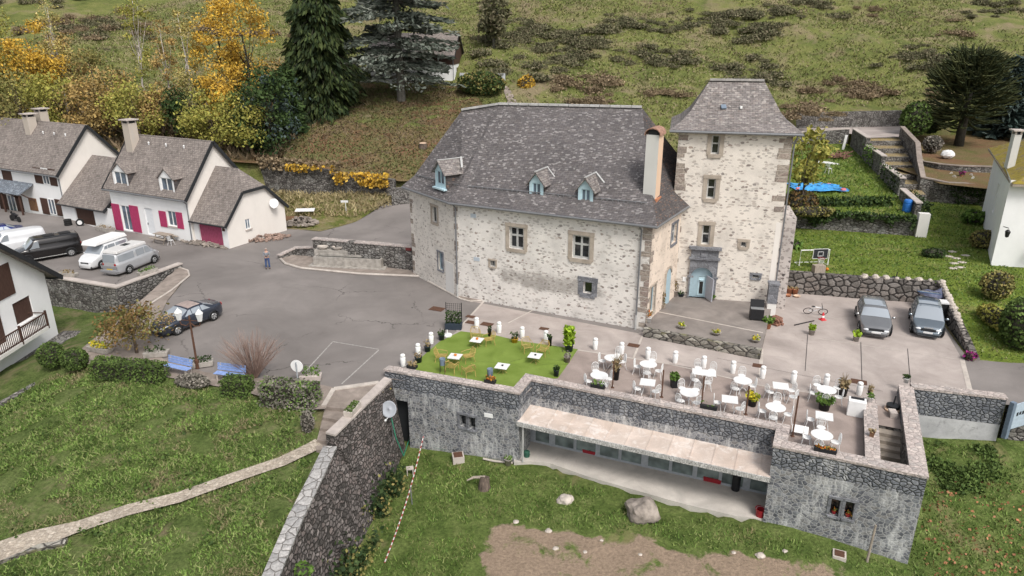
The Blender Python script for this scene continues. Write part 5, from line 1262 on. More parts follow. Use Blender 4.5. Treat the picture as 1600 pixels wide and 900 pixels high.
# garage annex on the right with a clipped gable
fC = Frame(fB.w(LB + .02, .25)[:2], aL); LC, DC = 4.25, 7.0
hC = thing('garage_annex', 'low white annex with a faded magenta garage door and a clipped gable', 'garage', (*fC.o, 0), aL)
og = rect(fC, 312, 346, 347, 381); og = (og[0], min(og[1], LC - .5), 0, 2.0)
fCs = Frame(fC.w(LC, 0)[:2], aL + math.pi / 2)
P1 = fCs.hit(376, 301); P2 = fCs.hit(411, 291.5); og2 = rect(fCs, 383, 337, 391, 358)
ec = 2.35; nr = 3.3; rzc = fC.hit(372, 265, nr)[1]; sR = fC.hit(372, 265, nr)[0]
mb = MB(); wpanel(mb, fC, 0, LC, -.5, ec, [og], depth=.2); mb.build('front_wall', M['white_wall'], hC, world=True)
mb = MB(); wpanel(mb, fCs, 0, DC, -.5, ec, [og2], depth=.15); mb.poly([fCs.w(0, -.004, ec - .2), fCs.w(DC, -.004, ec - .2), fCs.w(DC, -.004, ec), fCs.w(P2[0], -.004, P2[1]), fCs.w(P1[0], -.004, P1[1]), fCs.w(0, -.004, ec)]); mb.build('gable_wall', M['cream_lit_wall'], hC, world=True)
window(hC, fCs, og2, fm='white_paint', gm='house_glass', nv=1, depth=.1, sill='coping_smooth')
pr_ = fC.w(min(sR, LC - .6), nr, rzc + .12); pl_ = fC.w(0, nr, rzc + .12); q1_ = fC.w(LC + .25, P1[0], P1[1] + .12); q2_ = fC.w(LC + .25, P2[0], P2[1] + .12); f0_ = fC.w(0, -.4, ec - .25); f1_ = fC.w(LC + .25, -.4, ec - .25); bk_ = fC.w(LC + .25, DC + .3, ec); bk0 = fC.w(0, DC + .3, ec)
mb = MB()
for q in ((f0_, f1_, q1_, pr_), (f0_, pr_, pl_), (q1_, q2_, pr_), (q2_, bk_, bk0, pr_), (pr_, bk0, pl_)): slab(mb, [tuple(p) for p in q], .1)
r_ = mb.build('roof', M['house_tile'], hC, world=True)
mb = MB()
for a, b in ((f1_, q1_), (q1_, q2_), (q2_, bk_)): mb.bar(a + (0, 0, -.1), b + (0, 0, -.1), .07, .26)
mb.tube([fC.w(0, -.46, ec - .28), fC.w(LC + .25, -.46, ec - .28)], .07, 6); mb.build('bargeboard', M['black_trim'], r_, world=True)
mb = MB(); fbox(mb, fC, og[0], og[1], .1, .17, 0, 2.0); mb.build('garage_door', M['magenta_door'], hC, world=True)
roofvents(hC, fC, .9, ec, [(2.4, 1.9)])
mb = MB(); fbox(mb, fC, og[1] + .12, og[1] + .4, -.06, .01, 1.55, 1.8); mb.build('mailbox', M['brown_wood'], hC, world=True)

# ------------------------------------------------------------------ house at the bottom left, its gable and balcony facing the slope
fD = Frame((-31.55, 29.5), math.pi / 2); DL = 15.9
hD = thing('balcony_house', 'white gable house with dark brown shutters and a brown balcony above the grass slope', 'house', (-31.55, 37, -2), math.pi / 2)
zk = fD.hit(62, 431)[1]; s_c = fD.hit(40, 411)[0]; z_c = fD.hit(36, 411)[1]
kd = (z_c - zk) / max(.5, (DL - fD.hit(36, 411)[0])); kd = min(max(kd, .55), .95); sa = DL / 2
oD1 = rect(fD, -20, 415, 20, 470); oD2 = rect(fD, 21, 466, 52, 503)
mb = MB(); wpanel(mb, fD, 0, DL, -3, zk, [oD2], depth=.2); mb.poly([fD.w(0, 0, zk), fD.w(DL, 0, zk), fD.w(sa, 0, zk + kd * sa)]); fDb = Frame(fD.w(DL, 0)[:2], math.pi); wpanel(mb, fDb, 0, 9, -3, zk)
mb.build('wall', M['white_wall'], hD, world=True)
mb = MB(); uu = .14
for a, sg in ((DL, 1), (0, -1)):
    slab(mb, [tuple(fD.w(a + sg * .7, -.7, zk - kd * .7 + uu)), tuple(fD.w(sa, -.7, zk + kd * sa + uu)), tuple(fD.w(sa, 10, zk + kd * sa + uu)), tuple(fD.w(a + sg * .7, 10, zk - kd * .7 + uu))], .12)
r_ = mb.build('roof', M['house_tile'], hD, world=True)
mb = MB(); mb.bar(fD.w(DL + .72, -.7, zk - kd * .7), fD.w(sa, -.7, zk + kd * sa), .08, .3); mb.bar(fD.w(DL + .74, -.7, zk - kd * .7), fD.w(DL + .74, 10, zk - kd * .7), .1, .2); mb.build('bargeboard', M['black_trim'], r_, world=True)
shutter(hD, fD, (oD2[0], oD2[1], oD2[2], oD2[3]), 'brown_wood', .08); mb = MB(); fbox(mb, fD, oD2[0] - .1, oD2[1] + .1, -.12, .02, oD2[2] - .22, oD2[2] - .05); mb.build('sill', M['white_wall'], hD, world=True)
shutter(hD, fD, (oD1[1] - 1.9, oD1[1], oD1[2], oD1[3]), 'brown_wood')
o = rect(fD, -10, 470, 2, 540); shutter(hD, fD, (o[1] - 1.0, o[1], -.25, 2.0), 'brown_wood', name='balcony_door')
bs1 = fD.hit(76, 512, -1.1)[0]
mb = MB(); fbox(mb, fD, 0, bs1, -1.15, 0.0, -.35, -.12); mb.build('balcony', M['dirty_white'], hD, world=True)
mb = MB(); mb.bar(fD.w(0, -1.1, .78), fD.w(bs1, -1.1, .78), .07, .07); mb.bar(fD.w(0, -1.1, -.02), fD.w(bs1, -1.1, -.02), .05, .05); mb.bar(fD.w(bs1, -1.1, .78), fD.w(bs1, 0, .78), .06, .06)
for i in range(int(bs1 / .16)): p = bs1 - .08 - i * .16; mb.bar(fD.w(p, -1.1, -.1), fD.w(p, -1.1, .76), .035, .035)
for s in (bs1, bs1 - 2.6, bs1 - 5.2): mb.bar(fD.w(s, -1.1, -.3), fD.w(s, -1.1, .95), .11, .11)
mb.build('railing', M['brown_wood'], hD, world=True)
mb = MB(); fbox(mb, fD, 0, DL + .6, -2.2, .0, -2.9, -1.75); mb.build('plinth', M['garden_wall'], hD, world=True)

# ------------------------------------------------------------------ white house on the right, mossy roof
cR = np.array((35.9, 50.7)); bR = np.array((45.0, 66.5)); fR_ = FR(bR, cR); LR = float(np.hypot(*(bR - cR)))     # left wall seen from the garden, facing left
hR = thing('mossy_roof_house', 'tall white house with a moss-yellowed roof and an arched niche beside the lawn', 'house', (*cR, 0), 0)
zr = fR_.hit(1583, 281)[1]; zr = 8.0
on = rect(fR_, 1551, 268, 1560, 294)
mb = MB(); wpanel(mb, fR_, 0, LR, -1, zr, [(LR * .52, LR * .60, 3.9, 6.3)], depth=.25); ff = Frame(cR, R(-12)); wpanel(mb, ff, 0, 14, -1, zr, [(4.6, 7.5, .6, 3.2)], depth=.6)
mb.build('wall', M['white_wall'], hR, world=True)
mb = MB(); mb.quad(*[fR_.w(LR * a, .24, z) for a, z in ((.52, 3.9), (.60, 3.9), (.60, 6.3), (.52, 6.3))]); mb.build('niche', M['dirty_white'], hR, world=True)
ridge_a = np.array((*((cR + bR) / 2 + np.array((7.5, -2.5))), zr + 4.2))
ec_ = np.array((*(cR + (-.25, -.6)), zr - .15)); eb_ = np.array((*(bR + (-.5, .3)), zr - .15)); er_ = np.array((*ff.w(15, -.5)[:2], zr - .15)); ra = ridge_a; rb = ra + np.array((9, -3, 0))
mb = MB()
for q in ((eb_, ec_, ra), (ec_, er_, rb, ra), (eb_, ra, rb, rb + np.array((4, 9, -3.6)))): slab(mb, [tuple(p) for p in q], .12)
rr_ = mb.build('roof', M['moss_tile'], hR, world=True)
mb = MB(); mb.bar(ec_ + (0, 0, -.12), eb_ + (0, 0, -.12), .08, .16); mb.bar(ec_ + (0, 0, -.12), er_ + (0, 0, -.12), .08, .16); mb.build('bargeboard', M['grey_wood'], rr_, world=True)
pc = lerp(eb_, ra, .5) * .72 + ec_ * .28; cx = G(1586, 222, 10.0)
fcx = Frame(cx[:2], R(-12)); chimney(hR, fcx, 0, 0, 8.0, 10.6, .5, .6, 'chimney_white')
mb = MB()
for x0 in (4.5, 7.5): fbox(mb, ff, x0 - .12, x0 + .12, -.06, .1, .2, 3.3)
for z in (3.5,): fbox(mb, ff, 2.5, 9, -1.2, 0, z, z + .12)
for i in range(14): mb.bar(ff.w(2.6 + i * .48, -1.15, 3.6), ff.w(2.6 + i * .48, -1.15, 4.5), .04, .04)
mb.bar(ff.w(2.5, -1.15, 4.5), ff.w(9, -1.15, 4.5), .06, .06); mb.build('balcony', M['white_paint'], hR, world=True)
mb = MB(); mb.quad(*[ff.w(a, .58, z) for a, z in ((4.6, .6), (7.5, .6), (7.5, 3.2), (4.6, 3.2))]); mb.build('glazing', M['house_glass'], hR, world=True)
mb = MB(); lp_ = np.array((*ff.w(.4, -.1), 0))[:2]; mb.tube([(*ff.w(.15, -.15)[:2], 4.6), (*ff.w(.15, -1.0)[:2], 4.7)], .03, 6); mb.lathe([(.05, -.1), (.2, -.25), (.12, -.65), (.03, -.7)], (*ff.w(.15, -1.0)[:2], 4.7), 6); mb.build('wall_lantern', M['black_iron'], hR, world=True)

# ------------------------------------------------------------------ chalet up the slope behind the conifers
zc_ = hz(-9, 106); fH = Frame((-19.5, 107), R(-4))
fH, hH, rH, kH = gable_house('wooden_chalet', 'chalet with brown timber gable over white walls behind the blue cedar', (-20.5, 107.5), R(-4), 12.2, 8.0, zc_ + 4.2, zc_ + 6.6, z0=zc_ - 2, wallm='white_wall', gablem='white_wall', eave=1.0)
gH = Frame(fH.w(12.2, 0)[:2], fH.a + math.pi / 2); mb = MB(); mb.poly([gH.w(-.02, -.04, zc_ + 2.4), gH.w(8.02, -.04, zc_ + 2.4), gH.w(8.02, -.04, zc_ + 4.2), gH.w(4, -.04, zc_ + 6.55), gH.w(-.02, -.04, zc_ + 4.2)]); fbox(mb, fH, -.05, 12.25, -.05, -.01, zc_ + 2.4, zc_ + 4.2); mb.build('timber_cladding', M['brown_wood'], hH, world=True)
window(hH, gH, (2.5, 3.4, zc_ + .5, zc_ + 1.9), -.02, fm='brown_wood', gm='glass', nv=1, depth=.05)
o_ = [( -7.5, 106.2), (-1.0, 105.2)]; a, b = [np.array(p) for p in o_]; f_ = FR(a, b); L = float(np.hypot(*(b - a))); mb = MB(); fbox(mb, f_, 0, L, 0, .25, zc_ - 1, zc_ + 1.3)
tag(mb.build('garden_screen_wall', plaster('grey_white_plaster', (.56, .57, .60))), 'pale grey rendered garden wall beside the chalet', 'wall')

# ------------------------------------------------------------------ garden and boundary walls
def stone_wall(name, label, pts, th, mat, cop=None, cth=.1, cw=.06, side=1):
    """pts: (x, y, z bottom, z top)"""
    o = MB()
    F_ = [FR(np.array(a[:2]), np.array(b[:2])) for a, b in zip(pts, pts[1:])]
    def offs(d, e=0):
        m = len(pts); return [F_[0].w(-e, d)[:2]] + [isect(F_[i - 1], d, F_[i], d) for i in range(1, m - 1)] + [F_[-1].w(float(F_[-1].loc(pts[-1])[0]) + e, d)[:2]]
    bk = offs(th * side)
    for j, (a, b) in enumerate(zip(pts, pts[1:])):
        d = np.array(b[:2]) - np.array(a[:2]); k = max(1, int(np.hypot(*d) / 1.2))
        for i in range(k):
            p, q = lerp(a, b, i / k), lerp(a, b, (i + 1) / k); n, n1 = lerp(bk[j], bk[j + 1], i / k) - p[:2], lerp(bk[j], bk[j + 1], (i + 1) / k) - q[:2]
            jz = [0.05 * fbm(p[0], p[1], 1.5), 0.05 * fbm(q[0], q[1], 1.5)] if not cop else [0, 0]
            V = [(p[0], p[1], p[2]), (q[0], q[1], q[2]), (q[0] + n1[0], q[1] + n1[1], q[2]), (p[0] + n[0], p[1] + n[1], p[2]),
                 (p[0], p[1], p[3] + jz[0]), (q[0], q[1], q[3] + jz[1]), (q[0] + n1[0], q[1] + n1[1], q[3] + jz[1]), (p[0] + n[0], p[1] + n[1], p[3] + jz[0])]
            F = [(0, 1, 5, 4), (2, 3, 7, 6), (4, 5, 6, 7)]
            if i == 0: F.append((0, 4, 7, 3))
            if i == k - 1: F.append((1, 2, 6, 5))
            if side < 0: F = [f[::-1] for f in F]
            o.add(V, F)
    w = tag(o.build(name, M[mat]), label, 'wall')
    if cop:
        mb = MB(); o1_, o2_ = offs(-cw * side, cw), offs((th + cw) * side, cw)
        for j, (a, b) in enumerate(zip(pts, pts[1:])):
            q = [o1_[j], o1_[j + 1], o2_[j + 1], o2_[j]]
            zz = [a[3], b[3], b[3], a[3]]
            V = [(*p, z + .001) for p, z in zip(q, zz)] + [(*p, z + cth) for p, z in zip(q, zz)]
            F = [(3, 2, 1, 0), (4, 5, 6, 7), (0, 1, 5, 4), (1, 2, 6, 5), (2, 3, 7, 6), (3, 0, 4, 7)]
            if side < 0: F = [f[::-1] for f in F]
            mb.add(V, F)
        mb.build('coping', M[cop], w)
    return w
stone_wall('road_wall', 'low grey wall under the road edge beyond the metal gate', [(H_[0] + .5, H_[1] + .35, -3.2, -.03), (44, 29.2, -4, -.03), (60, 26.4, -5, -.03)], .3, 'garden_wall')
g = lambda px, py, z: tuple(G(px, py, z)[:2])
stone_wall('parking_wall', 'grey rubble wall with a flat coping in front of the parked camper vans', [(*g(-60, 405, .35), -2.4, .30), (*g(60, 430, .35), -2.4, .30), (*g(181, 450, .35), -2.4, .30), (*g(284, 412, .35), -.6, .30)], .42, 'garden_wall', 'coping_smooth')
fq = [G(491, 404, .1), G(657, 424, .1)]
stone_wall('fountain_wall', 'grey rubble wall behind the long stone fountain trough', [(*fq[0][:2], -.1, 1.75), (*fq[1][:2], -.1, 2.0)], .5, 'garden_wall', 'coping')
stone_wall('curved_wall', 'low curving rubble wall leading to the fountain', [(*g(438, 404, .1), -.1, .30), (*g(462, 397, .1), -.1, .55), (*g(491, 402, .1), -.1, .9)], .35, 'garden_wall', 'coping')
stone_wall('bank_wall', 'long old rubble wall with creeper along its top below the conifers', [(-28.3, 79.6, .6, 4.6), (-25.8, 78.3, .6, 4.5), (-19, 76.6, .6, 3.8), (-12.6, 75.2, .6, 3.2)], .5, 'garden_wall')
stone_wall('gate_pillar_wall', 'short broken rubble wall end beside the lane behind the manor', [(-12.6, 73.2, .3, 2.6), (-10.6, 73.6, .6, 2.7), (-6, 76, .8, 2.9)], .6, 'garden_wall')
stone_wall('lawn_retaining_wall', 'dark boulder wall behind the parked cars holding up the lawn', [(*RW[0], -.1, 1.62), (*RW[1], -.1, 1.62), (*RW[2], -.1, 1.60), (28.3, 42.3, -.1, .95), (*RW[3], -.1, .12)], .4, 'boulder_wall')
stone_wall('garden_terrace_wall', 'overgrown rubble wall between the two lawns', [(20, 63.2, 1.0, 2.95), (24.6, 61.75, 1.0, 2.95), (34.4, 58.9, 1.0, 3.1)], .45, 'garden_wall')
mb = MB(); mb.box((34.9, 58.7, 2.3), (.85, .6, 2.6), R(-14)); tag(mb.build('wall_pillar', M['dirty_white']), 'pale rendered end pillar of the wall between the lawns', 'pillar')
stone_wall('ramp_wall', 'stepped rubble wall with pale coping along the leaf-strewn ramp', [(35.6, 60.5, 1.5, 4.0), (37.0, 66, 1.5, 4.1)], .45, 'garden_wall', 'coping_smooth')
for a, b, z in (((37.4, 67.0), (39.2, 74.3), 4.9), ((39.4, 75), (41.2, 82.5), 5.7), ((41.4, 83), (43.4, 91), 6.5)):
    stone_wall('ramp_wall', 'stepped ramp wall section, its coping about %.1f metres up, %s' % (z - 3, {4.9: 'lowest of the three behind the first', 5.7: 'middle of the three behind the first', 6.5: 'topmost, by the back wall'}[z]), [(*a, 1.5, z), (*b, 2.5, z)], .45, 'garden_wall', 'coping_smooth')
stone_wall('garden_back_wall', 'grey wall with pale coping at the back of the upper lawn', [(33, 92.4, 3, 5.6), (43.3, 92.6, 3, 6.3)], .4, 'garden_wall', 'coping_smooth')
stone_wall('lane_wall', 'long grey rubble wall at the foot of the hillside meadow', [(33, 97.5, 4.5, 7.4), (39, 99.2, 4.8, 7.7), (55, 99.2, 5, 8.0)], .5, 'garden_wall')
rs = thing('ramp_steps', 'broad leaf-strewn stone ramp steps climbing between two walls', 'steps', (42, 78, 3))
mb = MB(); lf_ = leafy('unused', [(0.3, .2, .05)])
for i in range(7):
    y0, y1 = 70.2 + i * 2.75, 70.2 + (i + 1) * 2.75 + .1; xl = lambda y: 38.2 + (y - 70.2) * .252; xr = lambda y: 41.6 + (y - 70.2) * .335
    mb.prism([(xl(y0), y0), (xr(y0), y0), (xr(y1), y1), (xl(y1), y1)], 1.2, 2.6 + i * .5)
mb.build('treads', turf('leafy_steps', [(.26, .20, .12), (.33, .27, .17), (.22, .17, .10)], (.36, .26, .07), (.30, .24, .16), .6, .55, .7, leaves=((.34, .23, .03), .4)), rs, world=True)
for i in range(7):
    y0 = 70.2 + i * 2.75; mb = MB(); mb.prism([(38.2 + (y0 - 70.2) * .252, y0 - .03), (41.6 + (y0 - 70.2) * .335, y0 - .03), (41.6 + (y0 - 70.2) * .335, y0 + .22), (38.2 + (y0 - 70.2) * .252, y0 + .22)], 1.2, 2.64 + i * .5); mb.build('riser', M['garden_wall'], rs, world=True)
stone_wall('ramp_side_wall', 'rubble wall with brown coping on the far side of the ramp, curving to the white table', [(48.0, 89.3, 3, 7.0), (45.6, 81, 2.5, 6.2), (43.6, 76.5, 2, 5.0), (42.1, 72.6, 1.2, 3.9), (44.2, 71.2, 1.2, 3.6), (48.5, 70.8, 1.2, 3.5)], .4, 'garden_wall', 'gravel')
mb = MB(); mb.prism([(42.3, 72.8), (44.3, 71.5), (49, 71), (52, 78), (47, 81), (44.5, 78)], 1, 2.95); struct(mb.build('small_terrace_pavement', M['gravel']))
stone_wall('planting_wall', 'curved rubble wall behind the white garden table', [(46.0, 80.0, 2, 4.3), (46.6, 77.6, 2, 4.4), (48.2, 76.4, 2, 4.4), (53, 75.6, 2, 4.4), (56, 75.4, 2, 4.4)], .4, 'garden_wall', 'gravel')
sst = thing('garden_stair', 'narrow flight of stone steps beside the curved planting wall', 'steps', (46, 83, 3))
mb = MB()
for i in range(7): mb.box((45.9 + i * .22, 80.2 + i * .75, 3 + i * .12), (1.9, .8, .9 + i * .24), R(-10))
mb.build('treads', M['path'], sst, world=True)

# ------------------------------------------------------------------ terrace furniture
def pz(px, py, z=0.0): return Vector(G(px, py, z))
def make_chair(name, label):
    t = thing(name, label, 'chair', group='white iron chairs on the terrace')
    mb = MB(); mb.lathe([(.19, .43), (.205, .445), (.20, .462), (.05, .468)], n=14); mb.build('seat', M['white_iron'], t)
    for a, b in ((1, 1), (1, -1), (-1, 1), (-1, -1)):
        mb = MB(); mb.tube([(a * .14, b * .14, .44), (a * .17, b * .165, .22), (a * .22, b * .20, 0)], .016, 6); mb.build('leg', M['white_iron'], t)
    mb = MB(); arc = [(-.17 - .05 * (z - .45), y, z) for y, z in [(-.17, .45), (-.19, .62), (-.175, .78), (-.11, .88), (0, .915), (.11, .88), (.175, .78), (.19, .62), (.17, .45)]]
    mb.tube(arc, .017, 6)
    for y in (-.11, -.055, 0, .055, .11): mb.tube([(-.17, y * .8, .45), (-.19, y, .87 - abs(y) * .5)], .011, 5)
    mb.tube([(-.185, -.17, .66), (-.185, .17, .66)], .010, 5)
    mb.build('backrest', M['white_iron'], t)
    return proto(t)
def make_round_table(label):
    t = thing('round_table', label, 'table', group='white round tables')
    mb = MB(); mb.lathe([(.44, .715), (.475, .72), (.475, .745), (.05, .752)], n=28); mb.build('tabletop', M['white_iron'], t)
    mb = MB(); mb.lathe([(.06, .70), (.035, .55), (.05, .40), (.03, .25), (.03, .715)], n=10)
    for k in range(3): a = k * 2.094 + .4; mb.tube([(0, 0, .34), (.18 * math.cos(a), .18 * math.sin(a), .22), (.30 * math.cos(a), .30 * math.sin(a), .0)], .02, 6)
    mb.build('pedestal', M['white_iron'], t); return proto(t)
def make_square_table(label, sx=.78, sy=.78, name='square_table', grp='white square tables'):
    t = thing(name, label, 'table', group=grp)
    mb = MB(); mb.box((0, 0, .73), (sx, sy, .03)); mb.build('tabletop', M['white_iron'], t, bevel=.008)
    for a in (-1, 1):
        mb = MB()
        for b in (-1, 1): mb.tube([(a * sx * .18, b * .08, .71), (a * sx * .24, b * sy * .2, .35), (a * sx * .34, b * sy * .40, 0)], .016, 6)
        mb.tube([(a * sx * .22, -sy * .1, .5), (a * sx * .22, sy * .1, .5)], .012, 5)
        mb.build('leg_frame', M['white_iron'], t)
    return proto(t)
ang0 = fCD.a
TABLES = [
 ('r', 957.4, 559.4, 'behind the tall grass pot', [(947, 565), (965, 555), (972, 565)]),
 ('r', 936.4, 586.4, 'closest to the green turf', [(925, 595), (931, 580), (951, 592), (941, 599)]),
 ('r', 1013, 569, 'third from the turf', [(1001, 574), (1019, 563), (1026, 579), (1011, 583)]),
 ('s', 1012, 597.4, 'beside the first bare post', [(998, 607), (1021, 610)]),
 ('l', 1100, 582, 'long one', [(1091, 575), (1112, 579), (1089, 593), (1103, 595)]),
 ('r', 1077, 613.4, 'in front of the long table', [(1066, 607), (1087, 609), (1069, 624), (1085, 627)]),
 ('r', 1160.6, 594.4, 'behind the yellow flowers', [(1159, 587), (1175, 603), (1154, 605)]),
 ('s', 1140.4, 624, 'left of the yellow flowers', [(1127, 630), (1151, 637)]),
 ('s', 1220, 603, 'with a spare chair', [(1207, 612), (1236, 610), (1239, 620)]),
 ('r', 1212, 636.4, 'right of the yellow flowers', [(1214, 629), (1197, 643), (1227, 647), (1209, 651)]),
 ('r', 1291.6, 609, 'beside the slanting dark pot', [(1276, 615), (1277, 602), (1302, 619), (1308, 606), (1290, 623)]),
 ('s', 1288, 650, 'against the leafy planter', [(1271, 656)]),
 ('r', 1284.4, 679.4, 'nearest the corner parapet', [(1283, 668), (1269, 685), (1281, 694), (1298, 690)]),
]
CH = RT = ST = LT_ = None
def side_word(c, t):
    d = c - t; r = Vector((d.x, d.y)); a = math.degrees(math.atan2(r.y, r.x))
    return ['right', 'far right', 'far', 'far left', 'left', 'near left', 'near', 'near right'][int(((a + 22.5) % 360) // 45)]
for kind, px, py, where, chairs in TABLES:
    p = pz(px, py, .74); p.z = .012; kn = {'r': 'round', 's': 'square', 'l': 'long'}[kind]
    lab = 'white %s table %s' % (kn, where) if kind != 'l' else 'white rectangular table, the only long one on the terrace'
    if kind == 'r':
        if RT is None: RT = make_round_table(lab); RT.location = p
        else: dup(RT, p, rng.uniform(0, 2), lab)
    elif kind == 's':
        if ST is None: ST = make_square_table(lab); ST.location = p; ST.rotation_euler.z = ang0 + R(8)
        else: dup(ST, p, ang0 + R(rng.uniform(2, 12)), lab)
    else:
        LT_ = make_square_table(lab, 1.25, .72, 'long_table', None); LT_.location = p; LT_.rotation_euler.z = ang0 + R(8)
    used = set()
    for cx_, cy_ in chairs:
        q = pz(cx_, cy_, .45); d = p - q; d.z = 0; dist = {'r': .60, 's': .58, 'l': .62}[kind]
        if d.length < .5: q -= d.normalized() * (dist - d.length)
        d = p - q; q.z = .012; w = side_word(q, p)
        while w in used: w = 'outer ' + w
        used.add(w)
        lab2 = 'white iron chair, %s side of the %s table %s' % (w, kn, where if kind != 'l' else 'in the back row')
        rz = math.atan2(d.y, d.x) + rng.uniform(-.12, .12)
        if CH is None: CH = make_chair('iron_chair', lab2); CH.location = q; CH.rotation_euler.z = rz
        else: dup(CH, q, rz, lab2)
# white bollard lamps
def make_bollard(label):
    t = thing('bollard_lamp', label, 'lamp', group='white bollard lamps round the terrace')
    mb = MB(); mb.s = True; mb.lathe([(.13, 0), (.135, .02), (.15, .25), (.155, .52), (.12, .58)], n=14); mb.build('body', M['white_paint'], t)
    mb = MB(); mb.s = True; mb.lathe([(.115, .58), (.14, .60), (.14, .70), (.10, .74), (.02, .75)], n=14); mb.build('cap', M['white_paint'], t)
    return proto(t)
BL = [(930, 546, 'right of the potted lime bush'), (971, 553, 'behind the round table with the tall grass pot'), (1012, 561, 'behind the round table near the first post'), (1054.6, 567, 'standing free above the black flower pot'), (1099, 575, 'directly behind the long table'),
      (1144.6, 583, 'standing free between the long table and the next round table'), (1191, 591, 'between the last-but-one round table and the drain cover'), (1239, 599, 'behind the square table with a spare chair'), (1290, 604, 'behind the round table by the slanting pot'), (1341.6, 617, 'beside the white-potted stair wall'),
      (745, 513, 'behind the turf chair with the dark urn'), (780, 520, 'left of the yellow pot'), (816, 528, 'right of the yellow pot'), (853, 534, 'beside the dark statue pot'), (674, 537, 'farthest along the left turf edge'), (653.6, 555, 'middle of the left turf edge'), (630, 572, 'next to the parapet end, by the left turf edge')]
B0 = None
for px, py, w in BL:
    p = pz(px, py); p.z = .012; lab = 'white bollard lamp ' + w
    if B0 is None: B0 = make_bollard(lab); B0.location = p
    else: dup(B0, p, rng.uniform(0, 6), lab)
# artificial turf carpet with folds
tp = [G(*p)[:2] for p in ((720, 518), (745, 521), (773, 524), (810, 533), (860, 540), (903, 546), (888, 569), (872, 591))] + [fAB.w(lens[0] + .12, .62 + 0)[:2] + np.array((0.55, 1.5)), fAB.w(lens[0] - .1, .52)[:2], fAB.w(1.6, .52)[:2], G(640, 575)[:2], G(658, 559)[:2], G(687, 534)[:2]]
FOLDS = [(G(*a)[:2], G(*b)[:2], h) for a, b, h in (((797, 568), (838, 560), .13), ((838, 573), (884, 572), .12), ((765, 572), (800, 596), .06), ((745, 567), (785, 570), .05), ((855, 543), (893, 549), .12), ((770, 564), (772, 551), .05), ((838, 563), (885, 566), .06), ((786, 556), (788, 549), .05), ((800, 570), (812, 578), .07))]
def turf_z(x, y):
    z = .022
    for a, b, h in FOLDS:
        ab = b - a; t = min(1, max(0, ((x - a[0]) * ab[0] + (y - a[1]) * ab[1]) / (ab @ ab))); d = math.hypot(x - a[0] - ab[0] * t, y - a[1] - ab[1] * t); z += 1.5 * h * math.exp(-(d / .09) ** 2) * (1 - .6 * abs(2 * t - 1))
    return z
tc = patch('turf_carpet', tp, turf_z, M['fake_turf'], .13); tc['kind'] = 'thing'; tag(tc, 'rumpled bright green artificial turf carpet under the low cane chairs', 'carpet')
# cane lounge chairs
def make_lounge(label):
    t = thing('cane_chair', label, 'chair', group='golden cane chairs on the turf')
    mb = MB()
    for i in range(7): y = -.24 + i * .08; mb.tube([(-.24, y, .36), (.27, y, .40)], .016, 5)
    for x in (-.24, .26): mb.tube([(x, -.27, .37), (x, .27, .37)], .018, 5)
    mb.build('seat', M['brass'], t)
    mb = MB(); mb.tube([(-.24, -.27, .36), (-.36, -.27, .62), (-.40, -.2, .80), (-.40, .2, .80), (-.36, .27, .62), (-.24, .27, .36)], .018, 6)
    for i in range(6): y = -.2 + i * .08; mb.tube([(-.25, y, .38), (-.40, y, .80)], .011, 5)
    mb.build('backrest', M['brass'], t)
    for b in (-1, 1):
        mb = MB(); mb.tube([(-.37, b * .28, .62), (-.1, b * .31, .60), (.26, b * .30, .56), (.28, b * .30, .40)], .018, 6); mb.build('armrest', M['brass'], t)
        for x, xe in ((.26, .29), (-.24, -.33)): mb = MB(); mb.tube([(x, b * .27, .40), (xe, b * .29, 0)], .018, 6); mb.build('leg', M['brass'], t)
    return proto(t)
CL_ = [(743, 524, 745, 531, 'behind the orange pot table, left one'), (763, 530, 745, 533, 'holding a dark urn'), (690, 556, 711, 557, 'facing right at the left edge of the turf'), (731, 556, 711, 560, 'right of the second orange pot table'), (706, 572, 718, 560, 'by the blue stand planter with its back to the parapet'),
       (732, 578, 715, 562, 'low in the middle near the parapet'), (824, 541, 836, 556, 'left one of the pair below the yellow pot'), (848, 546, 836, 556, 'right one of the pair beside the potted lime bush')]
L0 = None
for px, py, tx, ty, w in CL_:
    p = pz(px, py, .38); q = pz(tx, ty, .4); d = q - p; rz = math.atan2(d.y, d.x); p.z = .02; lab = 'golden cane chair ' + w
    if L0 is None: L0 = make_lounge(lab); L0.location = p; L0.rotation_euler.z = rz
    else: dup(L0, p, rz, lab)
def make_low_table(label):
    t = thing('low_table', label, 'table', group='low white tables on the turf')
    mb = MB(); mb.box((0, 0, .455), (.72, .72, .02)); mb.build('tabletop', M['white_iron'], t)
    for k in range(2):
        mb = MB(); a = .6 + k * 1.57; mb.tube([(.28 * math.cos(a), .28 * math.sin(a), 0), (0, 0, .25), (.2 * math.cos(a), .2 * math.sin(a), .445)], .014, 5); mb.tube([(-.28 * math.cos(a), -.28 * math.sin(a), 0), (0, 0, .25), (-.2 * math.cos(a), -.2 * math.sin(a), .445)], .014, 5); mb.build('leg_frame', M['brass'], t)
    return proto(t)
W0 = None
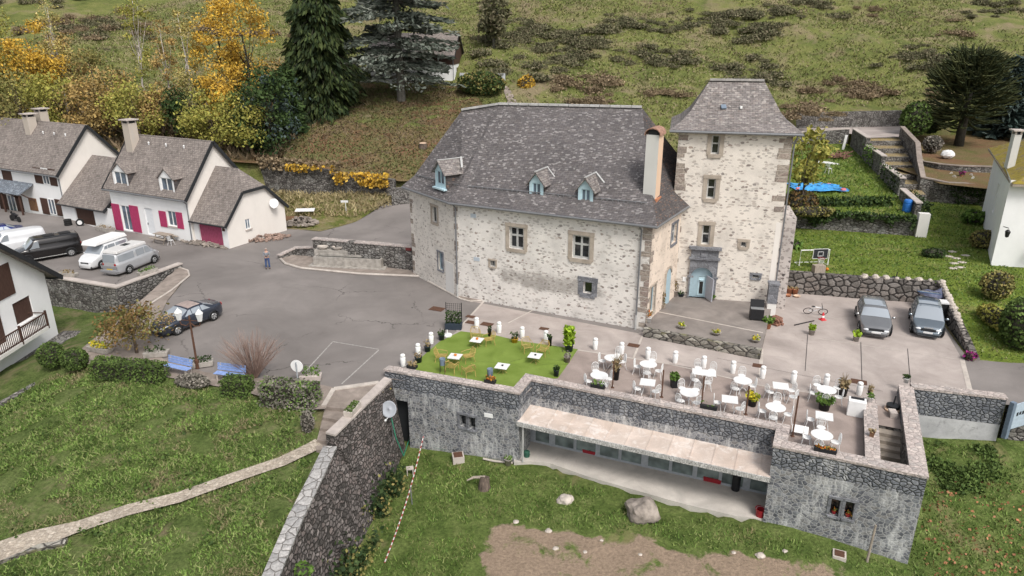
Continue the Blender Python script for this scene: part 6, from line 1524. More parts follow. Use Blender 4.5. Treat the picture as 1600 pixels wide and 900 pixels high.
for px, py, w in ((745, 531.4, 'with an orange pot between two cane chairs at the back'), (711, 557, 'with an orange pot at the left of the turf'), (784.6, 572.4, 'with a dark ashtray near the parapet'), (836, 556, 'with an ashtray before the pair of cane chairs')):
    p = pz(px, py, .46); p.z = .02; lab = 'low white square table ' + w
    if W0 is None: W0 = make_low_table(lab); W0.location = p; W0.rotation_euler.z = ang0 + R(5)
    else: dup(W0, p, ang0 + R(rng.uniform(-3, 12)), lab)
    q = p + Vector((.02, .03, .465 - .0))
    if 'orange' in w:
        mb = MB(); mb.lathe([(.06, 0), (.09, .10), (.08, .11)], n=10); o = mb.build('orange_pot', M['orange']); o.location = q; tag(o, 'small orange pot on the low table ' + ('at the back of the turf' if px > 730 else 'at the left of the turf'), 'pot', 'orange pots on the low tables')
    else:
        mb = MB(); mb.lathe([(.05, 0), (.07, .05), (.05, .05), (.04, .02)], n=10); o = mb.build('ashtray', M['black_pot']); o.location = q; tag(o, 'dark ashtray on the low table ' + ('before the pair of cane chairs' if px > 800 else 'near the parapet'), 'ashtray', 'ashtrays on the low tables')

# ------------------------------------------------------------------ pots and planters
def tuft(n, r, h, size, spread=.5, up=1.2):
    a = rng.uniform(0, 2 * math.pi, n); q = np.sqrt(rng.uniform(0, 1, n)) * r; z = rng.uniform(.05, 1, n) * h
    return np.stack([np.cos(a) * q * (1 + spread * z / max(h, .01)), np.sin(a) * q * (1 + spread * z / max(h, .01)), z], 1)
def pot(px, py, z, label, r=.17, h=.30, mat='black_pot', leaf='f_green', n=120, ph=.35, pr=None, size=.09, cat='potted plant', name='potted_plant', base=.8, square=False, sp=.5, tall=None, blades=0):
    p = pz(px, py, z); p.z = z + .012; t = thing(name, label, cat, p, rng.uniform(0, 1))
    mb = MB(); mb.s = not square; mb.lathe([(r * base, 0), (r * .98, h * .95), (r * 1.06, h * .95), (r * 1.06, h), (r * .9, h), (r * .88, h * .9)], n=4 if square else 14, rz=.785 if square else 0); mb.build('pot', M[mat], t)
    if n:
        mb = MB(); P = tuft(n, pr or r * .9, ph, size, sp) + (0, 0, h * .9); cards(mb, P, size, .3)
        if blades:
            for i in range(blades):
                a = rng.uniform(0, 6.28); l = rng.uniform(.6, 1) * (tall or ph); d = rng.uniform(.1, .45) * l
                mb.tube([(0, 0, h * .9), (d * .4 * math.cos(a), d * .4 * math.sin(a), h + l * .6), (d * math.cos(a), d * math.sin(a), h + l)], [.014, .01, .004], 4)
        mb.build('plant', M[leaf], t)
    return t
pot(889, 549, 0, 'bright yellow-green bush in a dark pot at the turf corner', .26, .48, 'navy', 'f_limepot', 420, 1.15, .30, .15, sp=.15)
pot(962, 593, 0, 'tall dry grass in a slim dark pot among the white tables', .2, .62, 'black_pot', 'f_dry', 90, .7, .2, .10, blades=40, tall=1.0)
pot(1053, 605, 0, 'leafy green plant in a square black pot below the free-standing lamp', .27, .46, 'black_pot', 'f_green', 160, .36, .2, .12, square=True)
pot(1175, 634, 0, 'yellow flowers in a black pot between two white tables', .24, .40, 'black_pot', 'f_yellowfl', 260, .32, .27, .09)
pot(1316, 618, 0, 'dry leafy branches in a slanting dark pot on the dining terrace', .25, .5, 'black_pot', 'f_dry', 110, .45, .22, .12, blades=14, tall=.9)
pot(1287, 640, 0, 'dense green herb planter pushed against the square table', .30, .42, 'black_pot', 'f_green', 320, .35, .34, .10)
pot(869, 588, 0, 'small plant in a navy pot at the near turf corner', .16, .40, 'navy', 'f_dark', 70, .25)
pot(690, 531, 0, 'navy pot with a dark plant beside the parasol base', .2, .34, 'navy', 'f_dark', 70, .3)
pot(668, 549, 0, 'navy pot with a drooping plant, middle of the left turf edge', .2, .34, 'navy', 'f_dry', 40, .4)
pot(654, 566, 0, 'navy pot nearest the parapet on the left turf edge', .22, .36, 'navy', 'f_dry', 40, .3)
pot(804, 535, 0, 'round yellow pot with a dark plant at the back of the turf', .22, .26, 'yellow_pot', 'f_dark', 60, .4)
pot(765, 525, .4, 'dark urn standing on a golden cane chair', .13, .42, 'black_pot', 'f_dark', 25, .25)
pot(859, 541, 0, 'dark statue-like pot with a small plant behind the cane chairs', .13, .55, 'black_pot', 'f_dark', 30, .3)
pot(886, 566, 0, 'grey stone figure pot on the turf edge', .2, .35, 'rock', 'f_grey', 40, .35)
pot(1268, 523, 0, 'yellow-green plant in a grey pot alone in the car park', .2, .34, 'stone_grey', 'f_limepot', 110, .38, .16, .12)
pot(1337, 533, 0, 'spiky bright green plant in a grey pot by the estate car', .2, .34, 'stone_grey', 'f_limepot', 60, .3, .2, .12, blades=40, tall=.45)
pot(1198.7, 513, 0, 'green plant in a terracotta pot at the terrace step corner', .24, .40, 'terracotta', 'f_green', 200, .35, .28, .12)
pot(1054, 462, .5, 'dry palm in a cream pot beside the carved doorway', .28, .42, 'coping_smooth', 'f_dry', 60, .8, .2, .12, blades=26, tall=1.1)
pot(1064, 463, .5, 'low dark pot with small plants next to the cream pot', .22, .2, 'navy', 'f_dark', 60, .2)
pot(1113.5, 469, .5, 'small pale pot with greenery at the foot of the open door', .14, .18, 'stone_grey', 'f_green', 50, .2)
for i, (px, py, w) in enumerate(((1225, 458, 'left'), (1233, 459, 'middle'), (1242, 460, 'right'))): pot(px, py, 0, 'terracotta pot against the lawn wall, %s of three' % w, .2, .42, 'terracotta', 'f_dry', 25, .15)
pot(1231, 463, 0, 'shallow overturned terracotta dish before the three pots', .22, .12, 'terracotta', 'f_dry', 0)
pot(1245, 464, 0, 'pale shallow dish under the right terracotta pot', .24, .10, 'peach', 'f_dry', 0)
pot(1213, 470, 0, 'small dry plant in a clay pot behind the stone pier', .18, .3, 'terracotta', 'f_dry', 50, .3)
pot(1359, 628, .51, 'small white pot with a green plant on the stair wall', .13, .26, 'white_paint', 'f_green', 40, .2)
pot(1415, 598, .51, 'white pot with dark leaves on the far end of the stair parapet', .14, .26, 'white_paint', 'f_dark', 50, .22)
pot(1362, 682, .51, 'wooden box pot with a yellowish plant on the stair wall', .15, .22, 'mid_wood', 'f_dry', 30, .16, square=True)
pot(1359, 616, .5, 'rust-coloured grass tuft at the far end of the stair wall', .12, .14, 'black_pot', 'f_dry', 30, .35, blades=14, tall=.5)
for px, py, w in ((1065, 512, 'left'), (1119, 522, 'middle'), (1180, 533, 'right')): pot(px, py, .55, 'shallow grey bowl of yellow flowers on the low wall, %s of three' % w, .28, .13, 'stone_grey', 'f_yellowfl', 50, .2, .2, .09)
pot(1013, 503, .52, 'white pot with a reddish plant at the manor corner', .2, .3, 'white_paint', 'f_redfl', 50, .5)
pot(1035, 481, .5, 'wooden planter with a red garden figure by the side door', .28, .26, 'grey_wood', 'f_rust', 60, .9, .15, .1, square=True)
pot(794, 726, -3.75, 'clay pot with a plant at the left corner of the patio', .2, .35, 'coping_smooth', 'f_green', 30, .2)
def trough(px, py, z, label, ang, L=1.0, w=.28, h=.24, mat='stone_grey', leaf='f_yellowfl', n=90, ph=.22, size=.09, name='planter'):
    p = pz(px, py, z); t = thing(name, label, 'planter', (p.x, p.y, z + .003), ang)
    mb = MB(); mb.box((0, 0, h / 2), (L, w, h), taper=1.06); mb.build('trough', M[mat], t, bevel=.015)
    mb = MB(); P = np.stack([rng.uniform(-L * .46, L * .46, n), rng.uniform(-w * .45, w * .45, n), h + rng.uniform(-.02, ph, n)], 1); cards(mb, P, size, .3); mb.build('plant', M[leaf], t); return t
trough(934, 606, .52, 'slim black planter with a green sprig on the parapet beside the turf-side round table', ang0, .75, .2, .18, 'black_pot', 'f_green', 30)
trough(1107, 639, .52, 'slim black planter on the parapet below the long table', ang0, .8, .2, .18, 'black_pot', 'f_green', 18)
trough(1289, 706, .52, 'planter of red-brown soil and heather on the corner parapet', ang0, .9, .24, .18, 'black_pot', 'f_redfl', 70, .05)
trough(644, 575, .52, 'small dark planter with dry flowers on the left end of the parapet', fAB.a, .55, .3, .16, 'black_pot', 'f_dry', 60)
trough(766, 598, .52, 'dark planter of orange flowers on the parapet before the turf', fAB.a, .6, .26, .18, 'black_pot', 'f_redfl', 80)
trough(551, 643, .36, 'mossy stone planter on the sloping parapet beside the steps', R(78), 1.15, .42, .28, 'kerb', 'f_box', 160, .08)
trough(107, 431, .40, 'stone trough on the parking wall in front of the white camper', R(-14), 1.5, .4, .26, 'stone_grey', 'f_dry', 70)
trough(231, 427, .40, 'stone trough with greenery on the parking wall by the silver van', R(62), 1.5, .4, .26, 'stone_grey', 'f_green', 90)
trough(157, 549, .05, 'stone trough of yellow plants on the gravel beside the reddish tree', R(-20), 1.5, .5, .3, 'stone_grey', 'f_yellowfl', 160, .3)
trough(245, 556, .05, 'stone trough half hidden under the reddish tree', R(10), 1.3, .5, .3, 'stone_grey', 'f_dark', 80, .3)
trough(314, 572, .05, 'stone trough of shrubs at the foot of the lamp post', R(20), 1.3, .5, .3, 'stone_grey', 'f_dark', 110, .3)
trough(486, 593, .05, 'white trough with a green shrub beside the road sign', R(5), 1.1, .5, .3, 'coping_smooth', 'f_green', 140, .45)
trough(921, 708, -3.55, 'dark red planter against the glass front, left one', fg.a, .7, .28, .22, 'red_plastic', 'f_dark', 12, .05)
trough(1113, 752, -3.55, 'dark red planter against the glass front beside the black bin', fg.a, .85, .28, .24, 'red_plastic', 'f_dark', 16, .05)
trough(165, 361, 0, 'stone trough on the pavement beside the brown garage door', aL, 2.0, .6, .4, 'stone_grey', 'f_dry', 60)
t = trough(709, 514, .0, 'navy planter with a trellis and dark shrub at the far turf corner', R(-5), 1.05, .42, .42, 'navy', 'f_dark', 260, .8, .1)
mb = MB()
for x in (-.5, .5): mb.bar((x, .2, .4), (x, .2, 1.75), .05, .05)
for i in range(9): mb.bar((-.5 + i * .125, .2, .45), (-.5 + i * .125, .2, 1.7), .015, .015)
for i in range(9): mb.bar((-.5, .2, .5 + i * .145), (.5, .2, .5 + i * .145), .015, .015)
mb.build('trellis', M['black_iron'], t)
# blue-grey stand planters
for px, py, w in ((692, 584, 'beside the low cane chairs'), (766, 601, 'behind the orange parapet flowers')):
    p = pz(px, py, .0); t = thing('stand_planter', 'blue-grey pot on a black wire stand ' + w, 'planter', (p.x, p.y, .0 if py < 590 else .52), .3)
    mb = MB(); mb.lathe([(.15, .55), (.17, .95), (.15, .95), (.13, .9)], n=14); mb.build('pot', M['steel_blue'], t)
    mb = MB()
    for k in range(4): a = k * 1.57 + .4; mb.tube([(.2 * math.cos(a), .2 * math.sin(a), 0), (.17 * math.cos(a), .17 * math.sin(a), .85)], .013, 5)
    mb.build('stand', M['black_iron'], t)
    if py > 590: t.location = (p.x, p.y, .012)
# rusty posts
for i, ((px, py), tp_, w) in enumerate((((957, 606), 566, 'beside the turf-side round table'), ((1033.6, 621), 580, 'right of the first square table'), ((1096, 633), 590, 'before the long table'), ((1165, 648), 603, 'left of the yellow flowers'), ((1238, 682), 615, 'at the inner corner of the parapet'))):
    p = pz(px, py, 0.52); h = 1.55 if i < 4 else 2.1
    mb = MB(); mb.box((0, 0, h / 2), (.06, .06, h)); mb.box((0, 0, .02), (.16, .16, .03)); o = mb.build('rusty_post', M['rust']); o.location = (p.x, p.y, .523); tag(o, 'bare rusty post ' + w, 'post', 'rusty posts along the parapet')
# odds and ends on the terrace
def simple(name, label, cat, mats, build, loc, rz=0.0, group=None, bevel=0):
    mb = MB(); build(mb); o = mb.build(name, mats, bevel=bevel); o.location = tuple(map(float, loc)); o.rotation_euler.z = rz; return tag(o, label, cat, group)
p = pz(1336, 648); t = thing('white_cabinet', 'white metal cabinet with a dark grille top beside the stair wall', 'cabinet', (p.x, p.y, .012), fFG.a)
mb = MB(); mb.box((0, 0, .42), (.55, .8, .84)); mb.build('body', M['white_paint'], t, bevel=.02); mb = MB(); mb.box((.1, .0, .85), (.22, .6, .03)); mb.build('grille', M['black_iron'], t)
def brd(mb): mb.box((0, 0, .3), (.72, .04, .42), M=Matrix.Rotation(R(-60), 3, 'X')); mb.bar((-.25, .15, 0), (-.25, 0, .32), .04, .04); mb.bar((.25, .15, 0), (.25, 0, .32), .04, .04)
simple('white_board', 'white board lying on low trestles beside the corner post', 'board', M['white_paint'], brd, (*pz(1249, 680)[:2], .012), ang0)
def pb(mb): mb.lathe([(.3, 0), (.31, .08), (.05, .10), (.03, .4), (.03, .4)], n=18)
simple('parasol_weight', 'white round parasol base at the left turf edge', 'parasol weight', M['white_paint'], pb, (*pz(699, 525)[:2], .02))
p = pz(1394, 641); t = thing('parasol_stand', 'black folded parasol stand on a pale round stone at the stair head', 'parasol stand', (p.x, p.y, .012), 0)
mb = MB(); mb.lathe([(.36, 0), (.38, .08), (.3, .12)], n=14); mb.build('stone_base', M['peach'], t); mb = MB(); mb.lathe([(.3, .12), (.32, .3), (.05, .34)], n=9); mb.tube([(0, 0, .3), (.05, 0, .8)], .04, 6); mb.build('stand', M['black_pot'], t)
def stx(mb):
    for i in range(3): mb.box((0, i * .03, .05 + .1 * i), (.5, .34, .09), .1 * i)
simple('pale_blocks', 'three pale slabs stacked on the landing beside the stair parapet', 'slabs', M['coping_smooth'], stx, (*pz(1396, 651)[:2], .012), fFG.a)

# barbecue on the entry terrace
p = pz(1181, 499, .5); t = thing('barbecue', 'black barbecue with a raised lid on the entry terrace', 'barbecue', (p.x, p.y, .505), R(-12))
mb = MB(); mb.box((0, 0, .42), (.85, .55, .72)); mb.build('cabinet', M['black_iron'], t, bevel=.02); mb = MB(); mb.box((0, .2, 1.05), (.85, .10, .5), M=Matrix.Rotation(R(-15), 3, 'X')); mb.build('lid', M['black_iron'], t)
mb = MB(); mb.box((0, -.02, .80), (.80, .5, .03)); mb.build('grill', M['rim'], t)
for a in (-.35, .35): mb = MB(); mb.tube([(a - .03, -.2, .05), (a + .03, -.2, .05)], .06, 10); mb.build('wheel', M['rubber'], t)
def logs(mb):
    rd = random.Random(4)
    for i in range(9): x, z = (i % 3) * .22 - .2, .1 + (i // 3) * .17; mb.tube([(x, -.3 + rd.uniform(-.1, .1), z), (x + rd.uniform(-.05, .05), .35, z)], .09, 7)
simple('log_pile', 'small pile of reddish logs and pots beside the terracotta pot', 'log pile', plain('log', (.27, .14, .10), var=.4), logs, (*pz(1212, 507)[:2], 0), .5)

# ------------------------------------------------------------------ vehicles
def vehicle(name, label, cat, loc, heading, L, W, H, prof, belt, paint, wheels, roofk=.74, win=(), ws=None, rw=None, roofcol=None, wr=.32, lights=True, extra=None, glassm='car_glass', plate='white', trim=None):
    """prof: (x, z) of the top line from tail to nose; win: side window spans; ws / rw: x-spans of windscreen and rear window"""
    t = thing(name, label, cat, loc, heading)
    px_, pz_ = [a for a, b in prof], [b for a, b in prof]
    top = lambda x: float(np.interp(x, px_, pz_))
    hw = lambda x: W / 2 * (1 - .30 * abs(2 * x / L) ** 7 - .05 * abs(2 * x / L) ** 2)
    TT = [0, .08, .25, .45, .55, .80, .90, 1.0]
    def S(x, s, side=1):
        zt = top(x); zb = min(belt, zt - .03); w = hw(x); k = max(0, min(1, (zt - belt) / (H - belt))); rwid = w * (.93 - (.93 - roofk) * k)
        Yv = [w * .86, w * .97, w, w * .99, w * .955, rwid, rwid * .82, 0]; Zv = [.19, .30, .30 + (zb - .3) * .5, zb - .04, zb, zt - .055 * (.3 + k), zt - .008, zt + .012]
        return Vector((x, side * float(np.interp(s, TT, Yv)), float(np.interp(s, TT, Zv))))
    X_ = sorted({*np.linspace(-L / 2, L / 2, 21).round(3).tolist(), *[round(a, 3) for a in px_]})
    ss = [0, .04, .08, .16, .25, .35, .45, .50, .55, .67, .80, .85, .90, .95, 1.0]
    mb = MB(); mb.s = True; V = []; n = len(ss); F = []
    for x in X_:
        V += [S(x, s, -1) for s in ss] + [S(x, s, 1) for s in ss[-2::-1]]
    m = 2 * n - 1
    for i in range(len(X_) - 1):
        for j in range(m - 1): F.append((i * m + j, (i + 1) * m + j, (i + 1) * m + j + 1, i * m + j + 1))
        F.append((i * m + m - 1, (i + 1) * m + m - 1, (i + 1) * m, i * m))
    F.append(tuple(range(m))); F.append(tuple(((len(X_) - 1) * m + j) for j in range(m))[::-1])
    mb.add(V, F); body = mb.build('body', paint, t)
    def panel(nm, x0, x1, s0, s1, side, mat, nx=6, ns=5, off=.012, parent=None, full=False, rake0=0, rake1=0):
        mb = MB(); mb.s = True; V = []; F = []
        for i in range(nx + 1):
            for j in range(ns + 1):
                b = j / ns; xa = x0 + rake0 * b; xb = x1 + rake1 * b; x = xa + (xb - xa) * i / nx
                s = s0 + (s1 - s0) * b
                if full:
                    q = 2 * b - 1; s = 1 - abs(q) * (1 - s0); sd = 1 if q >= 0 else -1
                else: sd = side
                p = S(x, s, sd); e = 1e-2; du = S(x + e, s, sd) - S(x - e, s, sd)
                s_a, s_b = max(0, s - e), min(1, s + e); dv = S(x, s_b, sd) - S(x, s_a, sd); nrm = du.cross(dv)
                if nrm.length < 1e-9: nrm = Vector((0, 0, 1))
                nrm.normalize(); c = Vector((x, 0, H * .5))
                if nrm.dot(p - c) < 0: nrm = -nrm
                V.append(p + nrm * off)
        for i in range(nx):
            for j in range(ns): a = i * (ns + 1) + j; F.append((a, a + ns + 1, a + ns + 2, a + 1))
        mb.add(V, F); return mb.build(nm, mat, parent or t)
    gm = M[glassm]
    for x0, x1, r0, r1 in win:
        for sd in (-1, 1): panel('side_window', x0, x1, .585, .775, sd, gm, rake0=r0, rake1=r1)
    if ws: panel('windscreen', ws[0], ws[1], .81, 1, 1, gm, full=True, ns=10)
    if rw: panel('rear_window', rw[0], rw[1], .81, 1, 1, gm, full=True, ns=10)
    if roofcol is not None: panel('roof_panel', roofcol[1], roofcol[2], .86, 1, 1, roofcol[0], full=True, ns=8)
    for wx in wheels:
        for sd in (-1, 1):
            y = sd * (W / 2 - .10)
            mb = MB(); mb.tube([(wx, y - sd * .1, wr), (wx, y + sd * .105, wr)], [wr, wr], 20); wh = mb.build('wheel', M['rubber'], t)
            mb = MB(); mb.tube([(wx, y + sd * .10, wr), (wx, y + sd * .115, wr)], [wr * .66, wr * .62], 16); mb.m = 1
            for k in range(5): a = k * 1.2566; mb.tube([(wx + .1 * math.cos(a + .6), y + sd * .117, wr + .1 * math.sin(a + .6)), (wx + .17 * math.cos(a + .6), y + sd * .117, wr + .17 * math.sin(a + .6))], .035, 6)
            mb.build('rim', [M['rim'], M['black_iron']], wh)
            mb = MB(); c = [(wx + (wr + .07) * math.cos(a), sd * (W / 2 + .006 - .012 * abs(math.cos(a))), wr + .02 + (wr + .05) * math.sin(a)) for a in np.linspace(-.3, math.pi + .3, 14)]
            mb.tube(c, .03, 5); mb.build('wheel_arch', M['black_trim'], t)
    if lights:
        for sd in (-1, 1):
            hx = L / 2 - .16; mb = MB(); mb.blob((hx, sd * hw(hx) * .74, min(belt, top(hx)) - .14), (.15, .19, .075), 10, 6, 0); mb.s = True; mb.build('headlight', M['headlight'], t)
            tx = -L / 2 + .05; mb = MB(); mb.blob((tx, sd * hw(tx) * .88, min(belt, top(tx)) - .08), (.06, .10, .13), 8, 6, 0); mb.build('tail_light', M['tail_light'], t)
    mb = MB(); mb.box((L / 2 + .002, 0, .44), (.03, .52, .11)); mb.build('number_plate', M['plate_' + plate], t)
    mb = MB(); mb.box((-L / 2 - .002, 0, .55 if H < 1.7 else .62), (.03, .52, .11)); mb.build('number_plate', M['plate_' + plate], t)
    mb = MB(); mb.box((L / 2 - .05, 0, .60), (.10, W * .44, .13)); mb.box((L / 2 - .06, 0, .28), (.12, W * .70, .12)); mb.build('grille', M['black_trim'], t)
    for sd in (-1, 1):
        mx = (ws[0] + ws[1]) / 2 + .1 if ws else L * .2; mx = min(mx, L / 2 - .8); mb = MB(); mb.blob((mx, sd * (W / 2 + .10), belt + .04), (.07, .11, .08), 8, 6, 0); mb.s = True; mb.build('mirror', trim or paint, t)
    return t, panel
def carpaint(name, col, rough=.25, metal=.5):
    m, nt = mnew(name); uv, ob = TC(nt); c = ramp(nt, noise(nt, ob, 1.5, 4).outputs['Fac'], [(.3, tuple(x * .88 for x in col)), (.7, col)])
    return fin(m, nt, c, rough, metal=metal, spec=.5, **{'Coat Weight': .5, 'Coat Roughness': .08})
M['car_glass'] = fin(*mnew('car_glass'), (.42, .46, .50), .08, metal=.42, spec=.9); M['headlight'] = plain('headlight', (.72, .74, .76), .15, var=.05); M['tail_light'] = plain('tail_light', (.30, .01, .01), .2); M['plate_white'] = plain('plate', (.7, .7, .7), .5); M['plate_yellow'] = plain('yellow_plate', (.75, .52, .02), .5)
wag = [(-2.38, .62), (-2.30, .98), (-2.02, 1.36), (-1.4, 1.44), (0, 1.47), (.35, 1.44), (1.02, .99), (1.5, .90), (2.15, .76), (2.36, .52)]
v, pn = vehicle('estate_car', 'dark grey estate car with a glass sunroof parked in front of the boulder wall', 'car', (23.45, 42.75, .012), R(-111), 4.74, 1.88, 1.47, wag, .95, carpaint('graphite_paint', (.24, .245, .255)), (1.42, -1.38), win=((-1.85, -.95, .2, 0), (-.9, -.02, 0, 0), (.03, .80, 0, -.42)), ws=(.42, 1.0), rw=(-2.27, -2.05), roofcol=(M['car_glass'], -.95, .15))
mpv = [(-2.1, .62), (-2.05, 1.05), (-1.75, 1.54), (-1.0, 1.63), (.1, 1.64), (.35, 1.60), (1.35, 1.0), (1.7, .90), (2.0, .74), (2.12, .5)]
v, pn = vehicle('family_car', 'blue-grey family car with a large windscreen and its tailgate open by the lawn wall', 'car', (26.75, 42.45, .012), R(-116), 4.25, 1.83, 1.66, mpv, 1.02, carpaint('slate_blue_paint', (.17, .205, .24)), (1.30, -1.30), win=((-1.6, -.75, .15, 0), (-.7, .1, 0, 0), (.15, 1.0, 0, -.55)), ws=(.30, 1.30), rw=None, roofcol=(M['car_glass'], -.6, .1))
mb = MB(); mb.box((-1.9, 0, 1.80), (1.05, 1.35, .05), M=Matrix.Rotation(R(-12), 3, 'Y')); tg = mb.build('tailgate', carpaint('blue_paint', (.05, .12, .25)), v); mb = MB(); mb.box((-1.85, 0, 1.835), (.7, 1.1, .03), M=Matrix.Rotation(R(-12), 3, 'Y')); mb.build('tailgate_glass', M['car_glass'], tg)
mb = MB(); mb.box((2.09, 0, .74), (.06, .5, .05)); mb.build('chrome_bar', M['rim'], v)
sed = [(-2.3, .60), (-2.26, .98), (-1.55, 1.06), (-.75, 1.40), (-.2, 1.43), (.35, 1.38), (1.05, .97), (1.6, .88), (2.15, .74), (2.3, .5)]
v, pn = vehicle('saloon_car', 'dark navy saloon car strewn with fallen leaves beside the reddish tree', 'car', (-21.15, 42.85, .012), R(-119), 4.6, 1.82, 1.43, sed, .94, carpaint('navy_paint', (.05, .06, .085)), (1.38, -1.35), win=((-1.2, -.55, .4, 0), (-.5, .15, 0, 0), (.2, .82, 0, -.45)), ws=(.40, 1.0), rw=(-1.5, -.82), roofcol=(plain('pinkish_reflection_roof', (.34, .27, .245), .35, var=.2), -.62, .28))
mb = MB(); P = np.stack([rng.uniform(.9, 2.1, 160), rng.uniform(-.75, .75, 160), np.zeros(160)], 1); P[:, 2] = np.interp(P[:, 0], [a for a, b in sed], [b for a, b in sed]) + .01; cards(mb, P, .10); lv = mb.build('fallen_leaves', leafy('car_leaves', [(.36, .26, .12), (.42, .33, .2), (.28, .18, .08)]), v); lv['kind'] = 'stuff'
van = [(-2.5, .7), (-2.48, 1.3), (-2.38, 1.82), (-1.8, 1.90), (.6, 1.90), (.95, 1.84), (1.62, 1.16), (2.0, 1.05), (2.38, .88), (2.5, .5)]
v, pn = vehicle('panel_van', 'black panel van with dark roof hatches parked across from the white house', 'van', (-39.3, 57.6, .012), R(-137.5), 4.98, 1.92, 1.9, van, 1.08, carpaint('black_paint', (.022, .020, .020)), (1.62, -1.55), roofk=.88, win=((.62, 1.40, 0, -.52),), ws=(.98, 1.58), wr=.34)
mb = MB()
for x in (-1.5, -.3): mb.box((x, 0, 1.93), (.8, .8, .05))
mb.build('roof_hatch', M['black_iron'], v); mb = MB(); mb.tube([(-1.2, 1.0, .34), (1.2, 1.0, .34)], .018, 6); mb.build('side_step', M['zinc_light'], v)
sv = [(-2.35, .7), (-2.33, 1.1), (-2.2, 1.75), (-1.6, 1.80), (.75, 1.80), (1.05, 1.72), (1.75, 1.10), (2.0, 1.0), (2.28, .85), (2.36, .5)]
v, pn = vehicle('camper_van', 'silver camper van seen from behind with a raised roof and yellow number plate', 'van', (-30.75, 54.85, .012), R(75), 4.7, 1.76, 1.8, sv, 1.05, carpaint('silver_paint', (.52, .53, .55), .35, .35), (1.45, -1.3), roofk=.88, win=((-2.05, -.55, 0, 0), (-.3, .55, 0, 0), (.65, 1.5, 0, -.55)), ws=(1.1, 1.7), rw=(-2.32, -2.205), plate='yellow')
mb = MB(); mb.box((-.5, 0, 1.90), (3.2, 1.42, .24), taper=.93); rf = mb.build('raised_roof', plain('van_roof', (.58, .57, .56), .5, var=.06), v, bevel=.05); mb = MB(); mb.box((-.3, .1, 2.03), (.6, .5, .03)); mb.build('skylight', M['black_trim'], rf)
mb = MB(); mb.box((-2.38, 0, .42), (.1, 1.7, .16)); mb.box((-2.365, 0, .75), (.02, 1.5, .2)); mb.build('bumper', plain('grey_bumper', (.25, .25, .26)), v)
lud = [(-2.1, .7), (-2.08, 1.2), (-1.95, 1.75), (-1.5, 1.82), (.3, 1.84), (.6, 1.80), (1.25, 1.12), (1.5, 1.05), (2.0, .82), (2.12, .5)]
v, pn = vehicle('white_camper', 'white small camper with a white roof box nosing towards the parking wall', 'van', (-33.6, 56.1, .012), R(-106), 4.2, 1.74, 1.84, lud, 1.05, carpaint('white_paint_car', (.72, .73, .74), .35, 0), (1.25, -1.25), roofk=.86, win=((-1.7, -.5, 0, 0), (-.4, .3, 0, 0), (.35, 1.0, 0, -.4)), ws=(.62, 1.22), rw=(-2.07, -1.97))
mb = MB(); mb.box((-.25, 0, 2.02), (3.4, 1.45, .34), taper=.9); mb.build('roof_box', M['white_paint'], v, bevel=.07)
v, pn = vehicle('delivery_van', 'white van at the left edge beyond the black van', 'van', (-43.3, 59.6, .012), R(-137), 4.6, 1.85, 1.85, [(a * .92, b * .97) for a, b in van], 1.05, carpaint('white_van_paint', (.70, .71, .73), .4, 0), (1.45, -1.4), roofk=.88, win=((.5, 1.25, 0, -.5),), ws=(.9, 1.46), wr=.33)
v, pn = vehicle('blue_car', 'deep blue car half hidden behind the white van at the left edge', 'car', (-47.2, 63.0, .012), R(-137), 4.2, 1.75, 1.45, [(a * .9, b) for a, b in sed], .94, carpaint('deep_blue_paint', (.02, .035, .20)), (1.25, -1.25), win=((-1.1, -.5, .35, 0), (-.45, .1, 0, 0), (.15, .75, 0, -.4)), ws=(.38, .92), rw=(-1.35, -.75))

# ------------------------------------------------------------------ the man on the square
def skin_fig(name, nodes, edges, mat, parent, root=0, sub=2, world=False):
    me = bpy.data.meshes.new(name); me.from_pydata([n[0] for n in nodes], edges, []); o = bpy.data.objects.new(name, me); COL.objects.link(o)
    md = o.modifiers.new('skin', 'SKIN'); md.use_smooth_shade = True
    for i, n in enumerate(nodes):
        r = n[1]; me.skin_vertices[0].data[i].radius = r if isinstance(r, tuple) else (r, r)
    me.skin_vertices[0].data[root].use_root = True
    s_ = o.modifiers.new('sub', 'SUBSURF'); s_.levels = sub; s_.render_levels = sub
    me.materials.append(mat); o.parent = parent; return o
pm_ = pz(419, 420); man = thing('person', 'standing man in a grey checked shirt and blue jeans holding a controller in both hands', 'person', (pm_.x, pm_.y, .0), R(-75))
skin_m = plain('skin', (.52, .32, .24), .6, var=.08); shirt = plain('grey_checked_shirt', (.20, .21, .23), .9, var=.5, scale=14); jean = plain('blue_jeans', (.05, .085, .19), .9, var=.25); shoe = plain('dark_shoes', (.05, .04, .04))
N = [((0, 0, .95), .10), ((0, 0, 1.15), .11), ((0, 0, 1.38), .11), ((.01, 0, 1.49), .055), ((.03, 0, 1.57), .06), ((.05, 0, 1.66), .088), ((.04, 0, 1.74), .06),
     ((0, .19, 1.40), .05), ((.06, .24, 1.13), .042), ((.28, .10, 1.15), .034), ((.34, .06, 1.17), .032), ((0, -.19, 1.40), .05), ((.06, -.24, 1.13), .042), ((.28, -.10, 1.15), .034), ((.34, -.06, 1.17), .032),
     ((0, .10, .88), .085), ((.02, .12, .48), .055), ((0, .13, .09), .04), ((.14, .15, .04), .035), ((0, -.10, .88), .085), ((.02, -.12, .48), .055), ((0, -.13, .09), .04), ((.14, -.15, .04), .035)]
Ed = [(0, 1), (1, 2), (2, 3), (3, 4), (4, 5), (5, 6), (2, 7), (7, 8), (8, 9), (9, 10), (2, 11), (11, 12), (12, 13), (13, 14), (0, 15), (15, 16), (16, 17), (17, 18), (0, 19), (19, 20), (20, 21), (21, 22)]
skin_fig('body', N, Ed, skin_m, man)
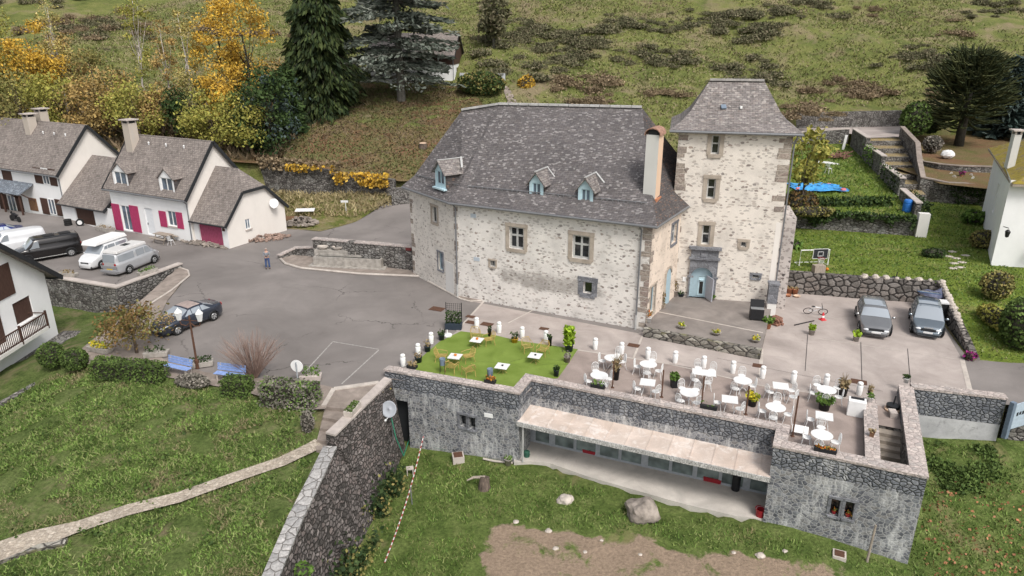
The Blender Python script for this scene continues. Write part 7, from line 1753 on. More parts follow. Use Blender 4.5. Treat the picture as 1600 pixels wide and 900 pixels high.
skin_fig('shirt', [((0, 0, .93), .135), ((0, 0, 1.15), .145), ((0, 0, 1.37), .14), ((0, 0, 1.45), .07), ((0, .19, 1.40), .068), ((.06, .24, 1.14), .055), ((.22, .14, 1.14), .045), ((0, -.19, 1.40), .068), ((.06, -.24, 1.14), .055), ((.22, -.14, 1.14), .045)], [(0, 1), (1, 2), (2, 3), (2, 4), (4, 5), (5, 6), (2, 7), (7, 8), (8, 9)], shirt, man)
skin_fig('trousers', [((0, 0, .96), .125), ((0, .10, .86), .105), ((.02, .12, .48), .078), ((0, .13, .10), .065), ((0, -.10, .86), .105), ((.02, -.12, .48), .078), ((0, -.13, .10), .065)], [(0, 1), (1, 2), (2, 3), (0, 4), (4, 5), (5, 6)], jean, man)
for sd in (-1, 1):
    mb = MB(); mb.s = True; mb.blob((.06, sd * .14, .05), (.15, .055, .055), 10, 6, 0); mb.build('shoe', shoe, man)
    mb = MB(); mb.s = True
    for f in range(4): mb.tube([(.33, sd * (.055 - f * .012), 1.19 - f * .018), (.385, sd * (.045 - f * .012), 1.20 - f * .018), (.40, sd * (.02 - f * .006), 1.19 - f * .018)], [.011, .010, .008], 6)
    mb.tube([(.32, sd * .04, 1.19), (.37, sd * .02, 1.225)], [.013, .009], 6); mb.build('hand', skin_m, man)
    mb = MB(); mb.blob((.035, sd * .09, 1.65), (.018, .012, .03), 6, 5, 0); mb.build('ear', skin_m, man)
mb = MB(); mb.s = True; mb.blob((.135, 0, 1.64), (.02, .014, .022), 8, 5, 0); mb.build('nose', skin_m, man)
mb = MB(); mb.s = True; mb.blob((.03, 0, 1.70), (.10, .092, .07), 12, 7, .03); mb.build('hair', plain('grey_hair', (.35, .30, .27)), man)
mb = MB(); mb.box((.40, 0, 1.19), (.10, .2, .03)); o = mb.build('controller', M['black_pot']); o.location = man.location; o.rotation_euler = man.rotation_euler; tag(o, 'small dark controller held in the hands of the man', 'controller')

# ------------------------------------------------------------------ street furniture and small things
p = pz(309, 576); lh = 3.35
t = thing('street_lamp', 'dark red lamp post with two white lanterns between the blue benches', 'street lamp', (p.x, p.y, .03), R(-8))
mb = MB(); mb.lathe([(.13, 0), (.12, .5), (.06, .6), (.05, lh - .4), (.07, lh - .35), (.03, lh - .1)], n=12); mb.build('post', M['rust'], t)
for sd in (-1, 1):
    mb = MB(); mb.tube([(0, 0, lh - .55), (sd * .25, 0, lh - .75), (sd * .55, 0, lh - .7), (sd * .62, 0, lh - .45)], .03, 6); mb.tube([(0, 0, lh - .42), (sd * .6, 0, lh - .42)], .022, 6); mb.build('bracket', M['rust'], t)
    mb = MB(); mb.lathe([(.12, lh - .42), (.21, lh + .02), (.21, lh + .04)], (sd * .62, 0, 0), 6); ln = mb.build('lantern', M['white_dish'], t)
    mb = MB(); mb.lathe([(.23, lh + .04), (.10, lh + .18), (.05, lh + .24), (.02, lh + .3)], (sd * .62, 0, 0), 6); mb.build('lantern_cap', M['white_paint'], ln)
BN = None
for px, py, a, w in ((279, 574, -22, 'left of the lamp post'), (360, 585, -14, 'by the bare shrub')):
    p = pz(px, py, .4); p.z = .03; lab = 'blue slatted bench ' + w
    if BN is None:
        BN = t = thing('park_bench', lab, 'bench', p, R(a), 'blue benches facing the slope')
        mb = MB()
        for i in range(3): mb.box((0, -.22 + i * .13, .44), (1.75, .11, .035))
        mb.build('seat', M['bench_blue'], t); mb = MB()
        for i in range(3): mb.box((0, .16 + i * .03, .56 + i * .14), (1.75, .03, .12))
        mb.build('backrest', M['bench_blue'], t)
        for x in (-.7, .7): mb = MB(); mb.bar((x, -.22, 0), (x, -.2, .43), .06, .06); mb.bar((x, .13, 0), (x, .24, .9), .06, .06); mb.bar((x, -.24, .40), (x, .15, .40), .05, .05); mb.build('leg_frame', M['kerb'], t)
        proto(t)
    else: dup(BN, p, R(a), lab)
p = pz(466, 600); t = thing('road_sign', 'round road sign seen from behind on a short post at the top of the steps', 'road sign', (p.x, p.y, 0), R(-10))
mb = MB(); mb.tube([(0, 0, 0), (0, 0, 1.3)], .04, 8); mb.build('post', M['alu'], t); mb = MB(); mb.tube([(0, .05, 1.05), (0, .075, 1.05)], [.33, .33], 22); mb.m = 1; mb.tube([(0, .048, 1.05), (0, .08, 1.05)], [.35, .35], 22); mb.build('sign_plate', [M['zinc_light'], M['white_paint']], t)
p = pz(541, 332, .6); t = thing('sign_post', 'small white direction board on a post in the rough bank', 'sign', (p.x, p.y, .3), 0)
mb = MB(); mb.tube([(0, 0, 0), (0, 0, 1.4)], .04, 6); mb.build('post', M['white_dish'], t); mb = MB(); mb.box((-.1, 0, 1.45), (.75, .04, .22)); mb.build('board', M['white_dish'], t)
# fountain
fo_ = FR(G(490, 415, .1)[:2], G(596, 420, .1)[:2]); L = float(np.hypot(*(G(596, 420, .1) - G(490, 415, .1))[:2]))
t = thing('stone_fountain', 'long grey stone drinking trough with four bowls and a central pillar', 'fountain', (*fo_.o, .1), fo_.a)
mb = MB(); wpanel(mb, fo_, 0, L, .1, .85); fbox(mb, fo_, -.0, L, .01, .16, .1, .86); fbox(mb, fo_, 0, L, .9, 1.05, .1, .86); fbox(mb, fo_, 0, .15, .16, .9, .1, .86); fbox(mb, fo_, L - .15, L, .16, .9, .1, .86); fbox(mb, fo_, -.35, L + .35, -.35, 1.0, .095, .16); mb.build('trough', M['stone_grey'], t, world=True)
mb = MB(); mb.quad(fo_.w(.15, .16, .7), fo_.w(L - .15, .16, .7), fo_.w(L - .15, .9, .7), fo_.w(.15, .9, .7)); mb.build('water', glass('trough_water', (.03, .035, .03), .05), t, world=True)
mb = MB(); fbox(mb, fo_, L * .46, L * .56, .95, 1.5, .1, 1.95); mb.build('pillar', M['garden_wall'], t, world=True)
mb = MB(); fbox(mb, fo_, -.3, L + .6, 1.0, 1.75, .1, 1.12); mb.build('ledge', M['stone_grey'], t, world=True)
for s in (.06, .28, .68, .90): mb = MB(); mb.lathe([(.14, 0), (.34, .18), (.36, .3), (.30, .3), (.2, .2)], tuple(fo_.w(L * s, 1.3, 1.12)), 12, 1.3, .8); mb.build('bowl', M['kerb'], t, world=True)
ffw = FR(fq[0][:2], fq[1][:2]); s0, s1, z0, z1 = rect(ffw, 634, 386, 643, 391.5); mb = MB(); fbox(mb, ffw, s0, s1, -.04, .0, z0, z1); tag(mb.build('plaque', plain('maroon', (.14, .03, .03))), 'dark red plaque on the fountain wall', 'plaque')
p = pz(668, 425, .1); t = thing('wheelbarrow', 'pale wheelbarrow leaning at the manor corner', 'wheelbarrow', (p.x, p.y, .1), .5)
mb = MB(); mb.box((0, 0, .45), (.9, .6, .28), taper=1.25); mb.build('tray', M['white_dish'], t); mb = MB(); mb.tube([(.65, -.05, .2), (.65, .05, .2)], .2, 12); mb.build('wheel', M['rust'], t); mb = MB()
for y in (-.25, .25): mb.tube([(.65, y * .3, .2), (-.2, y, .32), (-.9, y, .5)], .02, 5); mb.tube([(-.2, y, .32), (-.25, y, 0)], .02, 5)
mb.build('frame', M['zinc'], t)
def cover(px, py, w, label, mat='rust', z=.02): simple('drain_cover', label, 'drain cover', M[mat], lambda mb: mb.box((0, 0, 0), (w, w * .7, .012)), (*pz(px, py)[:2], z), ang0, 'drain covers')
for px, py, w, l in ((735, 495, .6, 'small dark drain cover at the asphalt edge'), (736, 504, .7, 'reddish drain cover left of the first lamp'), (761, 507, .8, 'reddish drain cover behind the cane chairs'), (850, 514, .6, 'dark drain cover on the pale joint below the manor'), (990, 540, .7, 'dark drain cover behind the white tables'), (1186, 572, .7, 'dark drain cover between the lamps near the car park'), (1342, 597, .8, 'dark drain cover beside the stair wall'), (696, 451, .7, 'rusty drain cover on the pavement at the manor corner'), (683, 483, 1.0, 'rusty drain cover in the asphalt')):
    cover(px, py, w, l)
# in front of the white houses
t_ = pz(257, 378); t = thing('picnic_table', 'weathered picnic table before the magenta-shuttered house', 'picnic table', (t_.x, t_.y, .01), aL)
mb = MB(); mb.box((0, 0, .74), (1.9, .75, .05)); mb.build('tabletop', M['grey_wood'], t)
for y in (-.7, .7): mb = MB(); mb.box((0, y, .45), (1.9, .26, .045)); mb.build('seat', M['grey_wood'], t)
for x in (-.65, .65): mb = MB(); mb.bar((x, -.25, .72), (x, -.65, 0), .09, .05); mb.bar((x, .25, .72), (x, .65, 0), .09, .05); mb.bar((x, -.75, .40), (x, .75, .40), .09, .05); mb.build('leg_frame', M['grey_wood'], t)
dup(CH, (*pz(268, 383)[:2], .01), 1.2, 'white garden chair beside the weathered picnic table', 'garden chairs')
p = pz(126, 353); t = thing('car_wheel', 'dark tyre with a white rim leaning by the brown garage door', 'tyre', (p.x, p.y, .0), .3)
mb = MB(); mb.tube([(0, -.1, .36), (0, .1, .36)], .36, 18); mb.build('tyre', M['rubber'], t); mb = MB(); mb.tube([(0, -.115, .36), (0, -.1, .36)], .22, 16); mb.build('rim', M['white_dish'], t)
for k in range(3):
    def ty(mb): mb.lathe([(.2, 0), (.33, .01), (.36, .1), (.33, .19), (.2, .2)], n=16)
    simple('tyre', 'tyre lying in the stack beside the white-rimmed wheel, %s' % ['lowest', 'second up', 'topmost'][k], 'tyre', M['rubber'], ty, (*pz(107, 352)[:2], k * .205), 0, 'stacked tyres')
p = pz(25, 346); t = thing('motorcycle', 'black motorcycle parked under the slate porch', 'motorcycle', (p.x, p.y, 0), R(150))
for x in (-.65, .68): mb = MB(); mb.tube([(x, -.06, .3), (x, .06, .3)], .3, 16); mb.build('wheel', M['rubber'], t)
mb = MB(); mb.blob((.1, 0, .75), (.35, .16, .16), 10, 6, 0); mb.blob((-.35, 0, .72), (.4, .14, .09), 10, 6, 0); mb.box((0, 0, .45), (.5, .25, .35)); mb.bar((.68, 0, .3), (.4, 0, .95), .08, .1); mb.bar((.4, -.35, 1.0), (.4, .35, 1.0), .03, .03); mb.blob((.55, 0, .85), (.1, .1, .1), 8, 6, 0); mb.build('body', M['black_iron'], t)
def heap(n, r, h, s, seed=1, flat=.6):
    def f(mb):
        rd = random.Random(seed)
        for i in range(n):
            a = rd.uniform(0, 6.28); q = math.sqrt(rd.random()) * r[0]; z = h * max(0, 1 - q / r[0]) * rd.random()
            mb.box((q * math.cos(a), q * math.sin(a) * r[1] / r[0], z + s * .3), (s * rd.uniform(.6, 1.5), s * rd.uniform(.5, 1), s * flat * rd.uniform(.5, 1)), M=Matrix.Rotation(rd.uniform(0, 3), 3, 'Z') @ Matrix.Rotation(rd.uniform(-.5, .5), 3, 'X'))
    return f
M['brick'] = plain('old_brick', (.27, .19, .155), .9, var=.5, scale=1.5)
simple('brick_heap', 'long heap of broken bricks and stones at the corner of the annex', 'rubble heap', M['brick'], heap(170, (2.9, 1.2), .5, .26, 3), (*pz(402, 374)[:2], 0), R(20))
simple('stone_heap', 'low scatter of stones in front of the annex garage', 'rubble heap', M['rock'], heap(90, (3.0, .6), .3, .28, 5), (*pz(318, 382)[:2], 0), aL)
simple('stone_heap', 'heap of grey stones and a pale sheet beside the road bank', 'rubble heap', M['rock'], heap(90, (1.6, 1.0), .9, .35, 7), (*pz(472, 353)[:2], .2), 0)
simple('plank_pile', 'pile of planks and dark boards by the annex gable', 'plank pile', M['mid_wood'], lambda mb: [mb.bar((-.9, i * .16, .3 + .05 * i), (1.0, i * .2 - .2, .75 - .04 * i), .14, .03) for i in range(7)], (*pz(452, 352)[:2], .1), .3)
simple('dark_box', 'low black box beside the plank pile', 'box', M['black_iron'], lambda mb: mb.box((0, 0, .3), (1.5, .9, .5), taper=.9), (*pz(430, 357)[:2], .05), .2)
simple('pale_sheet', 'pale metal sheet lying on the stone heap by the road', 'sheet', M['white_dish'], lambda mb: mb.box((0, 0, 0), (1.9, .8, .05), M=Matrix.Rotation(.15, 3, 'X')), (*pz(478, 343)[:2], 1.0), .1)
def dish(t_loc, rz, r, mat, label, pole=0.0):
    t = thing('satellite_dish', label, 'satellite dish', t_loc, rz)
    mb = MB(); mb.s = True; mt = Matrix.Rotation(R(68), 3, 'X'); V = []; F = []; n = 20; rr = [0, .5, .85, 1.0]
    b = mb.n
    for k, q in enumerate(rr):
        for j in range(n): a = 2 * math.pi * j / n; V.append(tuple(mt @ Vector((q * r * math.cos(a), q * r * math.sin(a) * 1.08, .16 * r * q * q))))
    for k in range(3):
        for j in range(n): F.append((k * n + j, k * n + (j + 1) % n, (k + 1) * n + (j + 1) % n, (k + 1) * n + j))
    mb.add(V, F); o = mb.build('reflector', M[mat], t); so = o.modifiers.new('solid', 'SOLIDIFY'); so.thickness = .02
    mb = MB(); mb.tube([(0, 0, -.9 * r), (0, -.55, -.35)], .018, 5); mb.blob((0, -.6, -.33), (.06, .09, .06), 8, 5, 0); mb.build('feed_arm', M['white_dish'], t)
    mb = MB(); mb.tube([(0, .08, 0), (0, .22, -.1), (0, .22, -pole if pole else -.6)], .025, 6); mb.build('mount', M['zinc'], t)
q = fAB.w(.05, -1.0, 0); dish((-6.45, 33.0, -.65), R(-12), .42, 'dish', 'grey satellite dish on a pole before the dark passage in the cellar wall', 3.3)
q = G(166.5, 237, 5.0); q = fB.w(-1.2, 3.0, 6.1); dish(tuple(q), R(-20), .55, 'white_dish', 'large white satellite dish on the link garage roof')
q = fCs.w(5.4, -.35, 3.0); dish(tuple(q), R(15), .42, 'white_dish', 'pale satellite dish on the back corner of the annex')

# ------------------------------------------------------------------ things in the lower garden
def gz(px, py):
    return Vector(ground_hit(px, py, garden_z))
ZH = lambda x, y: hz(x, y) + .07
ph_ = [ground_hit(px, py, ZH, 60)[:2] for px, py in ((786, 134), (794, 136), (800, 146), (808, 160), (806, 172), (792, 172), (793, 158), (788, 146))]
patch('hill_footpath', ph_, ZH, M['gravel'], .8)
p = ground_hit(661, 232, ZH, 60); mb = MB(); mb.tube([p - (0, 0, .3), p + (0, 0, .55)], [.55, .45], 11); mb.m = 1; mb.lathe([(.44, 0), (.42, .02)], tuple(p + (0, 0, .55)), 11); tag(mb.build('tree_stump', [M['bark'], M['peach']]), 'pale-topped tree stump on the slope beside the manor roof', 'tree stump')
def rock(px, py, r, label, mat='rock', seed=0, sq=.8, name='boulder'):
    p = gz(px, py); mb = MB(); rd = np.random.default_rng(seed)
    bm = bmesh.new(); bmesh.ops.create_icosphere(bm, subdivisions=3, radius=1)
    for v in bm.verts:
        k = 1 + .28 * mnoise.noise(v.co * 1.3 + Vector((seed, 0, 0))) + .1 * mnoise.noise(v.co * 4 + Vector((seed, 3, 0)))
        v.co *= k; v.co.x *= r; v.co.y *= r * .85; v.co.z *= r * sq
    mb.add([v.co[:] for v in bm.verts], [[v.index for v in f.verts] for f in bm.faces]); bm.free()
    o = mb.build(name, M[mat]); o.location = (p.x, p.y, p.z + r * sq * .45); return tag(o, label, 'rock')
rock(1003, 806, .82, 'large grey-brown boulder on the grass before the patio', 'rock', 3, .75)
rock(883, 784, .40, 'pale weathered rock on the grass left of the boulder', 'pale_rock', 5, .6)
for px, py, r, s in ((806, 820, .14, 1), (857, 832, .16, 2), (868, 860, .14, 4), (914, 866, .10, 6), (1187, 872, .2, 8), (1226, 863, .12, 9), (1000, 870, .1, 12), (1146, 868, .1, 14), (940, 845, .09, 16)):
    rock(px, py, r, 'small stone on the bare earth of the garden', 'pale_rock', s, .5, 'stone')['group'] = 'stones on the bare earth'
p = gz(757, 766); t = thing('tree_stump', 'broken tree stump with a splintered branch lying on the grass', 'tree stump', p, .5)
mb = MB(); mb.tube([(0, 0, -.05), (.02, .05, .3), (.10, .12, .62)], [.34, .28, .24], 11); mb.build('trunk', M['bark'], t); mb = MB(); mb.tube([(.1, .12, .6), (-.4, .45, .55), (-.75, .5, .45)], [.09, .07, .03], 6); mb.build('branch', M['grey_wood'], t)
p = gz(716, 722); t = thing('inspection_box', 'square concrete inspection box with a rusty lid near the cellar wall', 'drain box', p, .2); mb = MB(); mb.box((0, 0, .15), (.62, .62, .42)); mb.build('box', M['kerb'], t); mb = MB(); mb.box((0, 0, .375), (.48, .48, .03)); mb.build('lid', M['rust'], t)
p = gz(1311, 870); t = thing('inspection_cover', 'concrete cover with a reddish lid in the grass below the slit windows', 'drain cover', p, ang0); mb = MB(); mb.box((0, 0, .05), (.55, .55, .2)); mb.build('frame', M['kerb'], t); mb = MB(); mb.box((0, 0, .16), (.4, .4, .03)); mb.build('lid', M['rust'], t)
p = gz(641, 742); t = thing('white_stand', 'small pale stool on the grass left of the barrier tape', 'stool', p, .2); mb = MB(); mb.box((0, 0, .38), (.38, .3, .06)); mb.build('seat', M['kerb'], t)
for a in (-.15, .15): mb = MB(); mb.box((a, 0, .18), (.05, .26, .36)); mb.build('leg', M['kerb'], t)
a, b = gz(664, 700), gz(603, 905); t = thing('barrier_tape', 'red and white barrier tape stretched along the lower garden', 'barrier tape', a, 0)
m_, nt_ = mnew('red_white_tape'); uv_, ob_ = TC(nt_); sx_ = nd(nt_, 'SeparateXYZ', {0: ob_}).outputs[1]; c_ = mix(nt_, math_(nt_, 'LESS_THAN', math_(nt_, 'FRACT', math_(nt_, 'MULTIPLY', sx_, 2.4)), .5), (.66, .63, .61), (.36, .07, .07)); fin(m_, nt_, c_, .5)
mb = MB(); d = b - a; n_ = 16
for i in range(n_):
    q0 = a + d * (i / n_) + Vector((0, 0, .85 - .5 * math.sin(math.pi * i / n_))); q1 = a + d * ((i + 1) / n_) + Vector((0, 0, .85 - .5 * math.sin(math.pi * (i + 1) / n_))); mb.bar(q0, q1, .05, .02)
mb.build('tape', m_, t, world=True); mb = MB(); mb.tube([a, a + Vector((0, 0, 1.4))], .025, 6); mb.build('stake', M['zinc_light'], t, world=True)
mb = MB(); q = gz(644, 789); mb.tube([q, q + Vector((-.05, .1, .95))], .03, 6); mb.build('stake', M['zinc'], t, world=True)
a, b = gz(755, 721), gz(801, 727); mb = MB(); mb.tube([a + Vector((0, 0, .15)), lerp(a, b, .4) + np.array((0, 0, .08)), b + Vector((0, 0, .1))], .06, 6); tag(mb.build('white_pole', M['kerb']), 'pale bent pole lying at the foot of the cellar wall', 'pole')
simple('green_tray', 'shallow green tray beside the cellar wall', 'tray', plain('green_plastic', (.06, .20, .15)), lambda mb: mb.box((0, 0, .08), (.7, .35, .14), taper=1.15), gz(690, 702), fAB.a)
mb = MB(); q = [Vector((-6.4, 33.0, -1.0)), Vector((-6.2, 33.0, -2.4)), Vector((-5.9, 33.3, -3.7)), gz(640, 690), gz(645, 702)]; mb.tube([q[0], lerp(q[0], q[1], .5), q[1], q[2], q[3] + Vector((0, 0, .08)), q[4] + Vector((.1, 0, .05))], .03, 6); tag(mb.build('garden_hose', plain('hose_green', (.03, .22, .13))), 'green hose hanging from the satellite dish to the grass', 'hose')
simple('grey_pipe', 'short dark pipe leaning on the cellar wall beside the passage', 'pipe', M['black_pot'], lambda mb: mb.tube([(0, 0, .3), (.9, .5, 1.1)], .09, 8), gz(640, 695), 0)
q = G(823, 713, -3.55); t = thing('watering_can', 'green watering can at the left end of the patio', 'watering can', q, 2.2); mb = MB(); mb.lathe([(.16, 0), (.17, .3), (.1, .36)], n=12); mb.tube([(.14, 0, .1), (.42, 0, .38)], .025, 6); mb.tube([(-.15, 0, .1), (-.3, 0, .25), (-.1, 0, .42), (.06, 0, .36)], .018, 6); mb.build('body', plain('dark_green', (.03, .10, .07)), t)
q = G(1149, 765, -3.55); t = thing('ash_bin', 'black cylindrical bin in front of the glass doors', 'bin', q, 0); mb = MB(); mb.lathe([(.2, 0), (.2, .85), (.17, .9)], n=16); mb.build('body', M['black_pot'], t); mb = MB(); mb.lathe([(.21, .9), (.15, .96)], n=16); mb.build('lid', M['black_iron'], t)
q = G(1187, 806, -3.55); t = thing('red_bucket', 'dark red bucket at the right corner of the patio', 'bucket', q, 0); mb = MB(); mb.lathe([(.18, 0), (.23, .42), (.25, .42), (.21, .38), (.17, .05)], n=14); mb.build('body', M['red_plastic'], t); mb = MB(); mb.tube([(-.23, 0, .4), (-.1, .1, .46), (.1, .1, .46), (.23, 0, .4)], .012, 5); mb.build('handle', M['zinc'], t)
mb = MB(); q = gz(1354, 880); mb.tube([q, q + Vector((.12, .1, 1.9))], [.06, .045], 7); tag(mb.build('wooden_stake', M['grey_wood']), 'thin weathered stake standing before the corner of the cellar building', 'stake')
# gate on the right edge of the bank
q = G(1576, 672, -1.2); gx = q; fg2 = FR(G(1576, 660, -.7)[:2], G(1625, 645, -.7)[:2]); t = thing('road_gate', 'blue-grey metal gate panel with dark slots on its post at the right edge', 'gate', (*fg2.o, -1.4), fg2.a)
mb = MB(); fbox(mb, fg2, -.12, .12, -.1, .12, -1.6, .45); mb.build('post', M['steel_blue'], t, world=True)
mb = MB(); fbox(mb, fg2, .16, 3.0, -.03, .03, -1.15, .28); gp = mb.build('panel', plain('pale_gate_blue', (.40, .48, .56), .5), t, world=True)
mb = MB(); rd = random.Random(5)
for i in range(9):
    if i == 4: continue
    fbox(mb, fg2, .42 + i * .22, .56 + i * .22, -.04, -.031, -.42 + (i % 2) * .03, -.22)
mb.build('slots', M['black_trim'], gp, world=True)

# ------------------------------------------------------------------ lawns on the right
LZ = lambda x, y: lawn_z(x, y)
def lz_(px, py): return Vector(ground_hit(px, py, lawn_z, 30))
p = lz_(1278, 421); t = thing('basketball_hoop', 'black basketball board with white border and net in front of a white goal frame', 'basketball hoop', p, R(6))
mb = MB(); mb.box((0, 0, 1.15), (1.12, .05, .72)); bd = mb.build('backboard', M['black_trim'], t); mb = MB()
for a, b in (((-.57, .79), (.57, .79)), ((-.57, 1.52), (.57, 1.52)), ((-.57, .79), (-.57, 1.52)), ((.57, .79), (.57, 1.52)), ((-.2, .98), (.2, .98)), ((-.2, 1.3), (.2, 1.3)), ((-.2, .98), (-.2, 1.3)), ((.2, .98), (.2, 1.3))): mb.bar((a[0], -.035, a[1]), (b[0], -.035, b[1]), .05, .02)
mb.build('border', M['white_paint'], bd); mb = MB(); c = [(.23 * math.cos(a), -.27 + .23 * math.sin(a), .88) for a in np.linspace(0, 2 * math.pi, 16)[:-1]]; mb.tube(c, .02, 5, closed=True); mb.build('hoop', M['red_plastic'], t)
mb = MB()
for k in range(14): a = k * .449; mb.tube([(.23 * math.cos(a), -.27 + .23 * math.sin(a), .87), (.13 * math.cos(a + .3), -.27 + .13 * math.sin(a + .3), .45)], .01, 4)
mb.build('net', M['white_paint'], t); mb = MB(); mb.tube([(0, .1, 0), (0, .1, 1.2)], .05, 6); mb.build('post', M['grey_wood'], t)
p = lz_(1275, 418); t = thing('goal_frame', 'white garden goal frame behind the basketball board', 'goal', (p.x, p.y + .5, p.z), R(4)); mb = MB(); mb.tube([(-1.1, 0, 0), (-1.1, 0, 1.2), (1.1, 0, 1.2), (1.1, 0, 0)], .045, 7); mb.tube([(-1.1, 0, 0), (-1.1, .8, 0), (1.1, .8, 0), (1.1, 0, 0)], .03, 6); mb.build('frame', M['white_paint'], t)
simple('orange_ball', 'small orange ball at the foot of the goal frame', 'ball', M['orange'], lambda mb: mb.blob((0, 0, .12), (.12, .12, .12), 10, 8, 0), lz_(1292, 423))
p = lz_(1278, 427); simple('wood_block', 'weathered wooden block under the basketball net', 'wood block', M['grey_wood'], lambda mb: mb.box((0, 0, .3), (.8, .5, .6)), p, .1)
p = pz(1272, 491); t = thing('bicycle', 'white bicycle lying at an angle in the car park', 'bicycle', (p.x, p.y, .015), R(-12)); Mx = Matrix.Rotation(R(30), 4, 'X')
for x in (-.45, .5): mb = MB(); c = [Mx @ Vector((x + .29 * math.cos(a), 0, .31 + .29 * math.sin(a))) for a in np.linspace(0, 2 * math.pi, 19)[:-1]]; mb.tube(c, .025, 5, closed=True); mb.build('wheel', M['rubber'], t)
mb = MB(); Q = lambda x, z, y=0: Mx @ Vector((x, y, z)); [mb.tube([Q(*a), Q(*b)], .03, 6) for a, b in (((-.45, .31), (-.05, .30)), ((-.05, .3), (.35, .72)), ((-.18, .75), (.35, .72)), ((-.18, .78), (-.05, .3)), ((-.45, .31), (-.17, .7)), ((.5, .31), (.34, .82)))]; mb.build('frame', M['white_paint'], t)
mb = MB(); mb.tube([Q(.34, .84, -.27), Q(.34, .88), Q(.34, .84, .27)], .02, 6); mb.build('handlebar', M['black_iron'], t); mb = MB(); mb.blob(Q(-.2, .80), (.14, .07, .04), 8, 5, 0); mb.build('saddle', M['black_iron'], t)
p = pz(1285, 500); t = thing('traffic_cone', 'red and white traffic cone beside the bicycle', 'cone', (p.x, p.y, .012), .3); mb = MB(); mb.box((0, 0, .02), (.36, .36, .04)); mb.m = 0; mb.lathe([(.14, .04), (.11, .18)], n=14); mb.lathe([(.085, .32), (.05, .5), (.04, .52)], n=14); mb.m = 1; mb.lathe([(.11, .18), (.085, .32)], n=14); mb.build('cone', [plain('cone_red', (.62, .05, .06)), M['white_paint']], t)
mb = MB(); mb.bar((*pz(1241, 509)[:2], .05), (*pz(1272, 502)[:2], .05), .05, .05); tag(mb.build('dark_rod', M['black_iron']), 'thin dark rod lying on the car park concrete', 'rod')
def uz(px, py): return Vector(ground_hit(px, py, upper_z, 50))
p = uz(1416, 332); t = thing('blue_barrel', 'bright blue plastic barrel at the corner of the upper lawn', 'barrel', p, 0); mb = MB(); mb.lathe([(.33, 0), (.37, .1), (.38, .3), (.36, .34), (.38, .38), (.38, .7), (.36, .74), (.37, .9), (.33, 1.05), (.28, 1.07)], n=18); mb.build('body', M['blue_plastic'], t); mb = MB(); mb.lathe([(.30, 1.07), (.28, 1.10)], n=18); mb.build('lid', M['blue_plastic'], t)
p = uz(1274, 295); mb = MB(); rd = np.random.default_rng(8); V = []; F = []; n = 15
for i in range(n):
    for j in range(n): x, y = (i / (n - 1) - .5), (j / (n - 1) - .5); V.append((x * 4.8 + .2 * rd.normal(), y * 3.4 + .2 * rd.normal(), .12 + .55 * max(0, mnoise.noise(Vector((x * 5, y * 5, 2)))) + .05 * rd.random()))
for i in range(n - 1):
    for j in range(n - 1): F.append((i * n + j, (i + 1) * n + j, (i + 1) * n + j + 1, i * n + j + 1))
mb.add(V, F); t = tag(mb.build('paddling_pool', M['blue_tarp']), 'collapsed blue paddling pool with pink corners on the upper lawn', 'paddling pool'); t.location = p
mb = MB(); [mb.blob((x, y, .2), (.3, .25, .2), 8, 6, .1, i) for i, (x, y) in enumerate(((2.1, -1.5), (1.7, .9), (-2.2, -1.2)))]; mb.build('corner_foot', plain('pink_plastic', (.62, .20, .22)), t)
dup(CH, uz(1294, 272), .5, 'white garden chair alone on the upper lawn', 'garden chairs', 1.3)
simple('white_slab', 'white slab lying near the heap of old wood', 'slab', M['white_paint'], lambda mb: mb.box((0, 0, .12), (2.6, 1.0, .12), M=Matrix.Rotation(.12, 3, 'Y')), uz(1291, 256), .1)
simple('wood_heap', 'heap of reddish old wood against the garden wall', 'wood heap', plain('old_red_wood', (.22, .12, .09), var=.4), lambda mb: [mb.bar((rng.uniform(-1.4, .4), rng.uniform(-.8, .8), rng.uniform(0, .5)), (rng.uniform(-.3, 1.4), rng.uniform(-.8, .8), rng.uniform(.1, .9)), .14, .08) for i in range(26)], uz(1310, 248), .3)
simple('white_plank', 'white board propped on the heap of old wood', 'board', M['white_paint'], lambda mb: mb.box((0, 0, .9), (.3, .1, 1.8), M=Matrix.Rotation(.1, 3, 'Y')), uz(1318, 234), 0)
p = Vector((47.3, 74.3, 2.96)); t = thing('garden_table', 'white round garden table with a purple flower pot on the small terrace', 'table', p, 0); mb = MB(); mb.lathe([(.78, .70), (.80, .72), (.80, .74), (.05, .75)], n=24); mb.build('tabletop', M['white_iron'], t)
for k in range(4): a = k * 1.57; mb = MB(); mb.tube([(.2 * math.cos(a), .2 * math.sin(a), .7), (.5 * math.cos(a), .5 * math.sin(a), 0)], .03, 6); mb.build('leg', M['white_iron'], t)
for k, a in enumerate((.3, 1.9, 3.6, 5.1)): dup(CH, p + Vector((1.05 * math.cos(a), 1.05 * math.sin(a), 0)), a + math.pi, 'white garden chair on the %s side of the round table with the purple pot' % ['right', 'far', 'left', 'near'][k], 'chairs round the garden table', 1.1)
M['f_purple'] = leafy('purple_flowers', [(.26, .02, .16), (.34, .03, .20), (.10, .12, .04)], 2)
for q, w in (((47.3, 74.3, 3.71), 'on the white garden table'), ((51.2, 74.0, 2.96), 'hanging by the small terrace railing')):
    t = thing('flower_pot', 'pot of purple flowers ' + w, 'potted plant', q, 0); mb = MB(); mb.lathe([(.12, 0), (.17, .25), (.15, .25)], n=12); mb.build('pot', M['terracotta'], t); mb = MB(); cards(mb, tuft(110, .25, .3, .1) + (0, 0, .22), .13, .3); mb.build('plant', M['f_purple'], t)
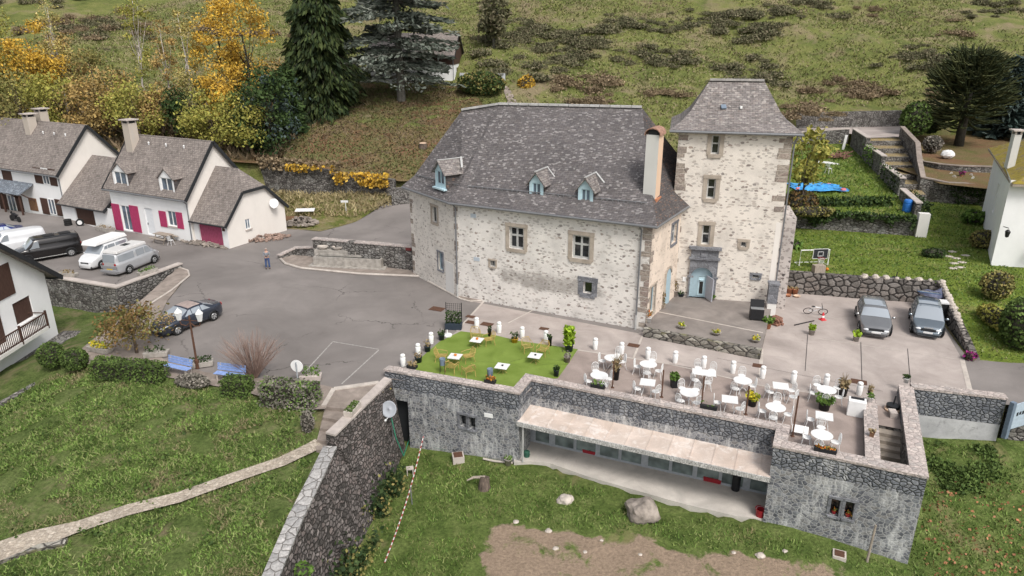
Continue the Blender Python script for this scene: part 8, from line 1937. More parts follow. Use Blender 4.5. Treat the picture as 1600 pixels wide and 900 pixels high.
simple('white_tub', 'white plastic cover lying under the spiky araucaria', 'cover', M['white_dish'], lambda mb: mb.blob((0, 0, .35), (.75, .6, .5), 12, 7, .12, 3), (*G(1480, 245, 4.3)[:2], 4.25))
p = lz_(1400, 436); simple('umbrella_foot', 'small dark umbrella foot at the edge of the lawn', 'parasol foot', M['black_iron'], lambda mb: [mb.lathe([(.3, 0), (.3, .06), (.04, .08), (.03, .5)], n=12)], p)
for i, (px, py) in enumerate(((1488, 394), (1482, 402), (1494, 405), (1490, 413), (1489, 420), (1500, 418), (1508, 400), (1503, 410))):
    rock(px, py, .22, 'flat stepping stone set in the lawn', 'pale_rock', 20 + i, .18, 'stepping_stone')['group'] = 'stepping stones in the lawn'
    o = bpy.data.objects[[x.name for x in COL.objects if x.name.startswith('stepping_stone')][-1]]; q = lz_(px, py); o.location = (q.x, q.y, q.z + .02); o.scale = (1.5, 1.3, 1)
for i in range(24):
    f = (i + .5) / 24; q = lerp(RW[2], RW[3], f) if i < 17 else lerp(RW[1], RW[2], (i - 17) / 7); r_ = rng.uniform(.13, .26)
    o = rock(800, 800, r_, 'pale stone on top of the boulder wall', 'pale_rock', 40 + i, .7, 'edge_stone'); o['group'] = 'edge stones along the lawn'; o.location = (q[0] + .25, q[1] + .1, lawn_z(q[0] + .3, q[1]) + .12)
p = Vector((29.0, 44.6, .012)); t = thing('wheelie_bin', 'tall black bin with a pale lid squeezed between the family car and the wall', 'bin', (28.45, 43.9, .012), R(-106)); mb = MB(); mb.box((0, 0, .6), (.6, .65, 1.15), taper=1.1); mb.build('body', M['black_pot'], t, bevel=.03); mb = MB(); mb.box((0, 0, 1.22), (.7, .7, .10)); mb.build('lid', M['white_dish'], t)
mb = MB(); V = []; F = []
for i in range(9):
    for j in range(9): V.append(((i / 8 - .5) * 1.7, (j / 8 - .5) * 1.5, 1.15 + .3 * mnoise.noise(Vector((i * .4, j * .4, 5))) - .5 * ((i / 8 - .5) ** 2 + (j / 8 - .5) ** 2) * 3))
for i in range(8):
    for j in range(8): F.append((i * 9 + j, (i + 1) * 9 + j, (i + 1) * 9 + j + 1, i * 9 + j + 1))
mb.add(V, F); o = mb.build('tarpaulin', plain('blue_grey_tarp', (.10, .11, .17), .6, var=.4, scale=2)); o.location = (29.0, 45.6, .3); tag(o, 'dark blue crumpled tarpaulin heaped in the corner behind the family car', 'tarpaulin')

# ------------------------------------------------------------------ vegetation
def clump_points(n, c, r, k, rad, seed, hollow=.55, flat=1.0):
    rd = np.random.default_rng(seed); d = rd.normal(size=(k, 3)); d /= np.linalg.norm(d, axis=1)[:, None]; d *= (hollow + (1 - hollow) * rd.uniform(0, 1, k) ** .6)[:, None]
    C = np.array(c) + d * np.array(r); w = rd.uniform(.5, 1.5, k); idx = rd.choice(k, n, p=w / w.sum())
    P = C[idx] + np.clip(rd.normal(size=(n, 3)), -1.8, 1.8) * rad * np.array((1, 1, .75 * flat)) * (.55 + .9 * rd.uniform(0, 1, k)[idx])[:, None]
    return P, C
def tree(name, label, base, h, cr, leaf, trunk='bark', n=1400, size=.30, k=16, ch=.62, rz_=.42, rad=.30, tr=.16, lean=(0, 0), group=None, limbs=True, cat='tree', seed=None, trunk_h=.8, leaf2=None):
    seed = seed if seed is not None else int(rng.integers(1e6)); t = thing(name, label, cat, base, 0, group); rd = np.random.default_rng(seed)
    c = (lean[0], lean[1], h * ch); P, C = clump_points(n, c, (cr, cr, h * rz_), k, cr * rad, seed)
    P[:, 2] = np.maximum(P[:, 2], .15); mb = MB(); cards(mb, P, size, .1); mb.build('crown', M[leaf], t)
    if leaf2: P2, _ = clump_points(n // 3, c, (cr * .9, cr * .9, h * rz_ * .9), k // 2, cr * rad, seed + 1); mb = MB(); cards(mb, P2, size, .1); mb.build('crown', M[leaf2], t)
    mb = MB(); mb.s = True; pts = [(lean[0] * q ** 1.3 + .12 * h * .1 * rd.normal(), lean[1] * q ** 1.3 + .012 * h * rd.normal(), h * trunk_h * q - .2 * (q == 0)) for q in (0, .25, .5, .75, 1)]; pts[0] = (0, 0, -.4)
    mb.tube(pts, [tr * 1.25, tr, tr * .8, tr * .55, tr * .2], 8)
    if limbs:
        for q in C[::1][:14]:
            s = rd.uniform(.25, .75); a = np.array(pts[1]) * (1 - s) + np.array(pts[3]) * s; m_ = (a + q) / 2 + np.array((0, 0, -.05 * h * .5)); mb.tube([a, m_, q], [tr * .42, tr * .25, tr * .08], 5)
    mb.build('trunk', M[trunk], t); return t
def at_y(px, y, zf=hz):
    z = 6.0
    for _ in range(4):
        dep = y * math.cos(PITCH) + (CAM_H - z) * math.sin(PITCH); x = (px - 800) / FPX * dep; z = zf(x, y)
    return (x, y, z)
WOODS = [('leafy_tree', 'tall yellow-green tree at the left edge of the wood', 12, 89, 13.5, 4.3, 'f_lime', 'bark', 1900), ('golden_tree', 'rounded golden tree above the left house chimneys', 72, 90, 12.2, 3.3, 'f_gold', 'bark', 1700), ('birch_tree', 'slim pale birch right of the rounded golden tree', 108, 92, 13, 2.0, 'f_birch', 'bark_birch', 800),
 ('bushy_tree', 'olive bushy tree directly behind the left house roof', 42, 84, 7.5, 3.6, 'f_olive', 'bark', 1400), ('bushy_tree', 'brown-orange low tree between the two white houses', 148, 85, 6.8, 3.3, 'f_orange', 'bark', 1300), ('bushy_tree', 'dark olive shrub-tree above the brown-orange one', 158, 95, 7.0, 2.8, 'f_olive', 'bark_dark', 1000),
 ('birch_tree', 'tallest slender birch with a yellow-green tip', 236, 94, 14.5, 1.7, 'f_lime', 'bark_birch', 650), ('birch_tree', 'thin orange-leaved birch left of the golden pair', 272, 92, 11, 1.9, 'f_orange', 'bark_birch', 600), ('birch_tree', 'white-stemmed birch next to the golden pair', 308, 91, 12.5, 1.9, 'f_birch', 'bark_birch', 650),
 ('golden_tree', 'bright golden tree, left one of the tall pair', 352, 92, 13.3, 2.9, 'f_gold', 'bark_dark', 1500), ('golden_tree', 'bright golden tree, right one of the tall pair', 398, 93, 14.6, 3.2, 'f_gold', 'bark_dark', 1700), ('bushy_tree', 'yellow-green bushy tree behind the magenta-shuttered house', 225, 84, 6.5, 3.2, 'f_lime', 'bark', 1300),
 ('bushy_tree', 'russet shrub-tree under the slender birches', 258, 86, 5.6, 2.6, 'f_orange', 'bark', 900), ('dark_conifer', 'small dark conifer among the birches', 287, 85, 6.2, 1.6, 'f_dark', 'bark_dark', 1000), ('bushy_tree', 'lime-coloured bush-tree above the annex roof', 338, 83, 6.4, 3.0, 'f_lime', 'bark', 1400), ('bushy_tree', 'broad lime-green bush at the right end of the wood', 388, 81.5, 6.6, 3.1, 'f_lime', 'bark', 1500),
 ('golden_tree', 'low golden bush under the golden pair', 352, 87, 6.5, 2.4, 'f_gold', 'bark', 1000), ('bushy_tree', 'olive-brown bush beside the white chimney', 195, 86, 7.6, 2.6, 'f_orange', 'bark', 1100), ('bushy_tree', 'mixed olive bush right above the left ridge', 95, 85, 7.2, 3.2, 'f_lime', 'bark', 1300),
 ('bushy_tree', 'russet-olive bush at the very left edge', -12, 86, 8.5, 3.6, 'f_olive', 'bark', 1200), ('bushy_tree', 'brown thicket tree below the hill at far left', 118, 99, 7.5, 3.4, 'f_orange', 'bark', 1000), ('bushy_tree', 'dull brown shrub between the golden pair and the spruce', 430, 96, 6.0, 2.2, 'f_orange', 'bark', 700), ('bushy_tree', 'pale olive bush right of the white-stemmed birch', 322, 88, 8.0, 2.1, 'f_olive', 'bark', 900)]
for nm, lab, px, y, h, cr, lf_, tk, n in WOODS:
    b = at_y(px, y); bi = nm == 'birch_tree'
    h *= 1.08; cr *= .88
    tree(nm, lab, b, h, cr, lf_, tk, int(n * 3), .175 if not bi else .15, 22 if not bi else 26, .58 if not bi else .62, .42 if not bi else .38, .27 if not bi else .24, .16 if not bi else .11, group='trees of the autumn wood', lean=(rng.uniform(-.5, .5), 0), trunk_h=.8 if not bi else .95)
def conifer(name, label, base, h, r, leaf, levels, per, size, droop, trunk='bark_dark', n_per=26, tr=.35, z0=.08, power=.9, seed=1, flatten=.12, upt=0.0, hang=.0, cat='tree', zj=.15):
    t = thing(name, label, cat, base, 0); rd = np.random.default_rng(seed); P = []; tb = MB(); D = []
    tb.tube([(0, 0, -.6), (0, 0, h * .5), (0, 0, h)], [tr, tr * .6, .03], 9)
    for L in range(levels):
        f = L / levels; z = h * (z0 + (1 - z0) * f); rr = r * (1 - f) ** power * rd.uniform(.75, 1.1) + .25
        for b in range(per):
            a = b * 6.283 / per + L * 1.1 + rd.uniform(-.35, .35); l = rr * rd.uniform(.5, 1.12); z = h * (z0 + (1 - z0) * f) + rd.normal(0, zj); ca, sa_ = math.cos(a), math.sin(a)
            e = lambda q: np.array((ca * l * q, sa_ * l * q, z - droop * l * q ** 1.6 + upt * l * q * q))
            tb.tube([e(0), e(.5), e(1)], [.07 + .02 * l * .3, .05, .015], 4, cap=False)
            q = rd.uniform(.12, 1.0, n_per) ** .75; w = .42 * l * (1 - q * .65) * rd.uniform(-1, 1, n_per)
            pos = np.stack([ca * l * q - sa_ * w, sa_ * l * q + ca * w, z - droop * l * q ** 1.6 + upt * l * q * q + rd.normal(0, flatten, n_per) - hang * rd.uniform(0, 1, n_per)], 1); P.append(pos)
            D.append(np.tile((ca, sa_, -droop * .8 - hang), (n_per, 1)))
    P = np.concatenate(P); D = np.concatenate(D); mb = MB(); cards(mb, P, size, 0, 3.3, .4, D); mb.build('crown', M[leaf], t); tb.s = True; tb.build('trunk', M[trunk], t); return t
conifer('spruce_tree', 'very tall dark spruce with drooping branches rising out of the picture', at_y(508, 95), 27, 6.0, 'f_spruce', 40, 12, .29, .42, n_per=66, tr=.5, seed=3, hang=.8, z0=.04, power=.75)
conifer('cedar_tree', 'broad blue-grey cedar with layered branches in front of the chalet', at_y(627, 99), 24, 9.6, 'f_cedar', 34, 5, .25, .10, trunk='bark_grey', n_per=120, tr=.62, seed=7, flatten=.16, z0=.13, power=.3, zj=.6)
tree('dark_conifer', 'broad dark bluish evergreen at the end of the old wall', at_y(424, 82.5), 9.6, 3.4, 'f_dark', 'bark_dark', 3800, .24, 34, .50, .46, .24, .22, leaf2='f_blue')
conifer('dark_conifer', 'small dark conifer poking up between the golden trees and the spruce', at_y(455, 88), 8, 2.4, 'f_dark', 14, 7, .4, .2, n_per=20, seed=11)
conifer('blue_conifer', 'blue-green conifer at the right edge behind the araucaria', (66.5, 98, 4.5), 10.5, 4.5, 'f_blue', 18, 9, .5, .12, n_per=30, seed=13)
conifer('dark_conifer', 'dark conifer at the right edge of the hillside', (72, 103, 5), 12, 4.2, 'f_dark', 18, 9, .5, .2, n_per=28, seed=15)
tree('cypress_tree', 'dark grey-green upright tree alone above the chalet garden', at_y(772, 118), 8.6, 2.3, 'f_bramble', 'bark_grey', 2600, .34, 26, .60, .42, .28, .2)
# araucaria: tubes of overlapping scales, no leaves
b = np.array((57.0, 91.5, 4.4)); t = thing('araucaria_tree', 'large dark spiky monkey-puzzle tree on the right above the white house', 'tree', b, 0); rd = np.random.default_rng(5); tb = MB(); cb = MB(); H_t = 12.6
tb.s = True; tb.tube([(0, 0, -.5), (0, 0, 3), (0, 0, H_t * .95)], [.62, .5, .12], 10); tb.build('trunk', M['bark_dark'], t)
for i in range(330):
    f = rd.uniform(0, 1) ** .75; z = 3.4 + (H_t - 6.6) * f; a = rd.uniform(0, 6.283); prof = max(1.2, 5.5 * math.sqrt(max(0, 1 - ((f - .40) / .64) ** 2))); el = -.42 + 1.45 * f + rd.normal(0, .16)
    l = prof * rd.uniform(.75, 1.05); ca, sa_ = math.cos(a), math.sin(a); ce, se = math.cos(el), math.sin(el)
    Q = [np.array((ca * l * q * ce, sa_ * l * q * ce, z + se * l * q - .10 * l * math.sin(q * 3.14) + .12 * l * q ** 3)) for q in (.15, .4, .65, .85, 1)]
    cb.tube(Q, [.09, .11, .11, .10, .04], 5)
    for j in range(5):
        q0 = Q[1 + j % 3 + (1 if j > 2 and j % 3 < 2 else 0)]; a2 = a + rd.uniform(-1.1, 1.1); l2 = rd.uniform(.7, 1.5); e = np.array((math.cos(a2), math.sin(a2), 0)); cb.tube([q0, q0 + e * l2 * .55 + (0, 0, -.10 * (1 - f) + .05), q0 + e * l2 + (0, 0, .32 * l2 * (.3 + f))], [.08, .09, .03], 4)
cb.build('crown', M['f_arau'], t)
tree('young_tree', 'slender yellow-green tree against the right side of the tower', (*G(1250, 336, 2.9)[:2], 2.9), 7.4, 1.5, 'f_lime', 'bark', 900, .24, 18, .68, .32, .3, .10)
tree('reddish_tree', 'low reddish-green tree beside the saloon car', (*G(214, 552, 0)[:2], 0), 2.9, 1.75, 'f_rust', 'bark', 1700, .11, 34, .64, .34, .22, .09, leaf2='f_olive')
# bare twiggy shrub by the bench
p = pz(398, 590); t = thing('bare_shrub', 'leafless fan-shaped shrub of reddish twigs at the edge of the square', 'shrub', (p.x, p.y, .0), 0); mb = MB(); rd = np.random.default_rng(4)
for i in range(150):
    a = rd.uniform(0, 6.283); sp_ = .85 * rd.uniform(0, 1) ** .6; l = rd.uniform(2.2, 3.0); e = np.array((math.cos(a) * math.sin(sp_), math.sin(a) * math.sin(sp_) * .8, math.cos(sp_))); q = [np.array((.12 * math.cos(a), .12 * math.sin(a), 0)), e * l * .35 + rd.normal(0, .03, 3), e * l * .7 + (0, 0, .05), e * l + rd.normal(0, .08, 3)]
    mb.tube(q, [.02, .014, .010, .004], 4, cap=False)
    for k in range(2): s = rd.uniform(.4, .8); o_ = e * l * s; mb.tube([o_, o_ + (e + rd.normal(0, .3, 3)) * .6], [.008, .003], 3, cap=False)
mb.build('twigs', M['f_twig'], t)
def hedge(name, label, c, size, rz, leaf='f_box', n=1500, ls=.10, round_=.0, cat='hedge', core=(.02, .03, .01), zf=None, leaf2=None):
    t = thing(name, label, cat, c, rz); a, b, h = size; mb = MB()
    if round_: mb.blob((0, 0, h * .48), (a / 2 * .86, b / 2 * .86, h * .48), 12, 8, .1, 2)
    else: mb.box((0, 0, h * .47), (a * .90, b * .84, h * .93))
    mb.build('dark_core', M['bark_dark'], t)  # dark solid core standing in for shade inside the foliage
    d = rng.normal(size=(n, 3)); d /= np.linalg.norm(d, axis=1)[:, None]
    if round_: P = d * np.array((a / 2, b / 2, h / 2)) * rng.uniform(.85, 1.04, (n, 1)) + (0, 0, h / 2)
    else:
        m = np.max(np.abs(d), axis=1)[:, None]; P = (d / m) ** 1 * np.array((a / 2, b / 2, h / 2)) * rng.uniform(.88, 1.03, (n, 1)) + (0, 0, h / 2); ar = np.random.default_rng(3).uniform(-1, 1, (n, 3)); f = rng.choice(3, n, p=np.array([b * h, a * h, a * b]) / (b * h + a * h + a * b)); sg = rng.choice([-1, 1], n)
        for k in range(3): ar[f == k, k] = sg[f == k]
        nzv = np.array([fbm(q[0] * a + c[0], q[1] * b + q[2], 1.4, 2) for q in ar]); P = ar * np.array((a / 2, b / 2, h / 2)) * (1 + .12 * nzv[:, None] + rng.uniform(-.06, .03, (n, 1))) + (0, 0, h / 2)
    P = P[P[:, 2] > -.05]; mb = MB(); cards(mb, P, ls, .2, 1.4); mb.build('foliage', M[leaf], t)
    if leaf2: k = rng.choice(len(P), len(P) // 2, replace=False); mb = MB(); cards(mb, P[k] * 1.01, ls, .2, 1.4); mb.build('foliage', M[leaf2], t)
    return t
def hp(px, py, z=0): return (*G(px, py, z)[:2], z)
hedge('box_hedge', 'long clipped green hedge below the reddish tree', hp(204, 592, -.1), (4.2, .95, 1.05), R(-10), n=5200, ls=.08)
hedge('round_bush', 'rounded clipped bush, left of the two beside the grass channel', hp(84, 573, -.4), (1.45, 1.4, 1.5), 0, n=2600, ls=.08, round_=1, cat='bush')
hedge('round_bush', 'rounded clipped bush, right of the two beside the grass channel', hp(120, 577, -.3), (1.4, 1.3, 1.3), 0, n=2500, ls=.08, round_=1, cat='bush')
hedge('box_hedge', 'small clipped hedge block between the two grey shrubs', hp(372, 616, -.1), (1.45, .9, .95), R(-12), n=2100, ls=.08)
hedge('mixed_hedge', 'half dead hedge with green top beside the steps', hp(455, 632, -.15), (3.0, 1.1, 1.25), R(-12), 'f_grey', n=3000, ls=.085, leaf2='f_green')
hedge('grey_shrub', 'grey dry shrub below the left blue bench', hp(302, 604, -.1), (2.0, 1.0, .7), R(-12), 'f_grey', n=1100, ls=.10, round_=1, cat='shrub')
hedge('dead_shrub', 'narrow dead grey shrub beside the stone steps', hp(482, 676, -.6), (.65, .6, 1.2), 0, 'f_grey', n=420, ls=.09, round_=1, cat='shrub')
hedge('round_hedge', 'large rounded hedge with a bronze top beside the chalet', at_y(752, 101.5), (6.4, 3.2, 3.0), R(-4), 'f_dark', n=2400, ls=.34, round_=1, leaf2='f_olive')
for lab, px, py, z, s, lf_, n, ls in (('yellow autumn shrub beside the footpath behind the manor', 822, 152, 9.3, (2.6, 2.2, 3.0), 'f_gold', 700, .26), ('dense bright green shrub at the top of the leafy ramp', 1427, 212, 5.6, (3.6, 3.4, 4.2), 'f_box', 1900, .25), ('dark evergreen shrub right of the bright green one', 1452, 208, 5.2, (3.2, 3.0, 3.4), 'f_dark', 1300, .25),
   ('grey leafless bush beside the narrow garden stair', 1455, 238, 4.3, (2.2, 2.0, 2.0), 'f_grey', 700, .18), ('large-leaved green plant against the white house', 1520, 350, 1.5, (2.0, 1.6, 1.2), 'f_green', 420, .3), ('dull olive shrub at the white house corner', 1535, 388, 1.5, (2.2, 1.8, 1.5), 'f_olive', 800, .16), ('low dark juniper in the middle of the lawn', 1458, 402, 1.5, (1.8, 1.3, .7), 'f_dark', 600, .12),
   ('feathery green shrub below the white house', 1553, 466, 1.2, (2.0, 1.8, 1.9), 'f_olive', 900, .15), ('yellowing hedge plants along the lawn edge', 1556, 512, .6, (1.3, 3.6, 1.3), 'f_lime', 900, .14), ('dark green conical bush at the right edge by the road', 1590, 545, .1, (2.4, 2.4, 3.3), 'f_box', 2000, .16), ('pink-leaved plant at the end of the boulder wall', 1515, 562, .0, (.7, .6, .5), 'f_purple', 120, .14),
   ('broad-leaved plants on the lawn beside the buttress', 1237, 388, 1.5, (1.6, 1.0, .7), 'f_green', 160, .25), ('brown undergrowth beneath the slender yellow-green tree', 1248, 335, 2.8, (3.0, 2.2, 2.2), 'f_rust', 900, .18), ('yellow-green undergrowth at the left end of the wall top', 1268, 338, 2.9, (4.0, 1.2, .9), 'f_olive', 600, .16)):
    hedge('garden_shrub', lab, hp(px, py, z), s, 0, lf_, n, ls, round_=1, cat='shrub')
def ivy(label, P, leaf='f_ivy', size=.16, name='ivy', cat='climber'):
    t = thing(name, label, cat, P.mean(0), 0); mb = MB(); cards(mb, P - P.mean(0), size, -.2, 1.3); return mb.build('foliage', M[leaf], t)
def wallpts(a, b, z0, z1, n, out=.12, dens=1.5, seed=2):
    a, b = np.array(a, float), np.array(b, float); d = b - a; nn = np.array([d[1], -d[0]]) / np.hypot(*d); f = rng.uniform(0, 1, n); z = rng.uniform(0, 1, n); P = np.stack([a[0] + d[0] * f, a[1] + d[1] * f, z0 + (z1 - z0) * z], 1)
    k = np.array([fbm(q[0] * 1.0 + q[1] * .7, q[2] * 1.2, .9, 3) for q in P]) + (z - .35) * .8 > -.1; P = P[k]; P[:, :2] += nn * rng.uniform(.02, out * 2.5, (len(P), 1)); return P
ivy('dark hanging greenery over the wall between the lawns', np.concatenate([wallpts((20, 63.2), (24.6, 61.75), 1.6, 3.5, 800, .2), wallpts((24.6, 61.75), (34.3, 58.9), 1.9, 3.4, 2600, .25)]), 'f_dark', .2)
ivy('second dark hedge strip standing above the wall greenery', np.stack([rng.uniform(0, 1, 1500) * 10.5 + 24.2, np.zeros(1500), rng.uniform(2.9, 3.9, 1500)], 1) * np.array((1, 0, 1)) + np.array((0, 1, 0)) * (63.6 - .3 * rng.uniform(0, 10, (1500, 1)) * 0) + np.stack([np.zeros(1500), -.28 * (rng.uniform(0, 1, 1500) * 10.5) * 0 + rng.uniform(-.5, .5, 1500), np.zeros(1500)], 1), 'f_dark', .2, 'low_hedge', 'hedge')
ivy('yellow autumn creeper along the top of the old bank wall', np.concatenate([wallpts((-24.5, 77.8), (-19, 76.3), 3.6, 4.5, 300, .3), wallpts((-19, 76.4), (-13, 75), 2.4, 3.9, 900, .3)]), 'f_gold', .24, 'creeper')
ivy('brown dry creeper on the left part of the old bank wall', wallpts((-28, 79.3), (-18, 76.2), 3.7, 5.0, 1300, .3), 'f_bramble_brown', .24, 'creeper')
ivy('green ivy spilling over the first ramp wall', wallpts((39.2, 74.3), (37.4, 67), 2.6, 5.2, 700, .3)); ivy('green ivy on the middle ramp wall', wallpts((41.2, 82.5), (40, 78), 3.2, 6.0, 600, .3), 'f_green'); ivy('dark ivy on the wall below the white garden table', wallpts((44.4, 71.1), (48.4, 70.7), 1.4, 3.4, 900, .25)); ivy('dark ivy around the blue barrel', wallpts((35.4, 59.6), (37.2, 66), 2.0, 4.1, 800, .3))
ivy('ivy climbing the corner of the mossy-roofed white house', wallpts((38.4, 53.9), (37.6, 52.5), 1.2, 7.2, 600, .2))
ivy('ferns and moss at the top of the dark retaining wall', wallpts((-6.5, 34.2), (-6.9, 33.0), -1.1, .2, 120, .12), 'f_olive', .12, 'fern', 'plant')
P = []
for a, b in zip(base[1:5], base[2:6]): f = rng.uniform(0, 1, 900)[:, None]; q = np.array(a) * (1 - f) + np.array(b) * f; P.append(np.stack([q[:, 0] + rng.uniform(-.5, .9, 900) - .25, q[:, 1], -4.2 + np.abs(rng.normal(0, .5, 900))], 1))
P = np.concatenate(P); P = P[np.array([fbm(q[0], q[1], .8) for q in P]) > -.25]; ivy('dark weeds growing along the foot of the retaining wall', P, 'f_ivy', .17, 'wall_weeds', 'weeds'); ivy('brownish creeper patches beside the foot of the retaining wall', P[rng.choice(len(P), len(P) // 3)] + (.25, 0, -.05), 'f_olive', .12, 'wall_weeds', 'weeds')
hedge('leafy_weed', 'bright green leafy weed on the dark wall at the bottom edge', (-8.05, 22.0, -1.9), (.7, .9, .7), 0, 'f_green', 160, .14, round_=1, cat='plant')
hedge('dry_branch_bush', 'pale dead branches at the right edge of the bank', hp(1590, 720, -3.0), (1.4, 1.2, .8), 0, 'f_grey', 60, .12, round_=1, cat='bush')
# retaining wall of the grass channel at far left, and low wall under the path
stone_wall('channel_wall', 'low stone edge of the narrow channel between garden and slope', [(-25.3, 39.6, -1.2, -.35), (-27.5, 36.2, -1.8, -.9), (-29.5, 32.5, -2.4, -1.5)], .3, 'garden_wall')
qa, qb, qc = [np.array(ground_hit(px, py, slope_z)) for px, py in ((102, 856), (60, 868), (-30, 895))]
stone_wall('path_wall', 'short pale rubble wall holding the path at the bottom left', [(*qa[:2], qa[2] - 1.2, qa[2] + .16), (*qb[:2], qb[2] - 1.2, qb[2] + .15), (*qc[:2], qc[2] - 1.2, qc[2] + .15)], .4, 'mossy_wall', side=-1)

# hillside thickets
BP = []
def bush_proto(leaf, seed):
    t = thing('bramble_bush', 'x', 'bush', (0, 0, 0), 0); P, C = clump_points(900, (0, 0, .02), (1.7, 1.2, .5), 13, .36, seed, .1); P[:, 2] = np.abs(P[:, 2]); mb = MB(); cards(mb, P, .16, .15, 1.5); mb.build('foliage', M[leaf], t); return proto(t)
G1 = [bush_proto('f_bramble', i) for i in range(4)]; G2 = [bush_proto('f_bramble_brown', 10 + i) for i in range(3)]
BANDS = [(1080, 1330, 4, 66, 42, 0), (955, 1045, 33, 62, 14, 0), (800, 935, 4, 62, 30, 0), (1005, 1190, 84, 122, 24, 0), (775, 885, 64, 118, 24, 0), (1215, 1445, 128, 182, 34, 1), (800, 1060, 132, 168, 24, 1), (20, 190, 14, 62, 22, 1), (90, 175, 38, 76, 12, 0), (1470, 1620, 0, 32, 14, 0),
         (185, 440, 6, 60, 20, 1), (0, 75, -5, 25, 10, 0), (720, 790, 100, 60, 5, 0), (1240, 1480, 60, 130, 10, 0), (880, 1000, 60, 130, 8, 0), (1330, 1480, 5, 60, 10, 1)]
first = {0: True, 1: True}; used_ = set()
for x0, x1, y0, y1, n, kind in BANDS:
    for i in range(int(n * (1.35 if kind == 0 else 1)) if n > 9 else n):
        if i % (14 if kind == 0 else 6) == 0: c0_ = (rng.uniform(x0, x1), rng.uniform(min(y0, y1), max(y0, y1)))
        p = ground_hit(c0_[0] + rng.normal(0, 38 if kind == 0 else 26), c0_[1] + rng.normal(0, 9 if kind == 0 else 6), lambda x, y: hz(x, y), 70)
        if p[1] > 330 or p[1] < 84: continue
        pr_ = (G1 if kind == 0 else G2)[int(rng.integers(4 if kind == 0 else 3))]; sc = float(rng.uniform(.4, 1.35)); lab = 'low grey-green bramble thicket on the hillside meadow' if kind == 0 else 'brown bracken clump on the hillside'; gr = 'bramble thickets on the hillside' if kind == 0 else 'bracken clumps on the hillside'
        if pr_.name not in used_: used_.add(pr_.name); pr_['label'] = lab; pr_['group'] = gr; pr_.location = tuple(map(float, p)); pr_.scale = (sc,) * 3; continue
        dup(pr_, p, rng.uniform(0, 6.28), lab, gr, sc)

# grass (nobody could count it)
def blades(name, pts, h, w, mat, lean=.5, kind='stuff'):
    n = len(pts); a = rng.uniform(0, 6.283, n); hh = h * rng.uniform(.5, 1.3, n); d = np.stack([np.cos(a), np.sin(a), np.zeros(n)], 1); l = rng.normal(0, lean, (n, 2)) * hh[:, None]
    V = np.empty((n * 3, 3)); V[0::3] = pts - d * w; V[1::3] = pts + d * w; V[2::3] = pts + np.stack([l[:, 0], l[:, 1], hh], 1)
    mb = MB(); mb.raw(V, np.arange(n * 3).reshape(n, 3)); o = mb.build(name, mat); o['kind'] = 'stuff'; return o
n = 150000; X = rng.uniform(-78, 95, n); Y = 76 + 78 * rng.uniform(0, 1, n) ** 1.3; yb_ = np.interp(X, YBX, YBY); k = (Y > yb_ + .4) & ~((X > -37) & (X < -2) & (Y < 102)) & ~((X > -20) & (X < -8) & (Y > 106) & (Y < 118)) & ~((X > 38) & (Y < 101)); X, Y = X[k], Y[k]
nv = np.array([fbm(x, y, .07, 4) for x, y in zip(X, Y)]); k = nv + rng.normal(0, .15, len(nv)) > -.35; X, Y = X[k], Y[k]
blades('meadow_grass', np.stack([X, Y, hill_z(X, Y)], 1), .30, .12, M['f_hillgrass'], .8)
wp = np.array([(-27, 79.5), (-40, 82), (-80, 83), (-95, 100), (-30, 100)]); X = rng.uniform(-80, -26, 5000); Y = rng.uniform(80, 97, 5000); k = Y > np.interp(X, YBX, YBY) + .3; X, Y = X[k], Y[k]; o = blades('undergrowth', np.stack([X, Y, hill_z(X, Y)], 1), .9, .3, M['f_bramble_brown'], .7)
X = rng.uniform(-34, -2, 26000); Y = rng.uniform(75, 104, 26000); k = Y > np.interp(X, YBX, YBY) + .5; X, Y = X[k], Y[k]; blades('needle_grass', np.stack([X, Y, hill_z(X, Y) + .06], 1), .2, .10, M['f_needle'], .9)
def scatter(poly, zf, n, skip=None):
    A = np.array([p[:2] for p in poly]); lo, hi = A.min(0), A.max(0); P = rng.uniform(lo, hi, (n, 2)); P = P[inside(P, A)]
    if skip is not None: P = P[[not skip(x, y) for x, y in P]]
    return np.array([(x, y, zf(x, y)) for x, y in P])
gp_ = [(-7.3, 35), (0, 32.4), (.6, 32), (11.5, 27), (17.4, 25), (18, 26.5), (21.3, 32.8), (25, 31.5), (30, 29), (30, 19), (-8.0, 19), (-7.2, 24.5), (-6.3, 30)]
pat = np.array([tuple(p) for p in pp] + [tuple(fg.w(Lg + 1.2, .3)[:2]), tuple(fg.w(-.8, .3)[:2])])
def sk(x, y): return dirt_mask(x, y) > .45 or inside(np.array([[x, y]]), pat)[0] or fbm(x, y, .5) < -.28
P = scatter(gp_, garden_z, 52000, sk); blades('garden_grass', P, .15, .035, M['f_grass'], .55)
pathc = np.array([c[:2] for c in cl])
def sk2(x, y): return np.min(np.hypot(pathc[:, 0] - x, pathc[:, 1] - y)) < .35 or fbm(x + 9, y, .45) < -.42 or (min(abs((y - pathc[i, 1]) * (pathc[i + 1, 0] - pathc[i, 0]) - (x - pathc[i, 0]) * (pathc[i + 1, 1] - pathc[i, 1])) / np.hypot(*(pathc[i + 1] - pathc[i])) for i in range(len(pathc) - 1) if min(pathc[i, 0], pathc[i + 1, 0]) - .3 < x < max(pathc[i, 0], pathc[i + 1, 0]) + .3) if pathc[:, 0].min() - .3 < x < pathc[:, 0].max() + .3 else 9) < .33
sp2 = [(-9.9, 31.5), (-14.2, 33.6), (-21.2, 35.2), (-25.5, 38.5), (-29, 33), (-28, 20), (-9.6, 20), (-9.2, 25)]
P = scatter(sp2, slope_z, 85000, sk2); blades('slope_grass', P, .13, .035, M['f_slope'], .7)
P = scatter(sp2, slope_z, 2600, sk2); Q_ = []
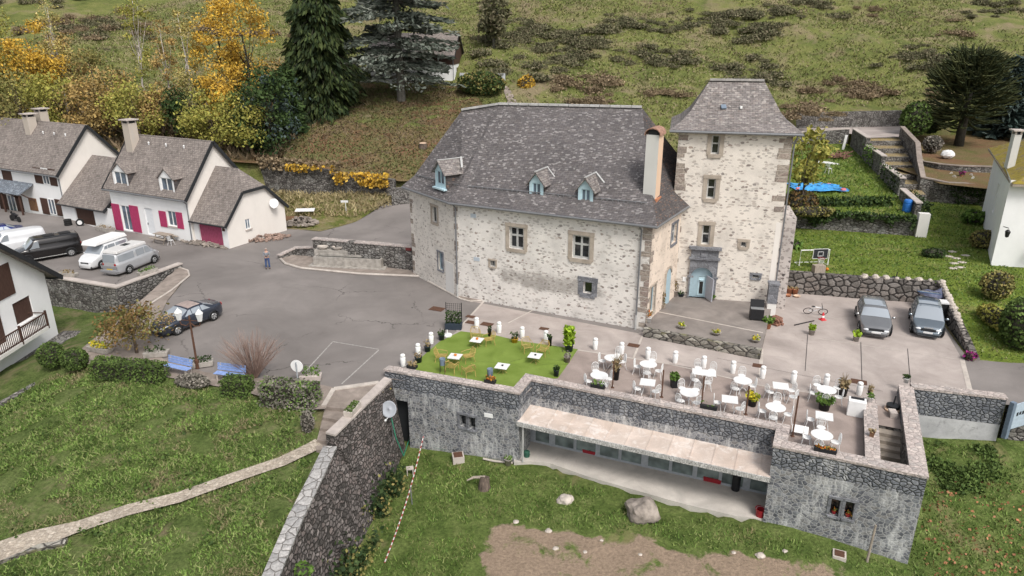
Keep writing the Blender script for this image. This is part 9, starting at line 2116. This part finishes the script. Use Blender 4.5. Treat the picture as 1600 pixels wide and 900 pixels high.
for p in P[rng.choice(len(P), 170)]: Q_.append(p + np.abs(rng.normal(0, 1, (26, 3))) * np.array((.0, .0, .10)) + rng.normal(0, .17, (26, 3)) * np.array((1, 1, 0)))
mb = MB(); cards(mb, np.concatenate(Q_), .11, .2, 1.3); o = mb.build('slope_weeds', M['f_box']); o['kind'] = 'stuff'
lp2 = [(RW[2][0], 46.6), (27.1, 38), (31, 37.2), (35, 42), (38, 53), (45, 66), (46, 70), (42, 74), (36, 66), (35.5, 58.3), (20, 62.6), (20, 49.6)]
P = scatter(lp2, lawn_z, 30000); blades('lawn_grass', P, .12, .06, M['f_grass'], .6)
P = scatter([(15, 64.6), (24.7, 62.5), (34.9, 59.6), (36.5, 63), (43, 91), (36, 92), (20, 86)], upper_z, 22000); blades('upper_lawn_grass', P, .18, .07, M['f_grass'], .6)
bk = [(21.5, 32.6), (24.6, 31.6), (25, 29), (20.5, 28.6)]; P = scatter(bk, garden_z, 2600, lambda x, y: fbm(x + 3, y, .7) < -.12); Q_ = np.repeat(P, 3, axis=0) + rng.normal(0, .12, (len(P) * 3, 3)) * (1, 1, .3) + (0, 0, .15); mb = MB(); cards(mb, Q_, .12, .3, 1.2); o = mb.build('bank_ground_cover', M['f_box']); o['kind'] = 'stuff'
P = scatter([(19.3, 28), (22, 30), (28, 29), (28, 20), (18, 22), (18, 25)], garden_z, 1300); mb = MB(); cards(mb, P + (0, 0, .06), .11, 0, 1.2); o = mb.build('fallen_leaves', leafy('brown_fallen_leaves', [(.36, .16, .08), (.42, .22, .12), (.28, .13, .07)])); o['kind'] = 'stuff'
P = np.array([(x, y, hz(x, y)) for x, y in zip(rng.uniform(-38, -10, 4200), rng.uniform(70, 79, 4200))])
kk = [(x, y) for x, y, z in P if -28 < x < -12 and y > np.interp(x, [-25, -19, -16, -10], [70, 68, 70, 75]) and y < np.interp(x, [-28, -12], [79, 74.8])]
P = np.array([(x, y, .15 + road_rise(x, y) + 1.1 * float(sm(0, 9, y - np.interp(x, [-25, -19, -16, -10], [68, 66.5, 69, 74])))) for x, y in kk]); blades('bank_grass', P, .4, .09, M['f_straw'], .7)
